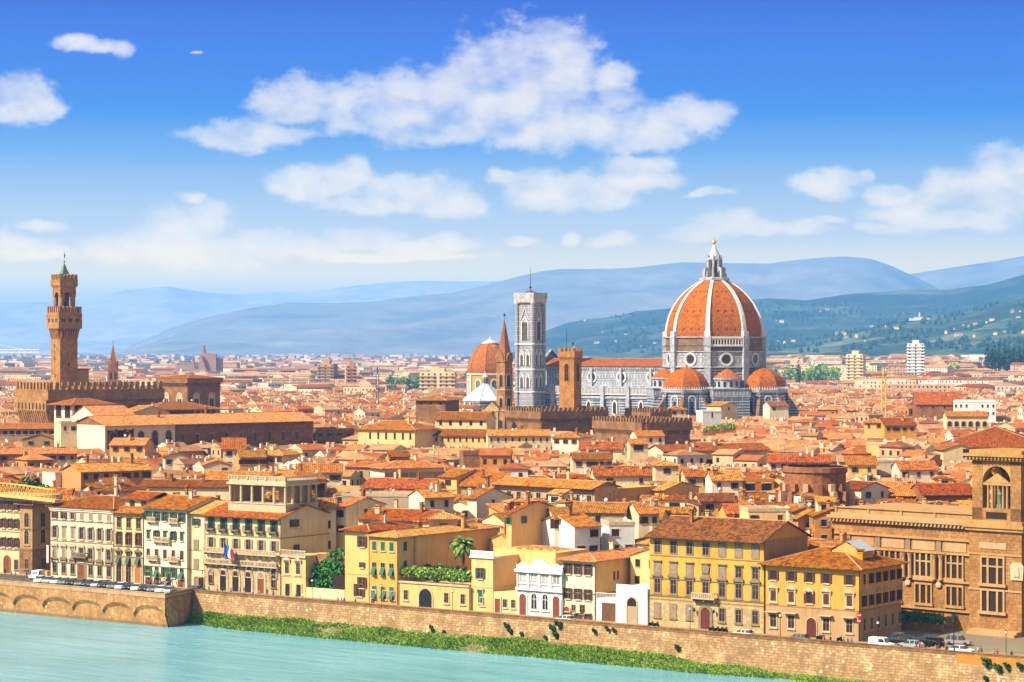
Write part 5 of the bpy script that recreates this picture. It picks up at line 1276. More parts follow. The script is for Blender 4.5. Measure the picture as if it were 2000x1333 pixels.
# 8 and 9 pale yellow pair
t_, w_, h = riv('pale_yellow_house', 'tall pale yellow house with few brown shuttered windows, right of the green tree', 674, 721, 1034, 15, cat='house')
body(t_, w_, 15, h, 'hip', P_PALEY, R_B, .26, 1.0, 2, 11)
for z in (h-3.6, h-8.0, h-12.4): win(t_, 'F', w_*.72, z, win_parts(1.3 if z != h-8.0 else .8, 2.3 if z != h-8 else 1.1, 'rect', .08, None, True, 'open', STONE_L, SH_BR))
win(t_, 'F', w_*.6, 1.2, win_parts(1.5, 2.6, 'rect', .08, None, True, 'open', STONE_L, SH_BR)); belt(t_, h-9.6, .12, .06, P_YEL)
t_, w_, h = riv('yellow_green_shutters_house', 'yellow house with nine bright green shutters and a long ochre side wall', 722, 776, 1046, 36, FVL-1.2, 'house')
body(t_, w_, 36, h, 'hip', P_YEL, R_C, .22, .8, 3, 6)
for i in range(3):
    x = w_*(i+.55)/3.2
    for z, k in ((h-3.1, 'closed'), (h-8.3, 'half'), (h-13.3, 'tilt')): win(t_, 'F', x, z, win_parts(1.15, 1.9 if k == 'closed' else 2.6, 'rect', .08, None, True, k, STONE_L, SH_GR))
for x, ww in ((.15, 0), (.55, 1.0), (.85, 1.0)):
    if ww: win(t_, 'F', w_*x, 1.2, win_parts(1.0, 1.7, 'rect', .15, None, True, None, STONE_L))
door(t_, 'F', w_*.14, 1.2, 2.8, DOOR, False, STONE_L); belt(t_, h-14.6, .2)
for y, z, hh in ((2.6, h-3.1, 1.9), (2.6, h-8.0, 2.8), (2.6, h-12.9, 1.8), (12, h-9.6, 1.5), (12, h-13, 1.4), (21, h-9.2, 1.5), (21, h-12.6, 1.4), (27, h-9, 2.0), (18.5, h-3.4, 1.1)): win(t_, 'R', y, z, win_parts(1.2, hh, 'rect', .06, None, True, 'closed', STONE_L, SH_GD))
b = MB(); b.box(w_, w_+.25, 5.6, 6.2, 3, h-.4); b.build('pilaster_strip', P_TAN, t_); b = MB(); b.box(w_-.05, w_+.02, .05, 36, -1, h-.02); b.build('side_plaster', P_PALEY, t_)  # paler side plaster carries the shaded wall's bounce light in its colour
# 10 terrace wall with climbing vines, palm garden
tq = thing('garden_terrace', 'long low cream street wall with dark arched gate under the green vine pergola', 'wall', rv(u_at(777, FVL), FVL-.9), RIV)
L = u_at(921, FVL)-u_at(777, FVL); tq['_w'] = L; tq['_d'] = 16; b = MB(); b.box(0, L, 0, 16, -1, 4.9); b.build('wall', P_PALEY, tq); b = MB(); b.box(-.1, L+.1, -.25, .3, 4.9, 5.3); b.build('coping', STONE_L, tq)
door(tq, 'F', L*.42, 3.4, 4.0, IRON, True, STONE_L, .3)
for x in (.15, .70, .92): win(tq, 'F', L*x, 1.4, win_parts(1.1, 2.0, 'rect', .2, None, True, None, STONE_L))
HOUSES.append((rv(u_at(850, FVL), 18)[0], rv(u_at(850, FVL), 18)[1], L, 18, RIV, 5))
# 11 slim pale tower house and its ochre side
t_, w_, h = riv('slim_house', 'slim pale house with white balustrade and one green shutter, right of the vines', 921, 963, 1086, 18, cat='house')
body(t_, w_, 18, h, 'flat', P_PALEY, R_A, nch=0); b = MB(); b.box(-.35, w_+.35, -.4, 1.5, h-.3, h); b.box(-.2, w_+.2, -.2, .05, h+.9, h+1.15)
for x in np.arange(-.1, w_+.1, .4): b.box(x-.09, x+.09, -.14, 0, h, h+.9)
b.build('balustrade', WHITEP, t_)
win(t_, 'F', w_*.42, h-4.6, win_parts(1.2, 2.2, 'rect', .1, None, True, 'open', STONE_L, SH_GD)); win(t_, 'F', w_*.42, h-9.6, win_parts(1.1, 2.4, 'rect', .15, 'tri', True, 'closed', STONE_L, SH_GR)); win(t_, 'F', w_*.5, 1.4, win_parts(1.0, 1.5, 'rect', .2, None, True, None, STONE_L)); belt(t_, 5.0, .2, .1, STONE_L)
t_, w_, h = riv('ochre_back_house', 'long ochre wall with scalloped top edge above the slim pale house', 964, 1085, 1073, 12, FVL+9, 'house')
body(t_, w_, 12, h, 'flat', P_YEL, R_A, nch=0); rr, _ = roof_mesh(w_-1, 10, h-.5, 'hip', .2, .0); rr.build('roof', [R_A, WOOD, R_A, RIDGE], t_, (.5, 1, 0)); b = MB()
for i in range(6): x = w_*(i+.5)/6; b.xz([(x-w_/12, h), (x+w_/12, h), (x+w_/12, h+.8), (x+w_/24, h+.35), (x, h+.25), (x-w_/24, h+.35), (x-w_/12, h+.8)], -.02, .3)
b.build('scalloped_parapet', P_YEL, t_)
t_, w_, h = riv('low_front_wall', 'low cream street building with brown doors between slim pale house and ornate white villa', 964, 1011, 1156, 9, cat='house')
body(t_, w_, 9, h, 'flat', P_PALEY, R_A, nch=0); door(t_, 'F', w_*.18, 1.3, 2.9, DOOR, False, STONE_L)
for x in (.48, .82): win(t_, 'F', w_*x, 1.3, win_parts(1.0, 1.6, 'rect', .15, None, True, None, STONE_L))
# 12 ornate white villa
t_, w_, h = riv('ornate_white_villa', 'ornate white two storey villa with four arched windows and statues on its parapet', 1011, 1098, 1111, 12, FVL-.6, 'villa')
body(t_, w_, 12, h, 'flat', P_ORN, R_A, nch=0)
for i in range(4):
    x = w_*(i+.5)/4; win(t_, 'F', x, 7.0, win_parts(1.5, 3.6, 'arch', .35, None, True, None, P_ORN, None, m_plain('curtained_glass', (.42, .38, .32), .4, .4)))
    if i in (0, 3): door(t_, 'F', x, 1.7, 4.4, DOOR, True, P_ORN, .35)
    else: win(t_, 'F', x, 1.6, win_parts(1.3, 3.0, 'arch', .35, None, True, None, P_ORN, None, GLASS))
b = MB()
for i in range(5): x = w_*i/4; b.box(x-.3 if i else -.05, x+.3 if i < 4 else w_+.05, -.3, 0, 5.8, h-.6)
b.box(-.3, w_+.3, -.5, 0, 5.2, 5.75); b.box(-.4, w_+.4, -.7, 0, h-.6, h); b.box(-.2, w_+.2, -.2, .2, h, h+.9); b.xz([(w_*.28, h+.8), (w_*.72, h+.8), (w_*.6, h+2.1), (w_*.4, h+2.1)], -.25, .3); b.build('pilasters_and_cornice', P_ORN, t_)
# 13 brown shutter house
t_, w_, h = riv('brown_shuttered_house', 'white fronted house with brown shutters and a plain yellow side wall, beside the villa', 1098, 1162, 1091, 24, cat='house')
body(t_, w_, 24, h, 'hip', P_WHITE, R_C, .24, 1.1, 1, 9)
b = MB(); b.box(w_-.05, w_+.04, .05, 24, -1, h-.02); b.build('side_plaster', P_PALEY, t_)  # yellow side, lightened in colour to hold fill light missing in shade
for k, z in enumerate((h-3.0, h-8.0, h-13.0)):
    for i in range(3): win(t_, 'F', w_*(i+.62)/3.3, z, win_parts(1.1, 2.1, 'rect', .08, 'flat' if k == 2 else None, True, 'open', STONE_L, SH_BR, GLASS, .1, True, .42))
for y in (7.5,):
    for z in (h-4.4, h-9.0): win(t_, 'R', y, z, win_parts(.9, 1.7, 'rect', .06, None, True, 'open', STONE_L, SH_BR))
door(t_, 'F', w_*.15, 1.3, 2.4, DOOR, True, STONE_L); win(t_, 'F', w_*.35, 1.8, win_parts(.8, 1.0, 'rect', .1, None, True, None)); win(t_, 'F', w_*.62, 1.2, win_parts(1.1, 1.7, 'rect', .12, None, True, None)); belt(t_, 5.2, .15)
# 14 white garage with terrace
t_, w_, h = riv('white_garage', 'low white garage building with one arched door and potted plants on its terrace', 1163, 1267, 1174, 10, cat='garage')
body(t_, w_, 10, 4.6, 'flat', P_ORN, R_A, nch=0); door(t_, 'F', w_*.26, 3.2, 3.7, TIMBER, False, STONE_L, .2)
b = MB(); b.box(w_*.42, w_+.02, -.5, 9, 0, 7.0); b.box(w_*.42-.05, w_+.07, -.56, 9, 6.3, 6.55); b.box(w_*.42, w_+.02, -.5, -.3, 7.0, 7.7); b.build('tall_part', P_ORN, t_)
d_ = door(t_, 'F', w_*.72, 2.2, 5.2, DARK, True, STONE_L, .25); d_.location.y = -.52; b = MB(); b.box(-1.0, 1.0, -.12, -.06, 0, 3.5); b.build('shop_shutter', P_GREY, d_)
b = MB()
for x in np.arange(.2, w_*.4, .35): b.box(x, x+.05, -.05, 0, 4.6, 5.6)
b.box(0, w_*.42, -.08, .0, 5.6, 5.7); b.build('railing', WHITEP, t_)
# 15 big yellow palace
t_, w_, h = riv('yellow_palace', 'large yellow palace of seven bays with pediments, stone ground floor and arched red door', 1269, 1492, 1044, 17)
body(t_, w_, 17, h, 'gx', P_YEL, R_D, .36, 1.4, 2, 12)
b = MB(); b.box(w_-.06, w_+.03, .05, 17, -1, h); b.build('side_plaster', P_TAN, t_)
slabside(t_, w_, -1, 5.5, ST_GREY, 'ashlar_base', .06)
for i in range(7):
    x = w_*(i+.5)/7
    win(t_, 'F', x, h-3.4, win_parts(1.25, 2.2, 'rect', .28, 'flat' if 0 else None, False, 'closed' if i > 3 else None, STONE, SH_GY)); win(t_, 'F', x, h-7.9, win_parts(1.2, 2.4, 'rect', .28, 'flat', False, 'closed' if i < 5 else 'open' if 0 else None, STONE, SH_GY if i < 5 else None))
    win(t_, 'F', x, 6.6, win_parts(1.25, 2.7, 'rect', .28, 'tri' if i % 2 == 0 else 'seg', True, None, STONE, None, GLASS))
    if i != 3: win(t_, 'F', x, 1.9, win_parts(1.15, 2.4, 'rect', .25, None, True, 'closed' if i < 3 else None, STONE, SH_GY))
door(t_, 'F', w_*.5, 2.0, 4.2, m_plain('door_red', (.17, .035, .015), .6, .3), True, STONE, .6); balcony(t_, w_*.5, 6.2, 5.2, STONE_L, 1.4)
b = MB(); b.xz([(-.7, 0), (.7, 0), (.9, 1.2), (0, 1.9), (-.9, 1.2)], -.3, 0); b.build('coat_of_arms', STONE, t_, (w_*.5, -.02, 10.9))
belt(t_, h-4.1, .16); belt(t_, h-8.6, .2, .14); belt(t_, 5.9, .3, .16); belt(t_, 5.2, .16, .12)
for s in (-1, 1): b = MB(); b.bar((0, 0, 0), (0, -.6, .1), .05); b.lathe([(.12, -.3), (.25, .1), (.2, .4), (0, .6)], 6, 0, -.7); b.build('wall_lantern', IRON, t_, (w_*.5+s*2.2, 0, 3.6))
# 16 golden corner palace
t_, w_, h = riv('golden_palace', 'golden yellow corner palace with dark shutters, beige ground floor and two rooftop skylights', 1495.5, 1678, 1099, 17)
body(t_, w_, 17, h, 'hip', P_GOLD, R_B, .32, 1.2, 1, 15)
slabside(t_, w_, -1, 5.6, P_TAN, 'beige_base', .03, 17); belt(t_, 5.6, .16, .09); belt(t_, h-4.3, .08, .05, P_OCH)
XS = [w_*f for f in (.085, .28, .475, .655, .90)]
for i, x in enumerate(XS):
    win(t_, 'F', x, h-3.2, win_parts(1.25, 1.75, 'rect', .05, None, True, 'open', STONE_L, SH_BR, DARK, .06, False, .42))
    if i == 2: win(t_, 'F', x, 6.5, win_parts(1.25, 2.0, 'rect', .12, 'tri', True, 'open', STONE_L, SH_BR, DARK, .06, False, .42))
    else: win(t_, 'F', x, 6.5, win_parts(1.2, 2.0, 'rect', .28, 'tri', True, 'closed', STONE_L, SH_BR))
    if i != 2: win(t_, 'F', x, 1.6, win_parts(1.3, 2.3, 'rect', .2, 'awn', True, None, STONE_L, None, DARK))
door(t_, 'F', w_*.50, 2.1, 3.8, m_plain('door_maroon', (.14, .03, .015), .6, .3), True, STONE_L, .15)
ys = [2.0+2.85*i for i in range(6)]
for i, y in enumerate(ys[:6]):
    win(t_, 'R', y, h-3.2, win_parts(.8 if i == 0 else 1.05, 1.9, 'rect', .05, None, True, 'closed' if i == 0 else 'open', STONE_L, SH_BR, DARK, .06, False, .42))
    win(t_, 'R', y, 6.4, win_parts(1.05, 2.0, 'rect', .05, None, True, 'open', STONE_L, SH_BR, DARK, .06, False, .42))
    b = MB(); n = 9; b.xz([(-1.0, 0), (1.0, 0)]+[(1.0*cos(pi*k/n), .1+.95*sin(pi*k/n)) for k in range(1, n)], -.06, 0); loc, rz = face_tf('R', w_, 17, y, 8.7); b.build('painted_lunette', P_GREY, t_, loc, rz)
    win(t_, 'R', y, 1.9, win_parts(.8, 2.2, 'rect', .06, None, True, None, STONE_L, None, DARK))
b = MB(); b.poly([(-3.0, 0, 0), (3.0, 0, 0), (0, 0, 1.5)]); b.poly([(-3, 0, 0), (0, 0, 1.5), (0, 5, 1.6), (-3, 5, .1)], 0); b.box(-3, 3, 0, 5, -2, 0); dm_ = b.build('dormer', P_GOLD, t_, (w_*.70, 6.2, h+2.5))
b = MB(); b.poly([(3.6, -.3, .0), (.1, -.3, 1.85), (.1, 5.2, 1.85), (3.6, 5.2, 0)]); b.poly([(-3.6, -.3, .0), (-.1, -.3, 1.85), (-.1, 1.6, 1.85), (-3.6, 1.6, 0)]); b.build('skylight', SKYL, dm_)
b = MB(); b.lathe([(0, -.1), (.42, -.1), (.42, 0)], 14); 
rs_ = thing('no_entry_sign', 'red and white round no entry sign on the corner of the golden palace', 'road sign', rv(u_at(1678, FVL)+.2, FVL-.5, 5.0), RIV+.6)
b = MB(); n = 16; b.xz([(.48*cos(2*pi*i/n), .48*sin(2*pi*i/n)) for i in range(n)], -.04, .02); b.build('disc', REDP, rs_); b = MB(); b.box(-.33, .33, -.07, -.045, -.09, .09); b.build('white_bar', WHITEP, rs_); b = MB(); b.bar((0, .05, -5), (0, .05, .5), .05); b.build('post', IRON, rs_)
b = MB(); b.xz([(.42*cos(2*pi*i/n), -1.05+.42*sin(2*pi*i/n)) for i in range(n)], -.04, .02); b.build('lower_disc', REDP, rs_); b = MB(); b.box(-.3, .3, -.07, -.045, -1.13, -.97); b.build('lower_bar', WHITEP, rs_)

# ---------------- national library
LR = radians(-44); LY = 458.0; LX = place_x(1893, LY)
lb = thing('sandstone_library', 'long golden sandstone library with columned windows and an arched corner tower', 'library', (LX, LY, 0), LR)
H1 = 20.4; LL = 33.5      # wing runs to the left (local -x)
b = MB(); b.box(-LL, 0, 1.5, 24, -1, H1); b.build('wing_wall', P_LIB, lb)
b = MB(); b.box(-LL-.5, 0, .3, 1.5, H1-.1, H1+.5); b.box(-LL-.4, 0, .8, 1.5, H1-.8, H1-.1)
for i in range(int(LL/.9)): b.box(-LL+i*.9, -LL+i*.9+.4, .45, 1.5, H1-.55, H1-.1)
b.box(-LL, 0, 1.0, 1.6, H1+.5, H1+1.0); cn = b.build('cornice', LIBT, lb)
b = MB(); b.box(-LL+.3, -.1, 2.6, 23, H1, H1+1.9); 
for i in range(4): b.box(-LL+i*7.9, -LL+i*7.9+.5, 2.4, 2.6, H1+.5, H1+2.1)
b.box(-LL, 0, 2.3, 2.8, H1+1.9, H1+2.15); b.build('attic', LIBT, lb)
for z_ in (H1-3.3, H1-6.0, 9.0, 3.4): b = MB(); b.box(-LL, 0, 1.0, 1.5, z_, z_+.4); b.build('string_course', LIBT, lb)
nb = 4; bw = 7.2
for i in range(nb):
    x = -4.2-i*bw
    b = MB(); b.box(-2.6, 2.6, -.12, 0, -1.0, 1.0); b.build('frieze_panel', P_TAN, lb, (x, 1.5, H1-4.4))
    b = MB(); b.box(-.55, .55, -.25, 0, -1.2, 1.2); b.build('frieze_block', STONE, lb, (x-bw/2, 1.5, H1-4.4))
    for s in (-.75, .75): b = MB(); b.lathe([(.5, 9.4), (.42, 9.9), (.38, 13.4), (.62, 14.3)], 10, x-bw/2+s, .9); b.build('column', LIBT, lb)
    for (z, hh, nm) in ((9.9, 4.4, 'upper_window'), (4.6, 3.6, 'lower_window')):
        b = MB(); b.box(-2.1, -1.75, -.35, 0, 0, hh); b.box(1.75, 2.1, -.35, 0, 0, hh); b.box(-2.3, 2.3, -.5, 0, -.5, 0); b.box(-2.1, 2.1, -.35, 0, hh, hh+.4)
        for s in (-.75, .75): b.box(s-.2, s+.2, -.3, 0, 0, hh)
        if hh > 4: b.box(-1.75, 1.75, -.28, 0, hh*.62, hh*.62+.3)
        w__ = b.build(nm, LIBT, lb, (x, 1.5, z)); b = MB(); b.poly([(-1.75, -.06, 0), (1.75, -.06, 0), (1.75, -.06, hh), (-1.75, -.06, hh)]); b.build('pane', DARK, w__)
    b = MB(); b.lathe([(0, -.1), (.55, 0), (.7, .5), (.5, 1.0), (0, 1.1)], 10, 0, 0); b.v = [(q[0], q[1]*.4, q[2]) for q in b.v]; b.build('medallion', STONE_L, lb, (x-bw/2, 1.2, 7.9))
# corner tower
TW = 11.6; b = MB(); b.box(0, TW, 0, TW, -1, 21.0); b.build('tower_base', P_LIB, lb)
b = MB(); b.box(-.8, TW+.8, -.8, TW+.8, 20.2, 20.8); b.box(-.5, TW+.5, -.5, TW+.5, 19.6, 20.2); b.box(-.2, TW+.2, -.2, TW+.2, 20.8, 21.6); b.build('tower_cornice', LIBT, lb)
U0, U1 = 21.0, 33.0; b = MB(); pr = 2.3       # open upper stage: corner piers, arches
for (x0, y0) in ((.4, .4), (TW-.4-pr, .4), (.4, TW-.4-pr), (TW-.4-pr, TW-.4-pr)): b.box(x0, x0+pr, y0, y0+pr, U0, U1)
b.box(.4, TW-.4, .4, TW-.4, 21, 23.9); b.box(.4, TW-.4, .4, TW-.4, U1-.9, U1)
up = b.build('belvedere', P_LIB, lb)
for k in range(4):
    an = k*pi/2; b = MB(); hw = TW/2-.4-pr; n = 10; zc = U1-.9-3.2
    for i in range(n):
        a0, a1 = pi*i/n, pi*(i+1)/n; x0, x1 = hw*cos(a0), hw*cos(a1); z0, z1 = 28.9+hw*sin(a0), 28.9+hw*sin(a1); y_ = -TW/2+.45
        b.poly([(x0, y_, z0), (x0, y_, U1-.9), (x1, y_, U1-.9), (x1, y_, z1)]); b.poly([(x0, y_, z0), (x1, y_, z1), (x1, y_+1.5, z1), (x0, y_+1.5, z0)])
    b.box(-hw, hw, -TW/2+.6, -TW/2+1.1, 28.3, 28.8); b.xz([(-hw+.3, 28.8), (hw-.3, 28.8), (0, 30.6)], -TW/2+.55, -TW/2+1.0)
    for s in (-2.1, -1.2, 1.2, 2.1): b.lathe([(.28, 23.9), (.22, 27.9), (.34, 28.3)], 8, s, -TW/2+.9)
    q = MB(); q.add(b, lambda x, y, z: (x*cos(an)-y*sin(an)+TW/2, x*sin(an)+y*cos(an)+TW/2, z)); q.build('arch', LIBT, up)
b = MB(); b.box(-1.0, TW+1.0, -1.0, TW+1.0, U1+.8, U1+1.3); b.box(-.3, TW+.3, -.3, TW+.3, U1, U1+.8)
for i in range(16):
    for (ax, ay) in ((0, 1), (1, 0)):
        s = -.4+i*.8; b.box(s, s+.4, -.75, -.3, U1+.3, U1+.8) if ax == 0 else b.box(TW+.3, TW+.75, s, s+.4, U1+.3, U1+.8); b.box(-.75, -.3, s, s+.4, U1+.3, U1+.8)
b.box(0, TW, 0, TW, U1+1.3, U1+2.0); b.build('crown_cornice', LIBT, up)
b = MB(); b.box(TW/2-2.3, TW/2+2.3, .36, .42, 21.9, 23.2); b.build('inscription_panel', DARK, up)
for (z, hh) in ((9.6, 4.9), (4.3, 3.9)):
    b = MB(); b.box(-2.7, -2.3, -.35, 0, 0, hh); b.box(2.3, 2.7, -.35, 0, 0, hh); b.box(-3.1, 3.1, -.6, 0, -.55, 0); b.box(-2.7, 2.7, -.35, 0, hh, hh+.4)
    for s in (-1.05, 1.05): b.box(s-.22, s+.22, -.3, 0, 0, hh)
    if hh > 4.5: b.box(-2.3, 2.3, -.28, 0, hh*.64, hh*.64+.3)
    w__ = b.build('tower_window', LIBT, lb, (TW*.46, 0, z)); b = MB(); b.poly([(-2.3, -.06, 0), (2.3, -.06, 0), (2.3, -.06, hh), (-2.3, -.06, hh)]); b.build('pane', DARK, w__)
b = MB(); b.box(-3, 3, -.12, 0, -.6, .6); b.build('frieze_panel', P_TAN, lb, (TW*.46, 0, 16.8)); 
for z_ in (8.2, 15): b = MB(); b.box(-.1, TW+.1, -.2, 0, z_, z_+.35); b.build('string_course', LIBT, lb)
b = MB(); b.box(TW, TW+26, 4, 22, -1, 19.5); b.box(TW, TW+26, 3.3, 4, 19.0, 19.6); cb_ = b.build('centre_block', P_LIB, lb)
for i in range(5):
    for (z, hh) in ((9.9, 4.4), (4.6, 3.6)): w__ = O('window', simple_win(2.6, hh, LIBT, None), cb_, (TW+3+i*5, 4, z), 0)
b = MB(); b.xz([(-1.3, 0), (1.3, 0), (1.5, 2.6), (.9, 3.3), (-.9, 3.3), (-1.5, 2.6)], -.3, 0); b.xz([(-.6, .7), (.6, .7), (.5, 2.4), (-.5, 2.4)], -.5, -.3); b.build('stone_shield', STONE_L, lb, (TW-.9, -.02, 10.6))
b = MB(); b.box(1, TW, -2.6, 0, -.1, .5); b.box(1, TW, -1.8, 0, .5, .9); b.build('steps', LIBT, lb)
b = MB(); b.box(TW/2-.5, TW/2+.5, TW/2-4.6, TW/2-3.9, 23.9, 24.6); b.lathe([(.42, 24.5), (.34, 25.6), (.46, 26.6), (.2, 27), (.24, 27.3), (.18, 27.6), (0, 27.7)], 10, TW/2, TW/2-4.2); b.build('bronze_statue', COPPER, up)
for i in range(2): 
    px_, py_ = LX+(-8-14*i)*cos(LR)-12*sin(LR), LY+(-8-14*i)*sin(LR)+12*cos(LR); HOUSES.append((px_, py_, 14, 24, LR, 22))
HOUSES.append((LX+6*cos(LR)-6*sin(LR), LY+6*sin(LR)+6*cos(LR), 12, 12, LR, 34)); HOUSES.append((LX+24*cos(LR)-12*sin(LR), LY+24*sin(LR)+12*cos(LR), 26, 20, LR, 20))
# round brick tambour
RY = 592; rb = thing('round_brick_drum', 'unfinished round brick drum with buttresses and arched openings behind the yellow palace', 'church drum', (place_x(1592, RY), RY, 0), radians(-10))
b = MB(); b.lathe([(7.6, 0), (7.6, 23.6), (8.0, 24), (8.0, 25.2), (7.3, 25.3)], 24); b.box(-14, 16, -5, 12, 0, 13.2); b.build('wall', BR_RED, rb)
for k in range(10):
    an = radians(-195+23*k); c_, s_ = cos(an), sin(an); b = MB(); b.obox(8.2*c_, 8.2*s_, 3.2, 1.1, 12, 19.4, an, 0); b.obox(7.9*c_, 7.9*s_, 1.6, 1.3, 19.4, 21.2, an, 0); b.obox(9.3*c_, 9.3*s_, 1.2, 1.5, 12, 18.6, an, 0); b.build('buttress', BR_RED if k % 2 else P_PINK, rb)
    am = an+radians(11.5); b = MB(); b.ringxz(arch(1.7, 3.4, 4), arch(1.2, 3.0, 4), -.2, 0); w__ = b.build('arched_opening', P_PINK, rb, (7.62*cos(am), 7.62*sin(am), 13.4), am+pi/2); b = MB(); b.xz(arch(1.2, 3, 4), -.05, 0); b.build('opening', DARK, w__)
HOUSES.append((rb.location.x, rb.location.y+3, 28, 20, 0, 13))
# ================================================================ houses behind the river front, placed one by one
G = 'houses of the old town'
def H(desc, *a, **k):
    k.setdefault('group', G); k['label'] = desc; return px_house(*a, **k)
CR, WH, YE, PY, OC, OR, TA, GR, PK = P_CREAM, P_WHITE, P_YEL, P_PALEY, P_OCH, P_ORG, P_TAN, P_GREY, P_PINK
def arcade(t_, face, n, z, w, h, m=DARK, fm=STONE_L, s0=None, s1=None, kind='arch'):
    row(t_, face, n, z, win_parts(w, h, kind, .22, None, True, None, fm, None, m, .12, False), s0, s1)
# --- quarter below the tall watch tower and the long brick palace
t_ = H('long dark brick palace with pale tiled roof and white left end', 205, 612, 831, 27.5, 42, 22, 'gx', ST_DARK, R_C, .26, 1.6, nch=2, name='brick_palace', cat='palace', vis=64)
wl = t_['_w']; b = MB(); b.box(-.05, wl*.32, -.06, 0, -1, 27.4); b.box(-.06, 0, 0, 21.9, -1, 27.4); b.build('white_plaster', WH, t_)
t_['_bz'] = 26; t_['_bo'] = .06
for s in np.linspace(wl*.035, wl*.29, 5): win(t_, 'F', s, 19.8, win_parts(2.4, 5.2, 'arch', .3, None, True, None, P_TAN, None, GLASS, .14, True))
b = MB(); b.box(wl*.01, wl*.125, -.12, 0, 19, 25.6); b.build('open_loggia', DARK, t_); b = MB()
for s in (wl*.01, wl*.05, wl*.09, wl*.125): b.box(s-.25, s+.25, -.5, -.12, 19, 26)
b.build('loggia_posts', TIMBER, t_)
t_['_bz'] = 0
for k, z in enumerate((20.2, 13.4)):
    for i in range(9): win(t_, 'F', wl*.355+i*wl*.07, z, win_parts(1.6 if k == 0 else 1.3, 3.2 if k == 0 else 1.8, 'rect', .2, 'flat', True, None, P_TAN if i % 3 else STONE, None, GLASS, .12, True))
H('flat dark brick block joined to the right end of the long brick palace', 617, 692, 842, 23, 30, 16, 'flat', ST_DARK, R_C, front=(4, 2), nch=0, name='brick_block')
t_ = H('white gabled church front with tall arched windows beside the crenellated palace', 141, 187, 812, 29.6, -50, 17, 'gy', WH, R_C, .42, .6, nch=0, name='gabled_church', cat='church', vis=66)
arcade(t_, 'F', 3, 16, 1.6, 5.2, GLASS); arcade(t_, 'F', 2, 26, 1.0, 2.4, DARK)
t_ = H('white tower house with open wooden loggia under a wide pale roof, below the watch tower', 106, 141, 788, 34, -44, 17, 'hip', WH, R_C, .3, 2.0, nch=0, name='loggia_house')
arcade(t_, 'R', 3, 29, 3.2, 4.2, DARK, TIMBER, kind='rect'); arcade(t_, 'F', 2, 29, 3.0, 4.2, DARK, TIMBER, kind='rect')
H('tan house with one tall arched window, directly below the white gabled church', 119, 153, 829, 27.5, 20, 12, 'flat', CR, R_C, front=(2, 1), nch=0)
H('wide pale roofed house at the left edge below the crenellated palace', -10, 108, 838, 23, 8, 16, 'gx', TA, R_C, .22, front=(9, 1), ww=1.8, nch=1, shm=None)
H('tan gabled house below the wide pale roof at the left edge', 44, 108, 858, 20, 2, 12, 'gy', TA, R_C, .3, front=(2, 1), nch=0)
H('long low pale tiled roof at the left edge above the arcaded terrace house', -20, 150, 887, 19, 10, 14, 'gx', TA, R_C, .24, front=(9, 1), nch=2)
H('cream gabled house at the right end of the white gabled church yard', 262, 330, 806, 29.9, 35, 12, 'gy', CR, R_C, .3, front=(2, 1), nch=1)
H('broad light orange roof behind the long brick palace, under the gothic stone block', 300, 425, 800, 30.6, 38, 18, 'hip', TA, R_C, .26, 1.4, front=(8, 1), ww=1.8, nch=0)
t_ = H('white arcaded terrace house with three arches on its left and one large arched window', 83, 108, 927, 20, -50, 17, 'flat', WH, R_C, nch=0, name='terrace_house')
arcade(t_, 'F', 3, 12, 1.5, 4.2, OC if 0 else P_TAN); arcade(t_, 'R', 1, 12.6, 3.4, 4.8, GLASSB); 
H('long orange walled house with seven shuttered windows above the white riverside palace', 158, 296, 921, 21.5, 38, 11, 'gx', OR, R_A, .3, 1.2, front=(7, 2), ww=1.3, nch=2)
H('yellow gabled house below the white left end of the brick palace', 214, 283, 869, 22, -6, 12, 'gx', YE, R_C, front=(3, 1), nch=1)
H('small white house with dark green shutters below the dark brick palace wall', 322, 371, 893, 20, 12, 10, 'gy', WH, R_A, front=(3, 1), shm=SH_GD, nch=1)
H('cream gabled house with dark green shutters above the balconied palace, left', 398, 452, 909, 20, 10, 11, 'gy', CR, R_A, front=(2, 1), shm=SH_GD, ww=1.5, nch=1)
H('white tower house with red lean-to roof below the brick palace', 436, 477, 877, 22.5, 6, 9, 'shed', WH, R_A, front=(2, 2), nch=0)
H('ochre building with a strip of windows, right of the white tower house', 468, 520, 893, 20.5, 12, 12, 'gx', OC, R_C, front=(7, 1), ww=1.0, nch=1)
H('white house with hipped red roof just behind the white seven bay palace', 196, 236, 958, 20.5, -30, 10, 'hip', WH, R_B, front=(2, 1), shm=SH_GY, nch=1)
H('long low grey cream building behind the green shuttered house', 270, 448, 950, 18.6, -8, 12, 'gx', CR, R_B, .22, front=None, nch=3)
H('broad bright orange roof behind the rooftop loggia of the balconied palace', 385, 592, 944, 18.5, -16, 18, 'gx', CR, R_A, .30, 1.2, front=(3, 1), nch=4)
H('white house under small hipped roof left of centre, below the long cream convent', 500, 552, 888, 21, -25, 11, 'hip', CR, R_A, front=(4, 1), nch=1)
H('white walled house with long red roof and three windows above the balconied palace', 578, 669, 923, 20, 4, 12, 'gx', WH, R_B, front=(3, 1), ww=1.6, nch=2)
t_ = H('house with open dark roof loggia and orange side wall above the green tree', 592, 632, 937, 20, 14, 11, 'shed', OC, R_B, .12, nch=0, name='loggia_house')
arcade(t_, 'F', 2, 14.5, 3.2, 4.2, DARK, TIMBER, kind='rect')
t_ = H('wide white house with grey panelled upper floor and pale hipped roof, centre left', 752, 868, 914, 21, 24, 12, 'hip', WH, R_A, .26, 1.3, nch=1)
arcade(t_, 'F', 5, 15.6, 3.6, 3.8, P_TAN, STONE_L, kind='rect')
H('ochre tower house rising left of the dark brick wall block', 760, 800, 892, 23, 8, 8, 'gx', OC, R_A, front=(3, 1), nch=0)
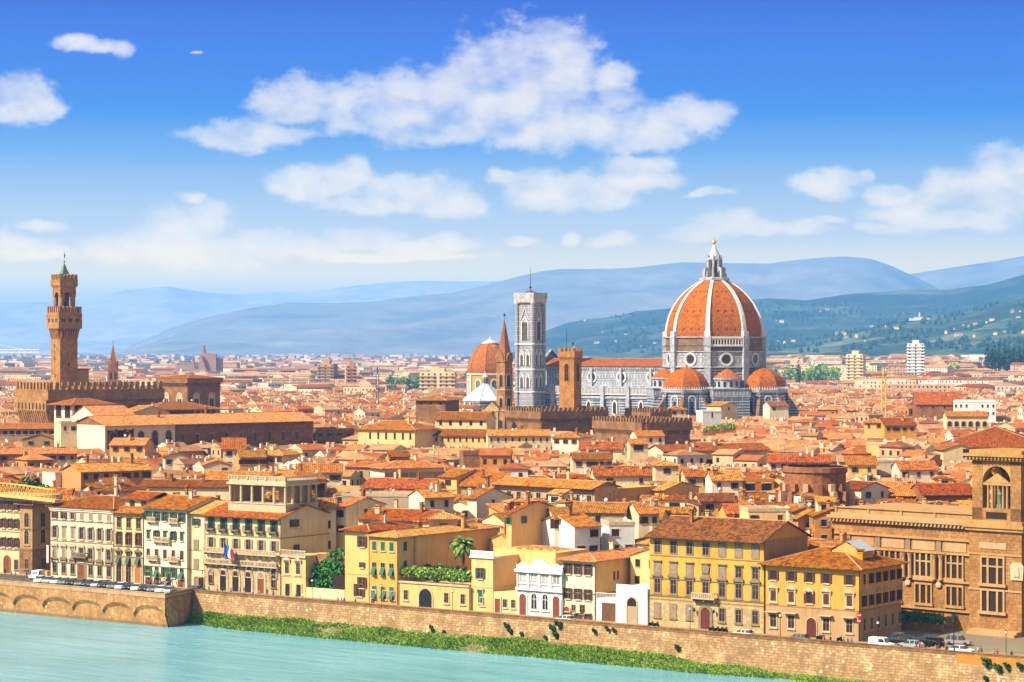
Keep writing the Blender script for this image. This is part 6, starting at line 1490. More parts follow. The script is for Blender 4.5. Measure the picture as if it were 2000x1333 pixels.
H('windowless dark brick wall block in the middle of the roofs', 905, 972, 889, 22, 6, 14, 'flat', ST_BRN, R_A, nch=0, name='brick_block')
H('house with cream front and plain ochre side left of the painted palace', 858, 892, 931, 20, -34, 16, 'gx', YE, R_A, .2, front=(3, 1), side=None, nch=0)
H('big plain white gabled house above the palm tree', 913, 931, 972, 19.5, -36, 13, 'gx', WH, R_A, .3, side=(1, 1), nch=1)
H('square white and cream tower house with hipped roof, left above the palm tree', 838, 893, 1012, 17.1, 4, 8, 'hip', CR, R_C, .34, .9, front=(1, 1), nch=0, ww=.9, wh=1.1)
H('white and ochre house with roof terrace, between loggia house and painted palace', 829, 886, 972, 20, 26, 9, 'gx', WH, R_A, front=(2, 1), side=None, nch=2)
H('big cream gable wall with a small window, above the pale yellow house', 655, 676, 990, 18.5, -36, 14, 'gx', CR, R_A, .25, front=(1, 2), side=(1, 1), nch=1)
t_ = H('cream house with two rows of brown shutters, right of the balconied palace', 609, 656, 993, 18.4, 8, 11, 'gx', CR, R_C, front=None, nch=0)
row(t_, 'F', 1, 13.8, win_parts(1.5, 1.8, 'rect', .06, None, True, 'open', STONE_L, SH_BR)); row(t_, 'F', 1, 9.2, win_parts(1.5, 1.8, 'rect', .06, None, True, 'open', STONE_L, SH_BR))
H('broad red roof directly behind the pale yellow riverside house', 700, 838, 1013, 16.5, -28, 13, 'gx', CR, R_B, .28, front=(4, 1), nch=3)
H('long grey cream wall above the green tree and yellow houses', 668, 822, 970, 17.5, -6, 9, 'flat', GR, R_A, nch=1)
H('red roof below the wide white panelled house', 705, 850, 952, 17, -20, 14, 'gx', CR, R_B, .3, front=None, nch=3)
t_ = H('tall ochre gable wall with green shuttered end, above the slim riverside house', 989, 999, 1003, 19, -38, 18, 'gx', YE, R_B, .24, side=(2, 1), front=(1, 1), shm=SH_GR, nch=1)
# --- centre
t_ = H('long palace with painted facade panels and deep orange roof in the middle of the picture', 966, 1161, 943, 20, -42, 9, 'gx', P_GREY, R_A, .26, 1.6, nch=1, name='painted_palace', cat='palace', vis=36)
wl = t_['_w']
for i in range(10): win(t_, 'F', wl*(i+.5)/10, 14.6, win_parts(1.5, 3.4, 'rect', .2, None, True, None, STONE_L, None, GLASS, .1, True)); 
b = MB(); b.box(0, wl, -.25, 0, 12.4, 13.2); b.build('cream_band', WH, t_)
for i in range(9):
    b = MB(); b.ringxz(rect(1.3, 3.8), rect(.9, 3.3, 0, .2), -.06, 0); b.build('painted_panel', STONE_L, t_, (wl*(i+1)/10, 0, 14.3))
b = MB(); b.box(wl-.02, wl+.05, .05, 9, -1, 19.9); b.build('side_plaster', YE, t_)
c_, s_ = cos(radians(-42)), sin(radians(-42)); qx, qy = t_.location.x+(wl-13)*c_-9.1*s_, t_.location.y+(wl-13)*s_+9.1*c_; house(qx, qy, radians(-42), 13, 15, 18.6, 'flat', YE, R_A, label='plain ochre block joined to the right end of the painted palace', group=G, nch=2)
H('tall flat ochre wall with one tiny window above the big yellow palace', 1277, 1297, 957, 18.5, -36, 17, 'gx', YE, R_A, .2, front=(1, 1), side=(1, 1), ww=.7, wh=.8, nch=1)
H('yellow house under ribbed brown roof right of the flat ochre wall', 1367, 1441, 979, 16.2, 6, 10, 'gx', YE, R_D, .3, front=(2, 1), nch=0)
H('cream house with green shutters and red ribbed roof, centre right', 1338, 1391, 931, 20, 4, 10, 'gx', CR, R_B, front=(2, 1), shm=SH_GD, nch=1)
H('white house with two green shuttered windows and flower balcony, centre right', 1390, 1450, 938, 20.2, 4, 11, 'gx', WH, R_A, front=(2, 1), shm=SH_GD, side=(1, 1), nch=1)
H('flat topped orange house with a wide white framed window', 1450, 1512, 942, 19.6, 4, 10, 'flat', OR, R_A, front=(2, 1), ww=2.6, wh=2.0, shm=None, fm=WHITEP, nch=0)
H('narrow cream tower house with red cap roof, centre right', 1280, 1325, 909, 22.5, 2, 8, 'hip', CR, R_A, front=(1, 1), nch=0)
H('broad red roof with low cream wall left of the narrow cream tower house', 1160, 1283, 929, 18.8, 2, 12, 'gx', CR, R_B, .36, front=(2, 1), nch=2)
H('white house with two dark windows under a red roof below the crenellated block', 1118, 1196, 897, 20.5, 2, 11, 'gx', CR, R_B, .28, front=(3, 1), ww=1.8, nch=1)
H('small cream tower room with wide window above the red roofs, centre', 1230, 1266, 867, 23.5, 4, 8, 'gx', CR, R_A, front=(1, 1), ww=3.2, wh=1.8, shm=None, nch=0)
H('white house with hipped orange roof below the ochre stone tower', 1079, 1130, 854, 23, -24, 13, 'hip', WH, R_A, front=(3, 1), left=(2, 1), nch=1)
H('long red roofed house left of the seven windowed tan palace', 1131, 1215, 877, 21, -6, 14, 'gx', CR, R_B, .3, front=(2, 1), nch=2)
t_ = H('long tan palace with seven large dark shuttered windows under a red roof, right of centre', 1295, 1502, 881, 20, 22, 12, 'gx', TA if 0 else CR, R_B, .28, 1.3, nch=3, name='tan_palace', cat='palace', vis=32)
row(t_, 'F', 8, 14.4, win_parts(2.0, 2.4, 'rect', .06, None, True, 'open', STONE_L, SH_BR, DARK, .06, False, .25))
H('white house with small windows above the long tan palace', 1243, 1298, 852, 23, 10, 10, 'gx', WH, R_A, front=(3, 1), shm=None, nch=1)
t_ = H('white stucco tower with plants on its flat roof, below the great dome', 1372, 1409, 806, 25, 14, 9, 'flat', P_ORN, R_A, front=(1, 1), ww=.8, wh=2.4, shm=None, nch=0, name='white_tower')
H('white gabled house just left of the great dome base', 1408, 1440, 793, 27, 30, 12, 'gy', CR, R_B, front=(1, 1), nch=1)
H('cream house with roof terrace below the left tribune of the cathedral', 1310, 1340, 800, 27, 8, 10, 'hip', CR, R_B, front=(2, 1), nch=0)
H('white house with grey shutters below the right tribune of the cathedral', 1503, 1540, 793, 26, 10, 12, 'gx', WH, R_D, front=(2, 1), shm=SH_GY, nch=0)
# long cream convent in three steps
H('cream convent hall with tall narrow windows, left end of the long cream range', 700, 810, 837.5, 24.5, -28, 17, 'hip', P_PALEY, R_A, .34, 1.0, front=(7, 1), ww=.9, wh=2.2, topgap=3.6, shm=None, fm=STONE, nch=1, name='convent_hall', cat='convent', vis=30)
H('long low cream convent wing with twelve small windows right of the convent hall', 811, 953, 850, 22, -14, 12, 'gx', P_PALEY, R_A, .34, .8, front=(12, 1), ww=.7, wh=1.4, shm=None, fm=STONE, nch=0, name='convent_wing', cat='convent')
H('shaded tan convent wing continuing right below the slender spired tower', 953, 1076, 851, 22.5, 4, 12, 'gx', CR, R_A, .3, .8, front=(9, 1), ww=.7, wh=1.4, shm=None, nch=1, name='convent_wing', cat='convent')
H('upper cream church range with small square windows left of the bell gable', 850, 950, 819, 27, -16, 13, 'gx', P_PALEY, R_A, .4, .8, front=(5, 1), ww=1.2, wh=1.6, shm=None, nch=0, name='church_range', cat='church')
H('square stone tower house with brown roof left above the church range', 812, 870, 781, 33, -20, 16, 'hip', ST_BRN, R_B, .26, 1.3, front=(3, 1), left=(2, 1), shm=None, nch=0, name='tower_house')
# --- right hand quarter
H('white house with dark shutters and long red roof behind the round brick drum', 1500, 1622, 902, 20, -6, 13, 'gx', WH, R_B, .3, 1.0, front=(6, 1), ww=1.4, nch=2)
H('small yellow house with green shutters right of the round brick drum', 1656, 1712, 908, 19.5, -4, 10, 'shed', YE, R_A, .2, front=(2, 1), shm=SH_GD, nch=0)
H('white flat roofed house with roof garden right of the round brick drum', 1704, 1756, 903, 19.5, 12, 9, 'flat', WH, R_A, front=(2, 2), shm=None, nch=0)
H('white house with bright red roof left of the library tower', 1757, 1832, 917, 19, 2, 12, 'gx', WH, R_B, .34, front=(3, 1), nch=1)
H('pale windowless block with slanted side among the roofs, upper right', 1692, 1732, 868, 23, -30, 14, 'flat', P_ORN if 0 else PY, R_A, nch=0)
H('house with glazed wooden attic under the huge red roof, right side', 1842, 1905, 879, 21, 4, 12, 'gy', CR, R_B, .3, front=(2, 1), ww=3.0, wh=2.4, shm=None, fm=TIMBER, nch=0)
H('huge red tiled roof at the right edge above the library tower', 1838, 2050, 872, 21, -12, 40, 'hip', CR, R_B, .34, 1.0, front=(5, 1), nch=2, name='market_hall', cat='hall')
H('yellow house with pairs of dark windows and orange roof, upper right', 1727, 1790, 831, 24.5, 4, 16, 'gx', YE, R_A, .32, front=(4, 1), ww=1.4, nch=1)
H('yellow gabled house left of the yellow house with paired windows', 1688, 1727, 825, 25.5, -10, 12, 'hip', YE, R_A, .32, front=(2, 1), nch=0)
t_ = H('long cream arcaded building with orange roof, upper right', 1848, 1930, 813, 26, -4, 12, 'gx', CR, R_A, .28, nch=1)
arcade(t_, 'F', 6, 21.6, 1.8, 2.2)
H('white terraced block with rows of small windows at the upper right', 1862, 1945, 786, 30, -12, 16, 'flat', P_ORN, R_A, front=(8, 2), ww=.9, wh=1.2, shm=None, nch=0)
H('big red church roof at the upper right, right of the yellow crane', 1788, 1880, 790, 27, -6, 24, 'gx', BR_RED, R_B, .5, .6, front=(4, 1), shm=None, nch=0)
H('wide orange roof left of the library tower, above the library wing', 1716, 1830, 966, 16.5, -16, 16, 'gx', TA, R_A, .34, 1.0, front=None, nch=3)
H('ribbed red roof over a dark wall just left of the library tower', 1800, 1905, 966, 17, 6, 12, 'gx', ST_DARK, R_B, .38, .8, nch=0)
H('tan gabled house with tiny windows left of the library wing', 1548, 1559, 1012, 16.5, -40, 15, 'gx', TA, R_A, .24, side=(2, 1), ww=.7, wh=1.2, nch=1)
H('pale yellow terrace house with potted plants above the golden corner palace', 1462, 1535, 1000, 17.5, 6, 10, 'flat', PY, R_A, front=(3, 1), nch=0)
H('white house with projecting white balcony left of the big yellow palace', 1190, 1240, 1027, 16.5, 8, 10, 'flat', P_ORN, R_A, front=(2, 2), ww=1.6, shm=None, nch=0)
H('cream house with red roof and two brown windows left above the big yellow palace', 1247, 1288, 1003, 18, 10, 12, 'gx', CR, R_B, front=(2, 1), nch=1)
H('white loggia house with pale tiled roof above the brown shuttered house', 1084, 1122, 1012, 18, 8, 13, 'gx', WH, R_C, .26, 1.2, front=(2, 1), ww=2.2, wh=2.2, nch=0)
H('white house with wide dark attic windows and red roof, right of the white loggia house', 1122, 1172, 1029, 16.6, 26, 16, 'gx', P_ORN, R_A, .26, front=(2, 2), ww=2.0, shm=None, nch=1)
H('orange house between the round brick drum and the big yellow palace', 1418, 1470, 1003, 16, 4, 10, 'gx', OC, R_B, .34, front=(2, 1), nch=1)

# ================================================================ filler houses between them
NEAR_MAX = 300
GUARD += [(41, 313, 748, PY_, 58), (305, 432, 738, GY, 46), (985, 1190, 797, 985, 24), (1085, 1255, 820, 900, 14), (1255, 1350, 818, 900, 26), (1190, 1310, 799, 1010, 15), (1060, 1570, 760, DY, 40), (912, 1000, 750, BY, 38), (945, 1000, 775, GB, 42),
          (1515, 1670, 918, RY, 62), (905, 1003, 730, MY, 30), (1091, 1135, 690, KY, 108), (968, 1003, 700, AY, 105), (1370, 1440, 825, 900, 14)]
def cap_h(X, Y, w_, h, roofh=2.0):
    pa, pb = 1000+F*(X-w_*.6)/Y, 1000+F*(X+w_*.6)/Y
    for (a, b, py, Yg, vis) in GUARD:
        if Yg > Y+4 and pb > a+2 and pa < b-2: h = min(h, CZ-(py+vis-HY)*Y/F-roofh)
    return h
placed = list(HOUSES)
def clash(x, y, W_, D_, pad=.0):
    for (hx_, hy_, w2, d2, r2, h2) in placed:
        dx, dy = x-hx_, y-hy_
        if dx*dx+dy*dy > (max(W_, D_)+max(w2, d2))**2*.55: continue
        c, s = cos(r2), sin(r2); lx_, ly_ = dx*c+dy*s, -dx*s+dy*c; m_ = min(W_, D_)*.42
        if abs(lx_) < w2/2+m_-pad and abs(ly_) < d2/2+m_-pad: return True
    return False
SPECIAL = [(dux, DY, 62), (dux-48, DY+34, 52), (dux-88, DY+62, 40), (place_x(1036, CY), CY, 12), (place_x(948, BY), BY, 18), (place_x(957, MY), MY, 26), (PX_+26, PY_+22, 34), (place_x(366, GY), GY+14, 20),
           (place_x(985, AY), AY, 7), (place_x(960, GB), GB, 6), (place_x(1114, KY), KY, 8), (place_x(1120, 1010), 1012, 24), (place_x(1300, 925), 925, 20), (place_x(1290, 1020), 1022, 14), (place_x(221, SY), SY, 8), (place_x(1726, 1150), 1150, 4)]
def special(x, y, r=6):
    return any((x-a)**2+(y-b)**2 < (q+r)**2 for a, b, q in SPECIAL)
cand = []
rg = random.Random(5)
def patch_rot(ix, iy, x, y):
    if x < -60 and y > 640: return radians(38+rg.uniform(-6, 6))
    return radians(rg.choice((-36, -34, -30, -18, -8, 4, 24, 36))+rg.uniform(-5, 5))
CELL = 42
for iy in range(10, 50):
    for ix in range(-18, 19):
        cx0, cy0 = ix*CELL, iy*CELL; rot = patch_rot(ix, iy, cx0, cy0); c, s = cos(rot), sin(rot); yy = -CELL*.62; k = 0
        while yy < CELL*.62:
            dep = rg.uniform(7.5, 11); xx = -CELL*.62
            while xx < CELL*.62:
                w_ = rg.uniform(6, 13); lx_, ly_ = xx+w_/2, yy+dep/2; X, Y = cx0+lx_*c-ly_*s, cy0+lx_*s+ly_*c
                if abs(X-cx0) < CELL*.54 and abs(Y-cy0) < CELL*.54: cand.append((X, Y, w_-.2, dep, rot))
                xx += w_
            yy += dep+(rg.uniform(3.5, 6) if k % 2 else .1); k += 1
cand.sort(key=lambda q: q[1]*1.0-0*q[0])
WNAME = {'plaster_cream': 'cream', 'plaster_white': 'white', 'plaster_yellow': 'yellow', 'plaster_pale_yellow': 'pale yellow', 'plaster_ochre': 'ochre', 'plaster_orange': 'orange walled', 'plaster_tan': 'tan', 'plaster_grey': 'grey', 'plaster_pink': 'pink'}
RNAME = {'roof_orange': 'orange', 'roof_red': 'dark red', 'roof_pale': 'pale', 'roof_brown': 'brown'}
KN = {'gx': 'gabled', 'gy': 'gable-ended', 'hip': 'hipped', 'shed': 'sloping', 'flat': 'flat'}
fill = []; stuffc = []
n_placed = sum(1 for o in bpy.data.objects if o.get('category') == 'house' or o.get('group') == G)
for (X, Y, w_, d_, rot) in cand:
    v = (X-RO[0])*-RS+(Y-RO[1])*RC
    if v < 19 or abs(X) > Y*.235+85: continue
    outside = abs(X) > Y*.225+12
    if special(X, Y): continue
    px = 1000+F*X/Y
    if px > 1690 and v < 46: continue
    if clash(X, Y, w_, d_): continue
    if len(fill) < NEAR_MAX-n_placed and Y < 1400 and not outside: fill.append((X, Y, w_, d_, rot, px)); placed.append((X, Y, w_, d_, rot, 15))
    elif Y < 1990 and (X-(LX+22))**2+(Y-(LY+3))**2 > 33**2: stuffc.append((X, Y, w_, d_, rot))
print('placed', n_placed, 'fill', len(fill), 'stuff', len(stuffc), 'last fill Y', fill[-1][1] if fill else 0)
ZONES = [(130, 'left below the watch tower'), (330, 'below the crenellated palace'), (620, 'below the long brick palace'), (820, 'below the cream convent hall'), (1010, 'below the slender spired tower'), (1200, 'below the ochre stone tower'), (1420, 'below the long tan palace'), (1680, 'around the round brick drum'), (1840, 'left of the library tower'), (9999, 'at the right edge')]
cnt = {}
ORD = 'first second third fourth fifth sixth seventh eighth ninth tenth eleventh twelfth'.split()
for i, (X, Y, w_, d_, rot, px) in enumerate(fill):
    rnd = random.Random(i*31+4); near = Y < 560
    kind = rnd.choice(('gx', 'gx', 'gx', 'gy', 'gy', 'hip', 'hip', 'shed', 'flat' if rnd.random() < .4 else 'gx'))
    wm = rnd.choice((CR, CR, WH, WH, CR, YE, PY, OC, TA, GR, PK, OR)); rm = rnd.choice(ROOFS)
    v = (X-RO[0])*-RS+(Y-RO[1])*RC
    h = rnd.uniform(12, 15.8) if v < 55 else rnd.uniform(14, 18.5) if v < 130 else rnd.uniform(15.5, 20)+(rnd.random() < .1)*2.5
    h = max(5.5, cap_h(X, Y, w_, h))
    key = (px < 0, [z for z in ZONES if px < z[0]][0][1], wm.name, kind, rm.name); cnt[key] = cnt.get(key, 0)+1; k = cnt[key]
    lab = f"{WNAME[wm.name]} house, {KN[kind]} {RNAME[rm.name]+' roof' if kind != 'flat' else 'roof'}, {ORD[k-1]+' nearest such ' if k > 1 else 'nearest such '}{key[1]}"
    if kind == 'flat': lab = lab.replace('flat roof', 'flat open roof')
    c, s = cos(rot), sin(rot); x0, y0 = X-(w_/2)*c+(d_/2)*s, Y-(w_/2)*s-(d_/2)*c
    house(x0, y0, rot, w_, d_, h, kind, wm, rm, rnd.uniform(.26, .38), .6, lab, front=(max(1, int(w_/3.2)), 2), side=(rnd.choice((0, 1, 2)), 1), left=(rnd.choice((0, 1, 2)), 1),
          shm=rnd.choice((SH_BR, SH_BR, SH_GD, SH_GY, None)), nch=rnd.choice((1, 1, 2, 3)), group=G, seed=i, ww=rnd.choice((.9, 1.0, 1.2)), lod=0)
    ho = bpy.data.objects[-1] if 0 else LASTH[0]
    if rnd.random() < .34 and min(w_, d_) > 7.5:       # a small room standing up through the roof
        rw, rd, rh = rnd.uniform(3, 5), rnd.uniform(3, 4.2), rnd.uniform(1.6, 2.6); ox, oy = rnd.uniform(1, w_-rw-1), rnd.uniform(2.2, max(2.3, d_-rd-1)); b = MB(); zt_ = roof_z(w_, d_, h, kind, .3, ox+rw/2, oy)+rh
        wm2 = rnd.choice((wm, WH, CR, YE)); rr, g_ = roof_mesh(rw, rd, zt_-h+3, rnd.choice(('gx', 'shed', 'hip')), .25, .4); b.box(0, rw, 0, rd, 0, zt_-h+3); b.box(rw*.2, rw*.75, -.05, -.01, zt_-h+1.0, zt_-h+2.4, 1)
        rm_ = b.build('roof_room', [wm2, GLASS], ho, (ox, oy, h-3)); rr.build('roof', [rm, WOOD, rm, RIDGE], rm_)
    if rnd.random() < .3 and kind in ('gx', 'hip', 'shed'):
        b = MB(); ox = rnd.uniform(1.5, w_-2.5); b.poly([(0, 1.2, h+.32*1.2+.30), (1.0, 1.2, h+.32*1.2+.30), (1.0, 2.2, h+.32*2.2+.34), (0, 2.2, h+.32*2.2+.34)]); b.build('skylight', SKYL, ho, (ox, 0, 0))

# ================================================================ the rest of the town as one mass
def city_mesh(name, rows, label, cat):
    """rows: x, y, w, d, rot, h, z0, kind(0 gable,1 hip,2 flat), wall rgb, roof rgb, window density"""
    V = []; Fc = []; Cc = []; Mi = []; n = 0
    for (X, Y, w_, d_, rot, h, z0, kd, wc, rc, wd) in rows:
        c, s = cos(rot), sin(rot); hw, hd = w_/2, d_/2
        def P(x, y, z): return (X+x*c-y*s, Y+x*s+y*c, z0+z)
        A = [(-hw,-hd),(hw,-hd),(hw,hd),(-hw,hd)]
        vs = [P(x, y, -2) for x, y in A]+[P(x, y, h) for x, y in A]; fs = [((0,1,5,4), 0), ((1,2,6,5), 0), ((3,0,4,7), 0), ((2,3,7,6), 0)]
        if kd == 2:
            fs.append(((4,5,6,7), 3))
        else:
            o = .6; k = .31*(hd+o); e = [P(x, y, h-.15) for x, y in ((-hw-o*(kd == 1 or .4),-hd-o),(hw+o*(kd == 1 or .4),-hd-o),(hw+o*(kd == 1 or .4),hd+o),(-hw-o*(kd == 1 or .4),hd+o))]
            ins = (hd+o) if kd == 1 and hw > hd else (hw*.9 if kd == 1 else 0)
            rx = hw+o*.4-ins; r2 = [P(-rx, 0, h+k), P(rx, 0, h+k)]
            b_ = len(vs); vs += e+r2; fs += [((b_, b_+1, b_+5, b_+4), 1), ((b_+2, b_+3, b_+4, b_+5), 1), ((b_+1, b_+2, b_+5), 1 if kd == 1 else 0), ((b_+3, b_, b_+4), 1 if kd == 1 else 0)]
        if wd > 0:
            fl = max(1, int((h-2)/3.4)) if wd > 1 else 2
            for (face, L, nx) in ((0, w_, hd), (1, d_, hw), (2, d_, hw)):
                m_ = max(1, int(L/(3.4 if wd > 1 else 3.0)))
                for f in range(min(fl, 9)):
                    zt = h-1.3-f*3.3
                    for i in range(m_):
                        if rg.random() < .18: continue
                        q = -L/2+L*(i+.5)/m_; a, b2 = q-.55, q+.55; b_ = len(vs)
                        if face == 0: vs += [P(a, -nx-.05, zt-1.6), P(b2, -nx-.05, zt-1.6), P(b2, -nx-.05, zt), P(a, -nx-.05, zt)]
                        elif face == 1: vs += [P(nx+.05, a, zt-1.6), P(nx+.05, b2, zt-1.6), P(nx+.05, b2, zt), P(nx+.05, a, zt)]
                        else: vs += [P(-nx-.05, b2, zt-1.6), P(-nx-.05, a, zt-1.6), P(-nx-.05, a, zt), P(-nx-.05, b2, zt)]
                        fs.append(((b_, b_+1, b_+2, b_+3), 2))
        if wd > 0 and rg.random() < .7:      # chimneys
            for q in range(rg.choice((1, 2))):
                x, y = rg.uniform(-hw*.8, hw*.8), rg.uniform(-hd*.6, hd*.6); zz = h+.31*(hd-abs(y))+rg.uniform(.9, 1.6); b_ = len(vs); r_ = rg.uniform(.3, .6)
                vs += [P(x-r_, y-r_, h-1), P(x+r_, y-r_, h-1), P(x+r_, y+r_, h-1), P(x-r_, y+r_, h-1), P(x-r_, y-r_, zz), P(x+r_, y-r_, zz), P(x+r_, y+r_, zz), P(x-r_, y+r_, zz)]
                fs += [(tuple(b_+j for j in f), 0) for f in ((0,1,5,4), (1,2,6,5), (2,3,7,6), (3,0,4,7), (4,5,6,7))]
        V += vs
        for f, m_ in fs: Fc.append(tuple(n+j for j in f)); Mi.append(m_); Cc.append(wc if m_ == 0 else rc)
        n += len(vs)
    me = bpy.data.meshes.new(name); me.from_pydata(V, [], Fc)
    for m_ in (CM_WALL, CM_ROOF, DARK, CM_FLAT): me.materials.append(m_)
    me.polygons.foreach_set('material_index', Mi)
    ca_ = me.color_attributes.new('tint', 'FLOAT_COLOR', 'CORNER'); tot = np.array([len(f) for f in Fc]); col = np.repeat(np.array([(*c, 1) for c in Cc], dtype=np.float32), tot, axis=0); ca_.data.foreach_set('color', col.ravel())
    o = O(name, me); return tag(o, label, cat, None, 'stuff')
def tint_mat(name, k1, k2, sc_, rough=.9):
    m, t, b = newmat(name); a = t.n.new('ShaderNodeVertexColor'); a.layer_name = 'tint'; p = pos(t)
    f = t.math('ADD', t.math('MULTIPLY', t.noise(p, sc_, 5, .65), .6), t.math('MULTIPLY', t.noise(p, sc_*7, 3, .6), .4))
    q = t.ramp(f, [(.36, (k1, k1, k1)), (.62, (k2, k2, k2))]); c = t.mix(1.0, a.outputs[0], q, 'MULTIPLY'); t.l.new(c, b.inputs['Base Color']); setb(b, rough, .12); return m
CM_WALL = tint_mat('town_plaster', .62, 1.08, .25); CM_ROOF = tint_mat('town_tiles', .55, 1.25, .3); CM_FLAT = tint_mat('town_flat_roof', .6, 1.1, .1)
WP = [(.82,.70,.48),(.86,.80,.70),(.84,.76,.60),(.80,.60,.30),(.60,.42,.26),(.80,.62,.42),(.86,.82,.76),(.62,.30,.10)]
RP = [(.57,.20,.055),(.43,.125,.038),(.60,.26,.09),(.62,.34,.15),(.50,.165,.05),(.31,.12,.055),(.55,.31,.17),(.58,.37,.22),(.44,.24,.13)]
rows = []
for (X, Y, w_, d_, rot) in stuffc:
    if special(X, Y, 4): continue
    px = 1000+F*X/Y; h = rg.uniform(15.5, 20.5)+(rg.random() < .06)*4
    if Y < 1300 and 1130 < px < 1560: h = min(h, 19)
    if Y > 1300: h = rg.uniform(12, 20)
    h = cap_h(X, Y, w_, h, 1.6)
    if h < 4: continue
    rows.append((X, Y, w_, d_, rot, h, float(gz(X, Y)), 2 if rg.random() < .06 else (1 if rg.random() < .3 else 0), rg.choice(WP), rg.choice(RP), 1))
city_mesh('old_town_roofs', rows, 'dense mass of terracotta roofs and pale house walls around and beyond the cathedral', 'houses')
rows = []
for k in range(7200):
    Y = 1950*(13500/1950)**(rg.random()**.95); X = rg.uniform(-.262, .262)*Y
    if special(X, Y, 12): continue
    big = rg.random() < .42; g0 = float(gz(X, Y)); px = 1000+F*X/Y
    if Y > 4700 and px > 1180: continue
    if Y > 7300 and px > 960: continue
    if Y > 8200 and rg.random() < .4: continue
    w_ = rg.uniform(22, 60) if big else rg.uniform(12, 24); d_ = rg.uniform(12, 18); h = rg.uniform(15, 25) if big else rg.uniform(9, 16)
    rot = radians(rg.choice((-30, -26, -10, 20, 40, 60))+rg.uniform(-6, 6)); flat = rg.random() < (.5 if big else .15)
    rc = rg.choice(RP+[(.58,.36,.22),(.62,.42,.28),(.50,.30,.20)]) if not flat else rg.choice([(.6,.56,.5),(.5,.42,.36),(.75,.72,.68)])
    wc = rg.choice([(.84,.76,.60),(.86,.82,.76),(.88,.86,.82),(.80,.62,.42),(.74,.52,.38),(.86,.74,.56),(.60,.36,.24)])
    if Y < 2980 and (1485 < px < 1680 or 745 < px < 885): h = min(h, 8)
    rows.append((X, Y, w_, d_, rot, h, g0, 2 if flat else (1 if rg.random() < .5 else 0), wc, rc, 2 if Y < 3600 else 0))
city_mesh('suburb_blocks', rows, 'distant suburbs of pale apartment blocks spreading over the plain to the hills', 'suburbs')
# ================================================================ vegetation
def leaf_mat(name, c1, c2, c3, sc_=.9):
    m, t, b = newmat(name); p = pos(t); g = t.n.new('ShaderNodeNewGeometry')
    f = t.math('ADD', t.math('MULTIPLY', t.noise(p, sc_, 4, .6), .55), t.math('MULTIPLY', g.outputs['Random Per Island'], .45))
    t.l.new(t.ramp(f, [(.25, c1), (.5, c2), (.78, c3)]), b.inputs['Base Color']); setb(b, .75, .2)
    b.inputs['Transmission Weight'].default_value = 0
    return m
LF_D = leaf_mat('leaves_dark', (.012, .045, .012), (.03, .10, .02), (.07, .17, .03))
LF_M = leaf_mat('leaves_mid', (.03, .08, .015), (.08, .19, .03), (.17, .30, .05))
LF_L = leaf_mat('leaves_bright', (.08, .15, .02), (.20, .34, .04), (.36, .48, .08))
LF_G = leaf_mat('bank_grass', (.07, .16, .014), (.20, .34, .03), (.40, .48, .09), .16)
LF_C = leaf_mat('cypress_leaves', (.008, .03, .012), (.015, .05, .02), (.03, .075, .03))
def leaf_cloud(blobs, n, size, mat, name, parent, seed=0, loc=None, up=0.0):
    """many small leaf clumps through the volume of several lobes"""
    r = np.random.default_rng(seed); B = np.array(blobs, float); vol = B[:, 3]*B[:, 4]*B[:, 5]; k = r.choice(len(B), n, p=vol/vol.sum())
    d = r.normal(size=(n, 3)); d /= np.linalg.norm(d, axis=1)[:, None]; rad = r.uniform(.35, 1.06, n)**.5
    bump_ = 1+.22*np.sin(d[:, 0]*7+k*1.3)*np.cos(d[:, 2]*6+k)
    C = B[k, :3]+d*B[k, 3:6]*(rad*bump_)[:, None]
    a = r.normal(size=(n, 3)); a /= np.linalg.norm(a, axis=1)[:, None]; a = a*.8+d*.0; b_ = np.cross(a, r.normal(size=(n, 3))); b_ /= np.linalg.norm(b_, axis=1)[:, None]; a /= np.linalg.norm(a, axis=1)[:, None]
    s = size*r.uniform(.5, 1.25, n)[:, None]; b_ = b_*.62
    V = np.stack([C-a*s, C-b_*s*.9, C+a*s, C+b_*s*.9], 1).reshape(-1, 3); Fq = np.arange(n*4).reshape(n, 4)
    me = bpy.data.meshes.new(name); me.from_pydata(V.tolist(), [], Fq.tolist()); me.materials.append(mat); return O(name, me, parent, loc)
def tree(name, label, x, y, z0, H_, R_, mat, n=900, size=.6, kind='round', seed=1, cat='tree', group=None, trunk_h=None):
    r = random.Random(seed); t_ = thing(name, label, cat, (x, y, z0), 0, group); th = trunk_h if trunk_h is not None else H_*.35
    b = MB(); b.bar((0, 0, -.3), (.1*R_, 0, th), .045*H_, 0, 7, .028*H_); tips = []
    for i in range(6):
        a = i*1.05+r.random(); e = (R_*.62*cos(a), R_*.62*sin(a), th+(H_-th)*r.uniform(.25, .6)); b.bar((.1*R_, 0, th*.9), e, .022*H_, 0, 5, .008*H_); tips.append(e)
    b.build('trunk', BARK, t_)
    if kind == 'cypress': bl = [(0, 0, H_*f, R_*w, R_*w, H_*.2) for f, w in ((.2, .8), (.38, 1), (.56, .9), (.72, .65), (.88, .35))]
    else:
        bl = [(e[0]*1.0, e[1]*1.0, e[2]+.1*H_, R_*r.uniform(.38, .55), R_*r.uniform(.38, .55), (H_-th)*r.uniform(.24, .34)) for e in tips]+[(0, 0, H_-(H_-th)*.32, R_*.5, R_*.5, (H_-th)*.32), (0, 0, th+(H_-th)*.4, R_*.6, R_*.6, (H_-th)*.36)]
    leaf_cloud(bl, n, size, mat, 'crown', t_, seed); return t_
def at(px, v, z=0): p = rv(u_at(px, v), v, z); return p
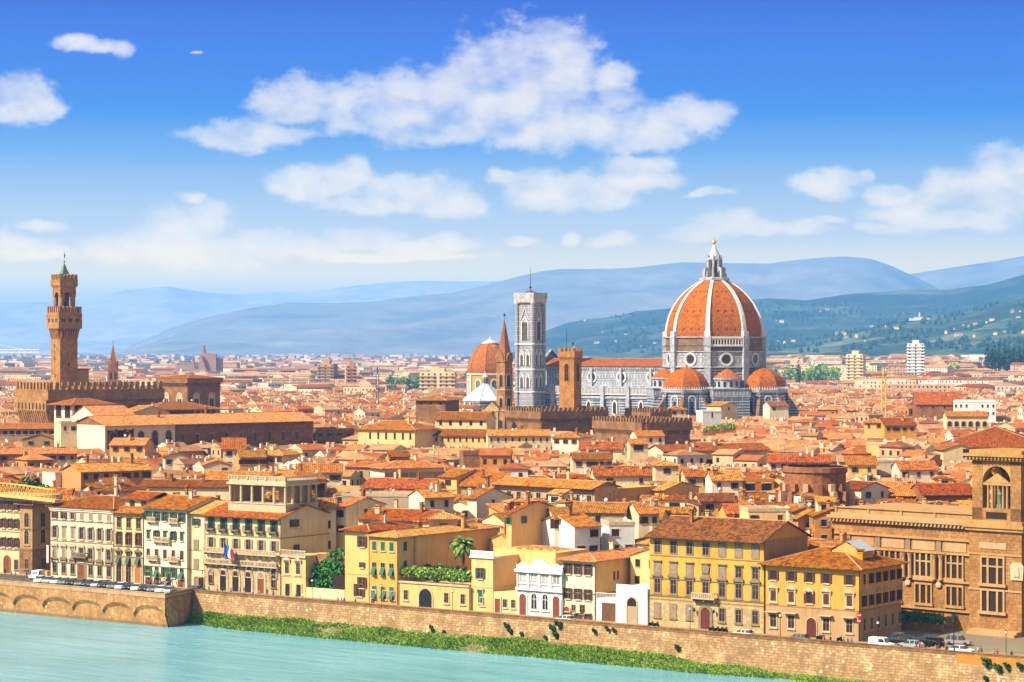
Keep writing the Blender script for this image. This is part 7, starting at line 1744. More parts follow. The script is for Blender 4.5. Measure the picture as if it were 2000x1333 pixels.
# big tree by the small wing
p = at(632, 13.5); tr_ = thing('leafy_tree', 'large round dark green tree behind the low garden wall on the river street', 'tree', p, RIV); b = MB()
for (a, c) in (((0, 0, 0), (-2.5, 0, 4)), ((.3, 0, 0), (2.5, 0, 5.5)), ((0, .3, 0), (0, 1, 4.5))): b.bar(a, c, .35, 0, 7, .16)
b.build('trunk', BARK, tr_)
leaf_cloud([(-5.2, 0, 3.4, 2.8, 2.6, 2.6), (-2.2, 0, 4.2, 3.0, 2.8, 2.7), (1.2, .5, 5.4, 3.0, 2.8, 3.0), (3.6, .5, 7.4, 2.6, 2.4, 3.0), (4.6, 0, 4.2, 2.5, 2.4, 3.2), (-.5, -1, 2.6, 4.5, 2, 2.0)], 6500, .42, leaf_mat('leaves_tree_green', (.015, .08, .01), (.04, .18, .02), (.10, .30, .04)), 'crown', tr_, 3)
# vine pergola and shrubs on the garden terrace
p = at(777, FVL); vp = thing('vine_pergola', 'long bright green vine hedge hanging over the edge of the garden terrace', 'vine', (p[0], p[1], 4.9), RIV); r = random.Random(3)
LV = u_at(921, FVL)-u_at(777, FVL)
bl = [(x, .6+r.uniform(-.3, .5), 2.0+r.uniform(-.35, .45), 1.3, 1.3, r.uniform(.8, 1.3)) for x in np.linspace(.6, LV-.6, 17)]
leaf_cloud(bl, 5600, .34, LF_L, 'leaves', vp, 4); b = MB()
for x in np.linspace(.3, LV-.3, 9): b.bar((x, .2, 0), (x, .2, 2.6), .07)
b.bar((0, .2, 2.5), (LV, .2, 2.5), .06); b.build('pergola_frame', TIMBER, vp)
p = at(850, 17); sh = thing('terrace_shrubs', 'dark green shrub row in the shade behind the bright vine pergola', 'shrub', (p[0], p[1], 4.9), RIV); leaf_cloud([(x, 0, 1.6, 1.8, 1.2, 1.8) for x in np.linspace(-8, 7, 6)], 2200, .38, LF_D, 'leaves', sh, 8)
# palm
PV_ = 17.0; p = at(905, PV_); pm = thing('palm_tree', 'tall single palm tree with a full fan crown above the garden terrace', 'palm tree', (p[0], p[1], 4.9), 0)
zt = eave_z(1062, p[1])-4.9; b = MB(); seg = 12
for i in range(seg): b.bar((.06*sin(i), 0, zt*i/seg), (.06*sin(i+1), 0, zt*(i+1)/seg), .40-.012*i, 0, 8, .34-.012*i)
b.build('trunk', BARK, pm); r = random.Random(2)
PAL = leaf_mat('palm_leaves', (.03, .09, .02), (.10, .20, .03), (.30, .34, .07), 2.0); b = MB()
for k in range(84):
    a = r.uniform(0, 2*pi); e0 = r.uniform(-.75, 1.35); L_f = r.uniform(2.6, 3.9)*(1 if e0 > -.3 else .8); prev = None; nseg = 7
    for i in range(nseg+1):
        s = i/nseg; el_ = e0-1.25*s*s; rr_ = L_f*s*cos(e0*.8)*(1-.12*s); zz = zt+L_f*(s*sin(e0)-.52*s*s); c = Vector((rr_*cos(a), rr_*sin(a), zz)); w_ = .50*sin(pi*min(1, s*.85+.12))+.03
        side = Vector((-sin(a), cos(a), 0))*w_
        if prev is not None:
            pc, ps = prev; dn = Vector((0, 0, -.22))
            b.poly([pc, c, c+side+dn, pc+ps+dn]); b.poly([pc, pc-ps+dn, c-side+dn, c])
        prev = (c, side)
b.build('crown', PAL, pm)
# hedge in front of the library
u0, u1 = u_at(1798, 22), u_at(1905, 14)
hp_ = (LX-21*cos(LR)+4.6*sin(LR)*1, LY-21*sin(LR)-4.6*cos(LR), 0)
hg = thing('clipped_hedge', 'long clipped green hedge on railings in front of the sandstone library', 'hedge', hp_, LR); leaf_cloud([(x, 0, 2.6+r.uniform(-.1, .1), 1.3, 1.0, 1.0) for x in np.linspace(0, 17.5, 14)], 4200, .33, LF_M, 'leaves', hg, 5)
b = MB(); b.box(-.5, 18, -.5, .5, 0, 1.7); b.build('low_wall', P_LIB, hg)
# dark tree at the left, roof gardens
x_ = place_x(65, 618); tree('garden_tree', 'dark green tree between the roofs left of the arcaded terrace house', x_, 618, 8, 13.5, 4.6, LF_D, 1500, .6, seed=4, trunk_h=5)
for k, (px_, py_, Y_, w_) in enumerate(((1400, 834, 905, 3.4), (1422, 832, 900, 3.0), (1385, 838, 910, 2.4))):
    t_ = thing('roof_garden', ('bright green shrubs on a roof terrace below the great dome, middle one', 'bright green shrubs on a roof terrace below the great dome, right one', 'small bright green shrub on a roof terrace below the great dome, left one')[k], 'shrub', (place_x(px_, Y_), Y_, eave_z(py_+8, Y_)), 0)
    leaf_cloud([(0, 0, 1.2, w_, 1.6, 1.3), (w_*.5, 0, 1.6, w_*.5, 1.2, 1.2)], 700, .36, LF_L, 'leaves', t_, k+30); b = MB(); b.box(-w_, w_, -1.6, 1.6, -1, .1); b.box(-w_, w_, 1.5, 1.6, .1, .6); b.build('planter', BR_RED, t_)
TR = [(1522,728,1480),(1540,724,1480),(1556,727,1500),(1575,730,1490),(1592,727,1500),(1607,718,1460),(1628,724,1480),(1650,724,1500),(1742,716,1700),(1685,722,1750),(1770,703,2100),(1782,720,1600),(790,742,1650),(765,738,1750),(838,741,1600),(852,744,1590),(872,741,1610),(820,745,1580),(655,738,1900),(1590,712,1900),(1510,728,1500),(1860,716,1900),(905,738,1800)]
for i, (px_, py_, Y_) in enumerate(TR):
    Y_ = 3000-(i*37 % 120) if px_ > 1480 else 2700-(i*53 % 150)
    g0 = float(gz(place_x(px_, Y_), Y_)); top = eave_z(py_, Y_)-g0; top = max(15, min(30, top+6))
    where = 'right of the great dome' if px_ > 1480 else 'left of the small red dome'
    k_ = 1+sum(1 for q in TR if (q[0] > 1480) == (px_ > 1480) and q[0] < px_)
    tree('town_tree', f"bright green tree among the far roofs {where}, number {k_} from the left" if 0 else f"bright green tree among the far roofs {where}, {(ORD+['thirteenth','fourteenth','fifteenth','sixteenth'])[k_-1]} from left", place_x(px_, Y_), Y_, g0, top, 9 if i % 3 else 12, LF_L if px_ > 1480 else LF_M, 420, 1.9, seed=i, trunk_h=3, group='trees among the far roofs')

for i, (px_, py_, Y_) in enumerate([(1928,672,3050),(1940,668,3050),(1952,672,3080),(1962,664,3050),(1972,670,3060),(1980,666,3050),(1990,668,3080),(2000,663,3050),(1934,680,2950),(1948,682,2950),(1966,681,2950),(1984,680,2950),(1996,682,2950),(1560,700,2800),(1648,690,3300)]):
    g0 = float(gz(place_x(px_, Y_), Y_)); top = eave_z(py_, Y_)-g0; grove = px_ > 1900
    lab = f"dark cypress in the grove at the right edge below the hills" if grove else ('lone dark cypress in the suburbs just right of the great dome' if i == 13 else 'lone dark cypress before the hills left of the white high rise')
    if grove: tree('cypress', lab, place_x(px_, Y_), Y_, g0, max(16, top), 7.5 if py_ > 675 else 4.5, LF_C, 260, 1.8, 'cypress' if py_ < 675 else 'round', seed=i, group='cypress grove at the right edge')
    else: tree('cypress', lab, place_x(px_, Y_), Y_, g0, max(16, top), 3.5, LF_C, 200, 1.5, 'cypress', seed=i)
# bushes growing out of the river wall
WB = [(372,1174,.9),(742,1240,.7),(842,1225,.6),(846,1232,.7),(868,1235,.6),(989,1222,.9),(996,1232,.8),(1018,1238,.6),(1078,1226,1.0),(1090,1218,1.2),(1085,1240,1.0),(1065,1245,.6),(1160,1232,.6),(1185,1226,.5),(1198,1230,.5),(1323,1265,.9),(1925,1293,1.6),(1948,1305,1.3),(1965,1300,.9),(1925,1325,.8),(1990,1300,.9)]
for i, (px_, py_, s_) in enumerate(WB):
    p = at(px_, -.75); z_ = max(-6, min(.2, eave_z(py_, p[1]))); t_ = thing('wall_bush', f"small dark bush rooted in the river wall, {(ORD+['thirteenth','fourteenth','fifteenth','sixteenth','seventeenth','eighteenth','nineteenth','twentieth','twenty first'])[i]} from the left" if 0 else 'small dark bush growing out of the long river wall', 'bush', (p[0], p[1], z_), 0, 'bushes on the river wall')
    s_ *= .62; leaf_cloud([(0, -.3, 0, s_*.9, s_*.5, s_*.7), (-s_*.5, -.2, s_*.6, s_*.5, s_*.4, s_*.5), (s_*.5, -.3, -.3, s_*.6, s_*.5, s_*.9)], 200, .26, LF_D, 'leaves', t_, i+60)
# grassy bank
nu, nv_ = 260, 9; gxx = np.zeros((nv_, nu)); gyy = gxx.copy(); gzz = gxx.copy()
for i in range(nu):
    u = -89+270*i/(nu-1); wdt = 6.6+1.2*mnoise.noise(Vector((u*.06, 1, 2)))+.5*mnoise.noise(Vector((u*.4, 5, 2))); wdt *= min(1, .25+(u+89)/28)
    for j in range(nv_):
        f = j/(nv_-1); v = -1.0-(wdt-1)*f; p = rv(u, v); gxx[j, i], gyy[j, i] = p[0], p[1]; zt_ = -3.55-2.2*float(ss(15, 72, u)); gzz[j, i] = zt_-(6.3+zt_)*f**1.2+.35*mnoise.noise(Vector((u*.3, v*.5, 0)))*(1-f)
m, t, b_ = newmat('bank_soil'); f = t.noise(pos(t), .5, 5, .6); t.l.new(t.ramp(f, [(.35, (.20, .13, .07)), (.5, (.12, .13, .04)), (.65, (.24, .22, .10))]), b_.inputs['Base Color']); setb(b_, .95, .1)
grid_obj('river_bank', gxx, gyy, gzz, m)
r = np.random.default_rng(5); n = 120000; U = r.uniform(-86, 100, n); fr = r.uniform(0, 1, n)**.85
den = np.array([mnoise.noise(Vector((u*.10, f*1.5, 3))) for u, f in zip(U, fr)]); keep = r.uniform(0, 1, n) < np.clip(.9+den*1.6-np.clip(.22-fr, 0, 1)*4.2, .03, 1); U, fr, den = U[keep], fr[keep], den[keep]; n = len(U)
wd_ = np.array([(6.6+1.2*mnoise.noise(Vector((u*.06, 1, 2)))+.5*mnoise.noise(Vector((u*.4, 5, 2))))*min(1, .25+(u+89)/28) for u in U]); Vv = -1.0-(wd_-1)*fr
Zt_ = -3.55-2.2*ss(15, 72, U); Zb = Zt_-(6.3+Zt_)*fr**1.2; hh = r.uniform(.2, .55, n)*(1+np.clip(den*1.6, -.4, .9)); X = RO[0]+U*RC-Vv*RS; Yv = RO[1]+U*RS+Vv*RC
a = r.uniform(0, 2*pi, n); wq = r.uniform(.05, .17, n); lx_, ly_ = r.normal(0, .28, n), r.normal(0, .28, n)
V4 = np.stack([np.stack([X-wq*np.cos(a), Yv-wq*np.sin(a), Zb-.05], 1), np.stack([X+wq*np.cos(a), Yv+wq*np.sin(a), Zb-.05], 1), np.stack([X+lx_+wq*.7*np.cos(a), Yv+ly_+wq*.7*np.sin(a), Zb+hh], 1), np.stack([X+lx_-wq*.7*np.cos(a), Yv+ly_-wq*.7*np.sin(a), Zb+hh*.9], 1)], 1).reshape(-1, 3)
me = bpy.data.meshes.new('bank_grass'); me.from_pydata(V4.tolist(), [], np.arange(n*4).reshape(n, 4).tolist()); me.materials.append(LF_G); o = O('bank_grass', me); tag(o, 'green grass and weeds covering the sloping river bank', 'grass', None, 'stuff')

# ================================================================ villas on the hills
vrng = random.Random(9)
def hill_z(obj, x, y):
    me = obj.data; best = None; return 0
from mathutils.bvhtree import BVHTree
def bvh_of(name):
    o = bpy.data.objects[name]; return BVHTree.FromPolygons([v.co for v in o.data.vertices], [p.vertices for p in o.data.polygons])
BV = [bvh_of('villa_hills'), bvh_of('wooded_hills')]
_vm = {}
def villa_mesh(k):
    if k not in _vm:
        b = MB(); w_, d_, h_ = (14, 10, 8) if k == 0 else (22, 11, 9) if k == 1 else (10, 9, 11); rr, g = roof_mesh(w_, d_, h_, 'hip', .3, .6, ridge=False); b.box(0, w_, 0, d_, -5, h_, 0); i0 = len(b.m); b.add(rr, lambda x, y, z: (x, y, z)); b.m = b.m[:i0]+[1]*(len(b.m)-i0)
        for i in range(int(w_/3)): b.box(1+i*3, 2.2+i*3, -.06, -.02, h_-3, h_-1.2, 2)
        _vm[k] = b.mesh('villa', [P_CREAM, R_A, DARK])
    return _vm[k]
def drop(px, py):
    o_ = Vector((0, 0, CZ)); d_ = Vector(((px-1000)/F, 1, (HY-py)/F)).normalized(); best = None
    for bv in BV:
        h_ = bv.ray_cast(o_, d_)
        if h_[0] is not None and (best is None or h_[3] < best[1]): best = (h_[0], h_[3])
    return best[0] if best else None
VL = [(1640+vrng.gauss(0, 8), 655+vrng.gauss(0, 4)) for _ in range(6)]+[(1600, 610), (1612, 606), (1515, 628), (1505, 622), (1522, 630), (1670, 660), (1690, 668), (1545, 668), (1530, 672), (1520, 668), (1985, 622), (1975, 612), (1990, 610), (1932, 628), (1925, 632), (1900, 636), (1890, 640), (1880, 638), (1860, 645), (1865, 658), (1845, 653), (1960, 650), (1742, 645), (1730, 640), (1700, 640), (1995, 652), (1240, 660), (1220, 655), (1175, 650), (1140, 628), (1200, 668), (1160, 672), (1250, 678), (1120, 680), (1275, 672), (1900, 660), (1940, 655)]
for i, (px_, py_) in enumerate(VL):
    p = drop(px_, py_)
    if p is None or p.z < 22: continue
    o = O('villa', villa_mesh(i % 3), None, (p.x, p.y, p.z+1), vrng.uniform(-.8, .5)); s_ = vrng.uniform(.45, .95); o.scale = (s_, s_, s_); tag(o, 'small pale villa with red roof on the slope of the distant hills', 'villa', 'villas on the hills')
p = drop(1795, 626)
if p is not None:
    hc = thing('hill_convent', 'pale hilltop convent with a small tower above the white high rise', 'convent', (p.x, p.y, p.z), -.3); hc.scale = (.75, .75, .75)
    for nm, (x0, x1, z1, m_) in {'main_hall': (-20, 14, 13, P_ORN), 'east_wing': (14, 44, 10, P_PINK), 'west_wing': (-46, -20, 8, P_ORN)}.items():
        b = MB(); b.box(x0, x1, 0, 16, -16, z1); rr, _ = roof_mesh(x1-x0, 16, z1, 'gx', .3, .6, ridge=False); w_ = b.build(nm, m_, hc); rr.build('roof', [R_A, WOOD, R_A, RIDGE], w_, (x0, 0, 0))
    b = MB(); b.box(-2, 4, 4, 10, 0, 24); b.lathe([(4.2, 24), (.2, 32)], 4, 1, 7, pi/4); b.build('tower', P_ORN, hc)
# conifers dotted over the near hills
hill_trees = []; V = []; Fc = []
for i in range(1500):
    px_ = vrng.uniform(1180, 2010); py_ = vrng.uniform(590, 690); p = drop(px_, py_)
    if p is None or p.z < 20: continue
    if mnoise.noise(Vector((p.x*.004, p.y*.004, 4))) < -.02: continue
    h_ = vrng.uniform(9, 17); r_ = vrng.uniform(3, 7); b0 = len(V)
    for k in range(6): V.append((p.x+r_*cos(k*1.047), p.y+r_*sin(k*1.047), p.z+h_*.25))
    for k in range(6): V.append((p.x+r_*.75*cos(k*1.047+.5), p.y+r_*.75*sin(k*1.047+.5), p.z+h_*.7))
    V.append((p.x, p.y, p.z+h_)); V.append((p.x, p.y, p.z-2))
    for k in range(6): j = (k+1) % 6; Fc += [(b0+k, b0+j, b0+6+j, b0+6+k), (b0+6+k, b0+6+j, b0+12), (b0+13, b0+j, b0+k)]
me = bpy.data.meshes.new('hillside_woods'); me.from_pydata(V, [], Fc); me.materials.append(LF_C); o = O('hillside_woods', me); tag(o, 'dark scattered woods on the distant right hillsides', 'woods', None, 'stuff')

# ================================================================ cars
CARC = {'white': (.80, .80, .78), 'silver': (.46, .47, .48), 'dark blue': (.02, .035, .09), 'black': (.012, .012, .014), 'grey': (.16, .17, .18), 'red': (.35, .02, .02), 'brown grey': (.28, .24, .21)}
TYRE = m_plain('tyre_rubber', (.02, .02, .02), .8, .2); CGL = m_plain('car_glass', (.03, .04, .05), .08, .7); LAMPM = m_plain('lamp_glass', (.7, .7, .66), .2, .6); REDL = m_plain('tail_light', (.35, .01, .01), .3, .5)
_cm = {}
def car_parts(colour, van=False, mpv=False):
    key = (colour, van, mpv)
    if key in _cm: return _cm[key]
    mt = MATS.get('paint_'+colour.replace(' ', '_')) or m_plain('paint_'+colour.replace(' ', '_'), CARC[colour], .25, .6, .1 if colour in ('silver', 'grey') else 0, .05)
    L, Wd = (4.3, .84) if not (van or mpv) else (4.7, .92); h1 = .92 if not van else 1.0; h2 = 1.46 if not (van or mpv) else (1.9 if van else 1.75)
    prof = [(-L/2, .32), (L/2, .32), (L/2, .62), (L/2-.12, .80), (L/2-1.05, h1), (-L/2+.25, h1+.04), (-L/2, .85)]
    cab = [(L/2-1.15, h1), (L/2-1.75 if not van else L/2-1.6, h2-.03), (L/2-2.1, h2), (-L/2+.55 if not van else -L/2+.12, h2-.02), (-L/2+.12 if not van else -L/2+.04, h1+.04)]
    b = MB(); n = len(prof)
    for i in range(n):
        a, c = prof[i], prof[(i+1) % n]; b.poly([(a[0], -Wd, a[1]), (c[0], -Wd, c[1]), (c[0], Wd, c[1]), (a[0], Wd, a[1])])
    for s in (-1, 1): b.poly([(q[0], s*Wd, q[1]) for q in prof])
    ti = .16
    if van: n = len(cab); [b.poly([(cab[i][0], -Wd+.02, cab[i][1]), (cab[i+1][0], -Wd+.05, cab[i+1][1]), (cab[i+1][0], Wd-.05, cab[i+1][1]), (cab[i][0], Wd-.02, cab[i][1])]) for i in range(n-1)]; [b.poly([(q[0], s*(Wd-.04), q[1]) for q in cab]) for s in (-1, 1)]
    body_ = b.mesh('body', [mt]); b = MB()
    def w_at(z): return Wd-.03-ti*(z-h1)/(h2-h1)
    g = MB(); 
    if not van:
        for i in range(len(cab)-1):
            a, c = cab[i], cab[i+1]; m_ = 1 if i in (1, 2) else 0; tgt = b if m_ else g
            tgt.poly([(a[0], -w_at(a[1]), a[1]), (c[0], -w_at(c[1]), c[1]), (c[0], w_at(c[1]), c[1]), (a[0], w_at(a[1]), a[1])])
        for s in (-1, 1): g.poly([(q[0], s*w_at(q[1]), q[1]) for q in cab])
        for s in (-1, 1):
            for xx in (L/2-2.35, -L/2+1.1): b.poly([(xx, s*(w_at(h1)+.012), h1), (xx+.12, s*(w_at(h1)+.012), h1), (xx+.1, s*(w_at(h2)+.012), h2-.02), (xx, s*(w_at(h2)+.012), h2-.02)])
    else:
        g.poly([(L/2-1.13, -Wd+.1, h1+.05), (L/2-1.56, -Wd+.12, h2-.12), (L/2-1.56, Wd-.12, h2-.12), (L/2-1.13, Wd-.1, h1+.05)])
        for s in (-1, 1): g.poly([(L/2-1.3, s*(Wd-.03), h1+.08), (L/2-1.65, s*(Wd-.03), h2-.2), (L/2-2.5, s*(Wd-.03), h2-.2), (L/2-2.5, s*(Wd-.03), h1+.08)])
        b.box(-L/2+.3, L/2-2.2, -.6, .6, h2-.02, h2+.03)
    parts = [('roof', b.mesh('roof', [mt]), (0, 0, 0)), ('windows', g.mesh('windows', [CGL]), (0, 0, 0))]
    w = MB(); n = 12; w.lathe([(0, -.11), (.31, -.11), (.31, .11), (0, .11)], n); w.v = [(q[0], q[2], q[1]) for q in w.v]; wm_ = w.mesh('wheel', [TYRE])
    for sx in (-1, 1):
        for sy in (-1, 1): parts.append(('wheel', wm_, (sx*(L/2-.82), sy*(Wd-.08), .31)))
    q = MB(); q.box(-.02, .03, -.17, .17, -.07, .07); hm = q.mesh('headlight', [LAMPM]); tm = q.mesh('tail_light', [REDL])
    for sy in (-1, 1): parts += [('headlight', hm, (L/2-.02, sy*(Wd-.22), .66)), ('tail_light', tm, (-L/2-.01, sy*(Wd-.2), .76))]
    _cm[key] = (body_, parts); return _cm[key]
def car(label, colour, x, y, z, ang, van=False, mpv=False, group=None, cat='car'):
    bd, parts = car_parts(colour, van, mpv); t_ = thing('parked_van' if van else 'parked_car', label, cat, (x, y, z), ang, group)
    O('body', bd, t_)
    for nm, me, l in parts: O(nm, me, t_, l)
    return t_
cc = ['white', 'silver', 'white', 'grey', 'black', 'grey', 'dark blue', 'silver', 'black', 'grey', 'white', 'black', 'white', 'black', 'grey', 'white', 'silver']
XS_ = np.linspace(78, 330, 17); NTH = ORD+['thirteenth', 'fourteenth', 'fifteenth', 'sixteenth', 'seventeenth']
for i, px_ in enumerate(XS_):
    p = rv(u_at(px_, -8.9), -8.9, 1.12); car(f"{cc[i]} parked car, {NTH[i]} from the left in the row along the river terrace", cc[i], p[0], p[1], p[2], RIV+radians(-62), group='cars parked along the river terrace')
p = rv(u_at(72, -3), -3, 1.12); car('white parked van standing behind the left end of the row of cars', 'white', p[0], p[1], p[2], RIV+radians(-70), van=True, cat='van')
for lab, col, px_, v_, ang, van, mpv in (('white car on the narrow river street beside the ornate white villa', 'white', 1102, 3.2, 180, 0, 0), ('white car on the river street by the big yellow palace', 'white', 1450, 3.2, 180, 0, 0), ('dark grey car on the river street before the maroon door of the golden palace', 'grey', 1558, 3.4, 180, 0, 0), ('white delivery van parked at the corner right of the golden palace', 'white', 1722, 4.0, 0, 1, 0), ('black car parked just behind the white delivery van', 'black', 1748, 10, 20, 0, 0), ('silver car right of the white delivery van, beside pedestrians', 'silver', 1776, 6.5, 200, 0, 0), ('black car parked in the shade behind the silver car', 'black', 1800, 12, 30, 0, 0), ('brown grey people carrier in front of the library hedge', 'brown grey', 1872, 16.5, 8, 0, 1), ('white hatchback driving past the library near the river wall', 'white', 1879, 5.0, 0, 0, 0), ('dark blue car at the right end of the green shuttered house', 'dark blue', 385, 4, 0, 0, 0), ('black car on the road behind the middle of the parked row', 'black', 210, 1.5, 0, 0, 0), ('grey car in the shade beside the golden palace side wall', 'grey', 1762, 16, 60, 0, 0), ('black car in the shade under the library hedge', 'black', 1822, 17, 20, 0, 0)):
    p = rv(u_at(px_, v_), v_, .02); car(lab, col, p[0], p[1], p[2], RIV+radians(ang), bool(van), bool(mpv), cat='van' if van else 'car')

# ================================================================ people
SKIN = m_plain('skin', (.50, .27, .17), .6, .3, 0, .1); HAIR = m_plain('hair', (.05, .03, .02), .7, .2)
CL = [m_plain('cloth_'+n_, c, .85, .15, 0, .2) for n_, c in (('black', (.02, .02, .022)), ('navy', (.03, .04, .12)), ('white', (.75, .74, .72)), ('red', (.5, .03, .03)), ('grey', (.22, .22, .23)), ('blue', (.10, .22, .5)), ('brown', (.16, .09, .05)), ('pink', (.65, .18, .32)))]
CN = ['black', 'navy', 'white', 'red', 'grey', 'blue', 'brown', 'pink']
def figure(pose):
    st = {'walk': .26, 'stand': .05, 'wide': .16}[pose]; ar = {'walk': .2, 'stand': .04, 'wide': .1}[pose]
    P = [(0,0,.92),(0,0,1.12),(0,-.01,1.36),(0,0,1.47),(0,-.02,1.56),(0,-.02,1.68)]; R = [.145,.125,.155,.055,.085,.075]; E = [(0,1),(1,2),(2,3),(3,4),(4,5)]
    def add(pts, rs, root):
        pr = root
        for p_, r_ in zip(pts, rs): P.append(p_); R.append(r_); E.append((pr, len(P)-1)); pr = len(P)-1
    add([(-.10, -.01, .86), (-.11, -st*.6, .48), (-.11, -st*.5+ (.12 if pose == 'walk' else 0)*0-st*.5, .07), (-.12, -st-.15, .04)], [.09, .062, .042, .035], 0)
    add([(.10, .01, .86), (.11, st*.3, .48), (.11, st*1.0, .08), (.12, st-.13, .04)], [.09, .062, .042, .035], 0)
    add([(-.19, 0, 1.38), (-.25, ar*.5, 1.12), (-.25, -ar*.3, .90), (-.25, -ar*.4, .82)], [.058, .045, .034, .030], 2)
    add([(.19, 0, 1.38), (.25, -ar*.5, 1.12), (.25, -ar*1.3, .92), (.25, -ar*1.5, .84)], [.058, .045, .034, .030], 2)
    me = bpy.data.meshes.new('figure'); me.from_pydata(P, E, []); o = bpy.data.objects.new('figure', me); COL.objects.link(o)
    sk = o.modifiers.new('skin', 'SKIN'); sk.use_smooth_shade = True
    for i, r_ in enumerate(R): me.skin_vertices[0].data[i].radius = (r_, r_*(.72 if i in (0, 1, 2) else 1))
    me.skin_vertices[0].data[0].use_root = True
    sb = o.modifiers.new('sub', 'SUBSURF'); sb.levels = 1; sb.render_levels = 1
    dg = bpy.context.evaluated_depsgraph_get(); out_ = bpy.data.meshes.new_from_object(o.evaluated_get(dg)); bpy.data.objects.remove(o); return out_
FIG = {k: figure(k) for k in ('walk', 'stand', 'wide')}
_pm = {}
def person_mesh(pose, sh_, tr__):
    key = (pose, sh_, tr__)
    if key not in _pm:
        me = FIG[pose].copy(); me.name = 'person'; me.materials.clear()
        for m_ in (CL[sh_], CL[tr__], SKIN): me.materials.append(m_)
        for pl in me.polygons:
            c = pl.center; pl.material_index = 2 if c.z > 1.44 or (abs(c.x) > .2 and c.z < .93) else (0 if c.z > .93 else 1)
        _pm[key] = me
    return _pm[key]
hb = MB(); hb.lathe([(.082, -.02), (.092, .05), (.07, .12), (0, .145)], 10); HM = hb.mesh('hair', [HAIR], True)
prn = random.Random(12)
def person(label, x, y, z, ang, sh_, tr__, pose, group=None):
    o = O('person', person_mesh(pose, sh_, tr__), None, (x, y, z), ang); tag(o, label, 'person', group); O('hair', HM, o, (0, .0, 1.60)); return o
PS = []
for i in range(24): PS.append((prn.uniform(284, 345), prn.uniform(5.2, 8.6), 'before the green shuttered house'))
for i in range(15): PS.append((395+i*14.2+prn.uniform(-4, 4), prn.uniform(1.2, 7.8), 'by the balconied palace'))
for px_ in (625, 660, 667, 672, 694): PS.append((px_, 2.2, 'by the green tree'))
for px_ in (30, 48, 52, 60, 22, 10): PS.append((px_, prn.uniform(0, 6), 'on the square at the left edge'))
for px_, v_ in ((1796, 4.5), (1800, 4.8), (1790, 5), (1828, 2), (1833, 2.2), (1846, 2.5), (1849, 2.6), (1911, 4), (1917, 4.4), (1942, 1.2), (1948, 1.4), (1976, 1.0), (1622, 2), (1630, 2), (1648, 2), (1656, 2.2), (1663, 1.8), (1609, 2.0)): PS.append((px_, v_, 'before the library' if px_ > 1750 else 'before the golden palace'))
seen = {}
for i, (px_, v_, wh_) in enumerate(PS):
    a_, b2 = prn.randrange(8), prn.choice((0, 1, 4, 6, 1, 0)); ps = prn.choice(('walk', 'walk', 'stand', 'wide')); k = (a_, b2, wh_); seen[k] = seen.get(k, 0)+1
    p = rv(u_at(px_, v_), v_, .13 if (v_ < 1.8 and v_ > .3) or v_ > 7.6 else .02)
    lab = f"person in {CN[a_]} top and {CN[b2]} trousers {'' if ps == 'walk' else 'standing '}{wh_}".replace('walking along', 'going along')
    if seen[k] > 1: lab = lab.replace('person in', f'{ORD[seen[k]-1]} person in')
    person(lab, p[0], p[1], p[2], RIV+prn.uniform(-3, 3), a_, b2, ps)

# ================================================================ street lamps, signs, banner
def lamp_(label, px_, v_):
    p = rv(u_at(px_, v_), v_, .13); t_ = thing('street_lamp', label, 'street lamp', p, RIV, 'street lamps along the river street'); b = MB(); b.bar((0, 0, 0), (0, 0, .8), .13, 0, 8); b.bar((0, 0, .8), (0, 0, 4.4), .06, 0, 6); b.build('post', IRON, t_)
    b = MB(); b.lathe([(.10, 4.4), (.24, 4.6), (.22, 5.0), (.05, 5.2)], 8, m=[0, 1, 0]); b.build('lantern', [IRON, LAMPM], t_)
for px_, w_ in ((112, 'white seven bay palace'), (395, 'cream side block'), (610, 'green tree'), (745, 'nine green shutters'), (884, 'vine pergola'), (1348, 'ashlar base of the yellow palace'), (1524, 'first awning of the golden palace'), (1715, 'white delivery van'), (1965, 'library tower')): lamp_(f"slender iron street lamp in front of the {w_}", px_, 1.0)
p = rv(u_at(1863, 4), 4); t_ = thing('traffic_light', 'traffic light on a dark pole before the library hedge', 'traffic light', p, RIV); b = MB(); b.bar((0, 0, 0), (0, 0, 6), .09); b.build('pole', IRON, t_); b = MB(); b.box(-.3, .3, -.25, .25, 5.6, 7.1)
b.build('signal_head', IRON, t_)
p = rv(u_at(97, 9), 8.4, 3.5); t_ = thing('banner', 'narrow white vertical banner at the left corner of the white palace', 'banner', p, RIV); b = MB(); b.box(-.3, .3, -.1, 0, 0, 4.2); b.build('cloth', WHITEP, t_)
p = rv(u_at(94, 8), 7.6, 0); t_ = thing('waste_container', 'yellow street container beside the left corner of the white palace', 'container', p, RIV); b = MB(); b.box(-.6, .6, -.5, .5, 0, 1.5); b.box(-.66, .66, -.56, .56, 1.5, 1.7); b.build('bin', YELP, t_)
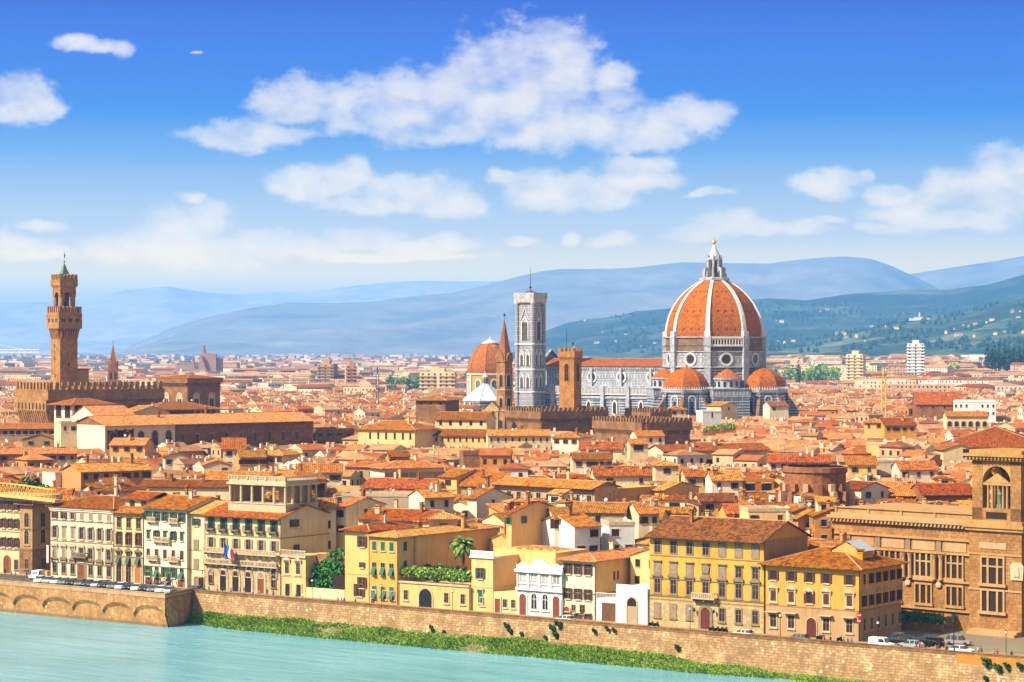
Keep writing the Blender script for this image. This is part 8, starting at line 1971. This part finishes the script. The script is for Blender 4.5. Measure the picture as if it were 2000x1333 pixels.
for i, px_ in enumerate((1272, 1282, 1390, 1400, 1408, 1416, 1600, 1606, 1640, 1812, 1818, 1826, 1832, 1840)):
    v_ = 7.2 if px_ < 1700 else 9+(i % 3)*1.5; p = rv(u_at(px_, v_), v_, .02); t_ = thing('scooter', 'dark parked scooter in a row beside the house walls near the river', 'scooter', p, RIV+radians(80), 'scooters parked along the walls')
    if i == 0:
        parts = []
        for x_ in (-.6, .6): q = MB(); q.lathe([(0, -.06), (.26, -.06), (.26, .06), (0, .06)], 10); q.v = [(a[0], a[2], a[1]) for a in q.v]; parts.append(('wheel', q.mesh('wheel', [TYRE]), (x_, 0, .26)))
        q = MB(); q.box(-.75, -.1, -.16, .16, .35, .72); q.box(-.1, .35, -.18, .18, .26, .36); q.box(.32, .45, -.22, .22, .3, .95); parts.append(('frame', q.mesh('frame', [CL[0]]), (0, 0, 0)))
        q = MB(); q.box(-.75, -.05, -.14, .14, .73, .84); parts.append(('seat', q.mesh('seat', [TYRE]), (0, 0, 0))); q = MB(); q.bar((.38, -.32, 1.02), (.38, .32, 1.02), .03); q.bar((.38, 0, .9), (.38, 0, 1.02), .03); parts.append(('handlebar', q.mesh('handlebar', [IRON]), (0, 0, 0)))
    for nm, me, l in parts: O(nm, me, t_, l)
for o in bpy.data.objects:
    for k in ('_w', '_d', '_top', '_h', '_bz', '_bo'):
        if k in o: del o[k]

# overall tint: warm sunlight put into plaster, tile and stone colours, also darkened (WARM), marble and the rest neutral
WARM = (.70, .615, .50); NEUT = (.72, .72, .73); COOL = (.64, .66, .70)
KEEP = ('river_water', 'haze', 'leaves', 'bank', 'villa_hills', 'wooded_hills', 'mountain', 'far_', 'east_', 'near_', 'window_glass', 'dark_', 'palm', 'ground', 'gilded', 'car_glass', 'lamp', 'paint', 'cloth', 'leaf')
for nm, m in MATS.items():
    if any(nm.startswith(k) or k in nm for k in KEEP if k) : continue
    b = m.node_tree.nodes.get('Principled BSDF')
    if not b or not b.inputs['Base Color'].links: continue
    l = b.inputs['Base Color'].links[0]; src = l.from_socket; t = NT(m.node_tree)
    k = NEUT if ('marble' in nm or 'inlay' in nm or 'lead' in nm or nm in ('window_glass', 'shutter_green', 'white_paint', 'skylight_glass', 'plaster_pure_white')) else WARM
    if nm.startswith('plaster') and nm != 'plaster_pure_white': k = (.84, .75, .60)
    if nm in ('stone_rusticated', 'stone_brown', 'brick_dark', 'ochre_stone', 'stone_ashlar', 'terrace_plaster'): k = (.80, .73, .55)
    if nm == 'white_lead': k = (.60, .61, .63)
    if nm == 'town_plaster': k = (.80, .72, .60)
    if 'inlay' in nm or nm == 'marble_white': k = COOL
    o_ = t.mix(1.0, src, k, 'MULTIPLY'); t.l.new(o_, b.inputs['Base Color'])
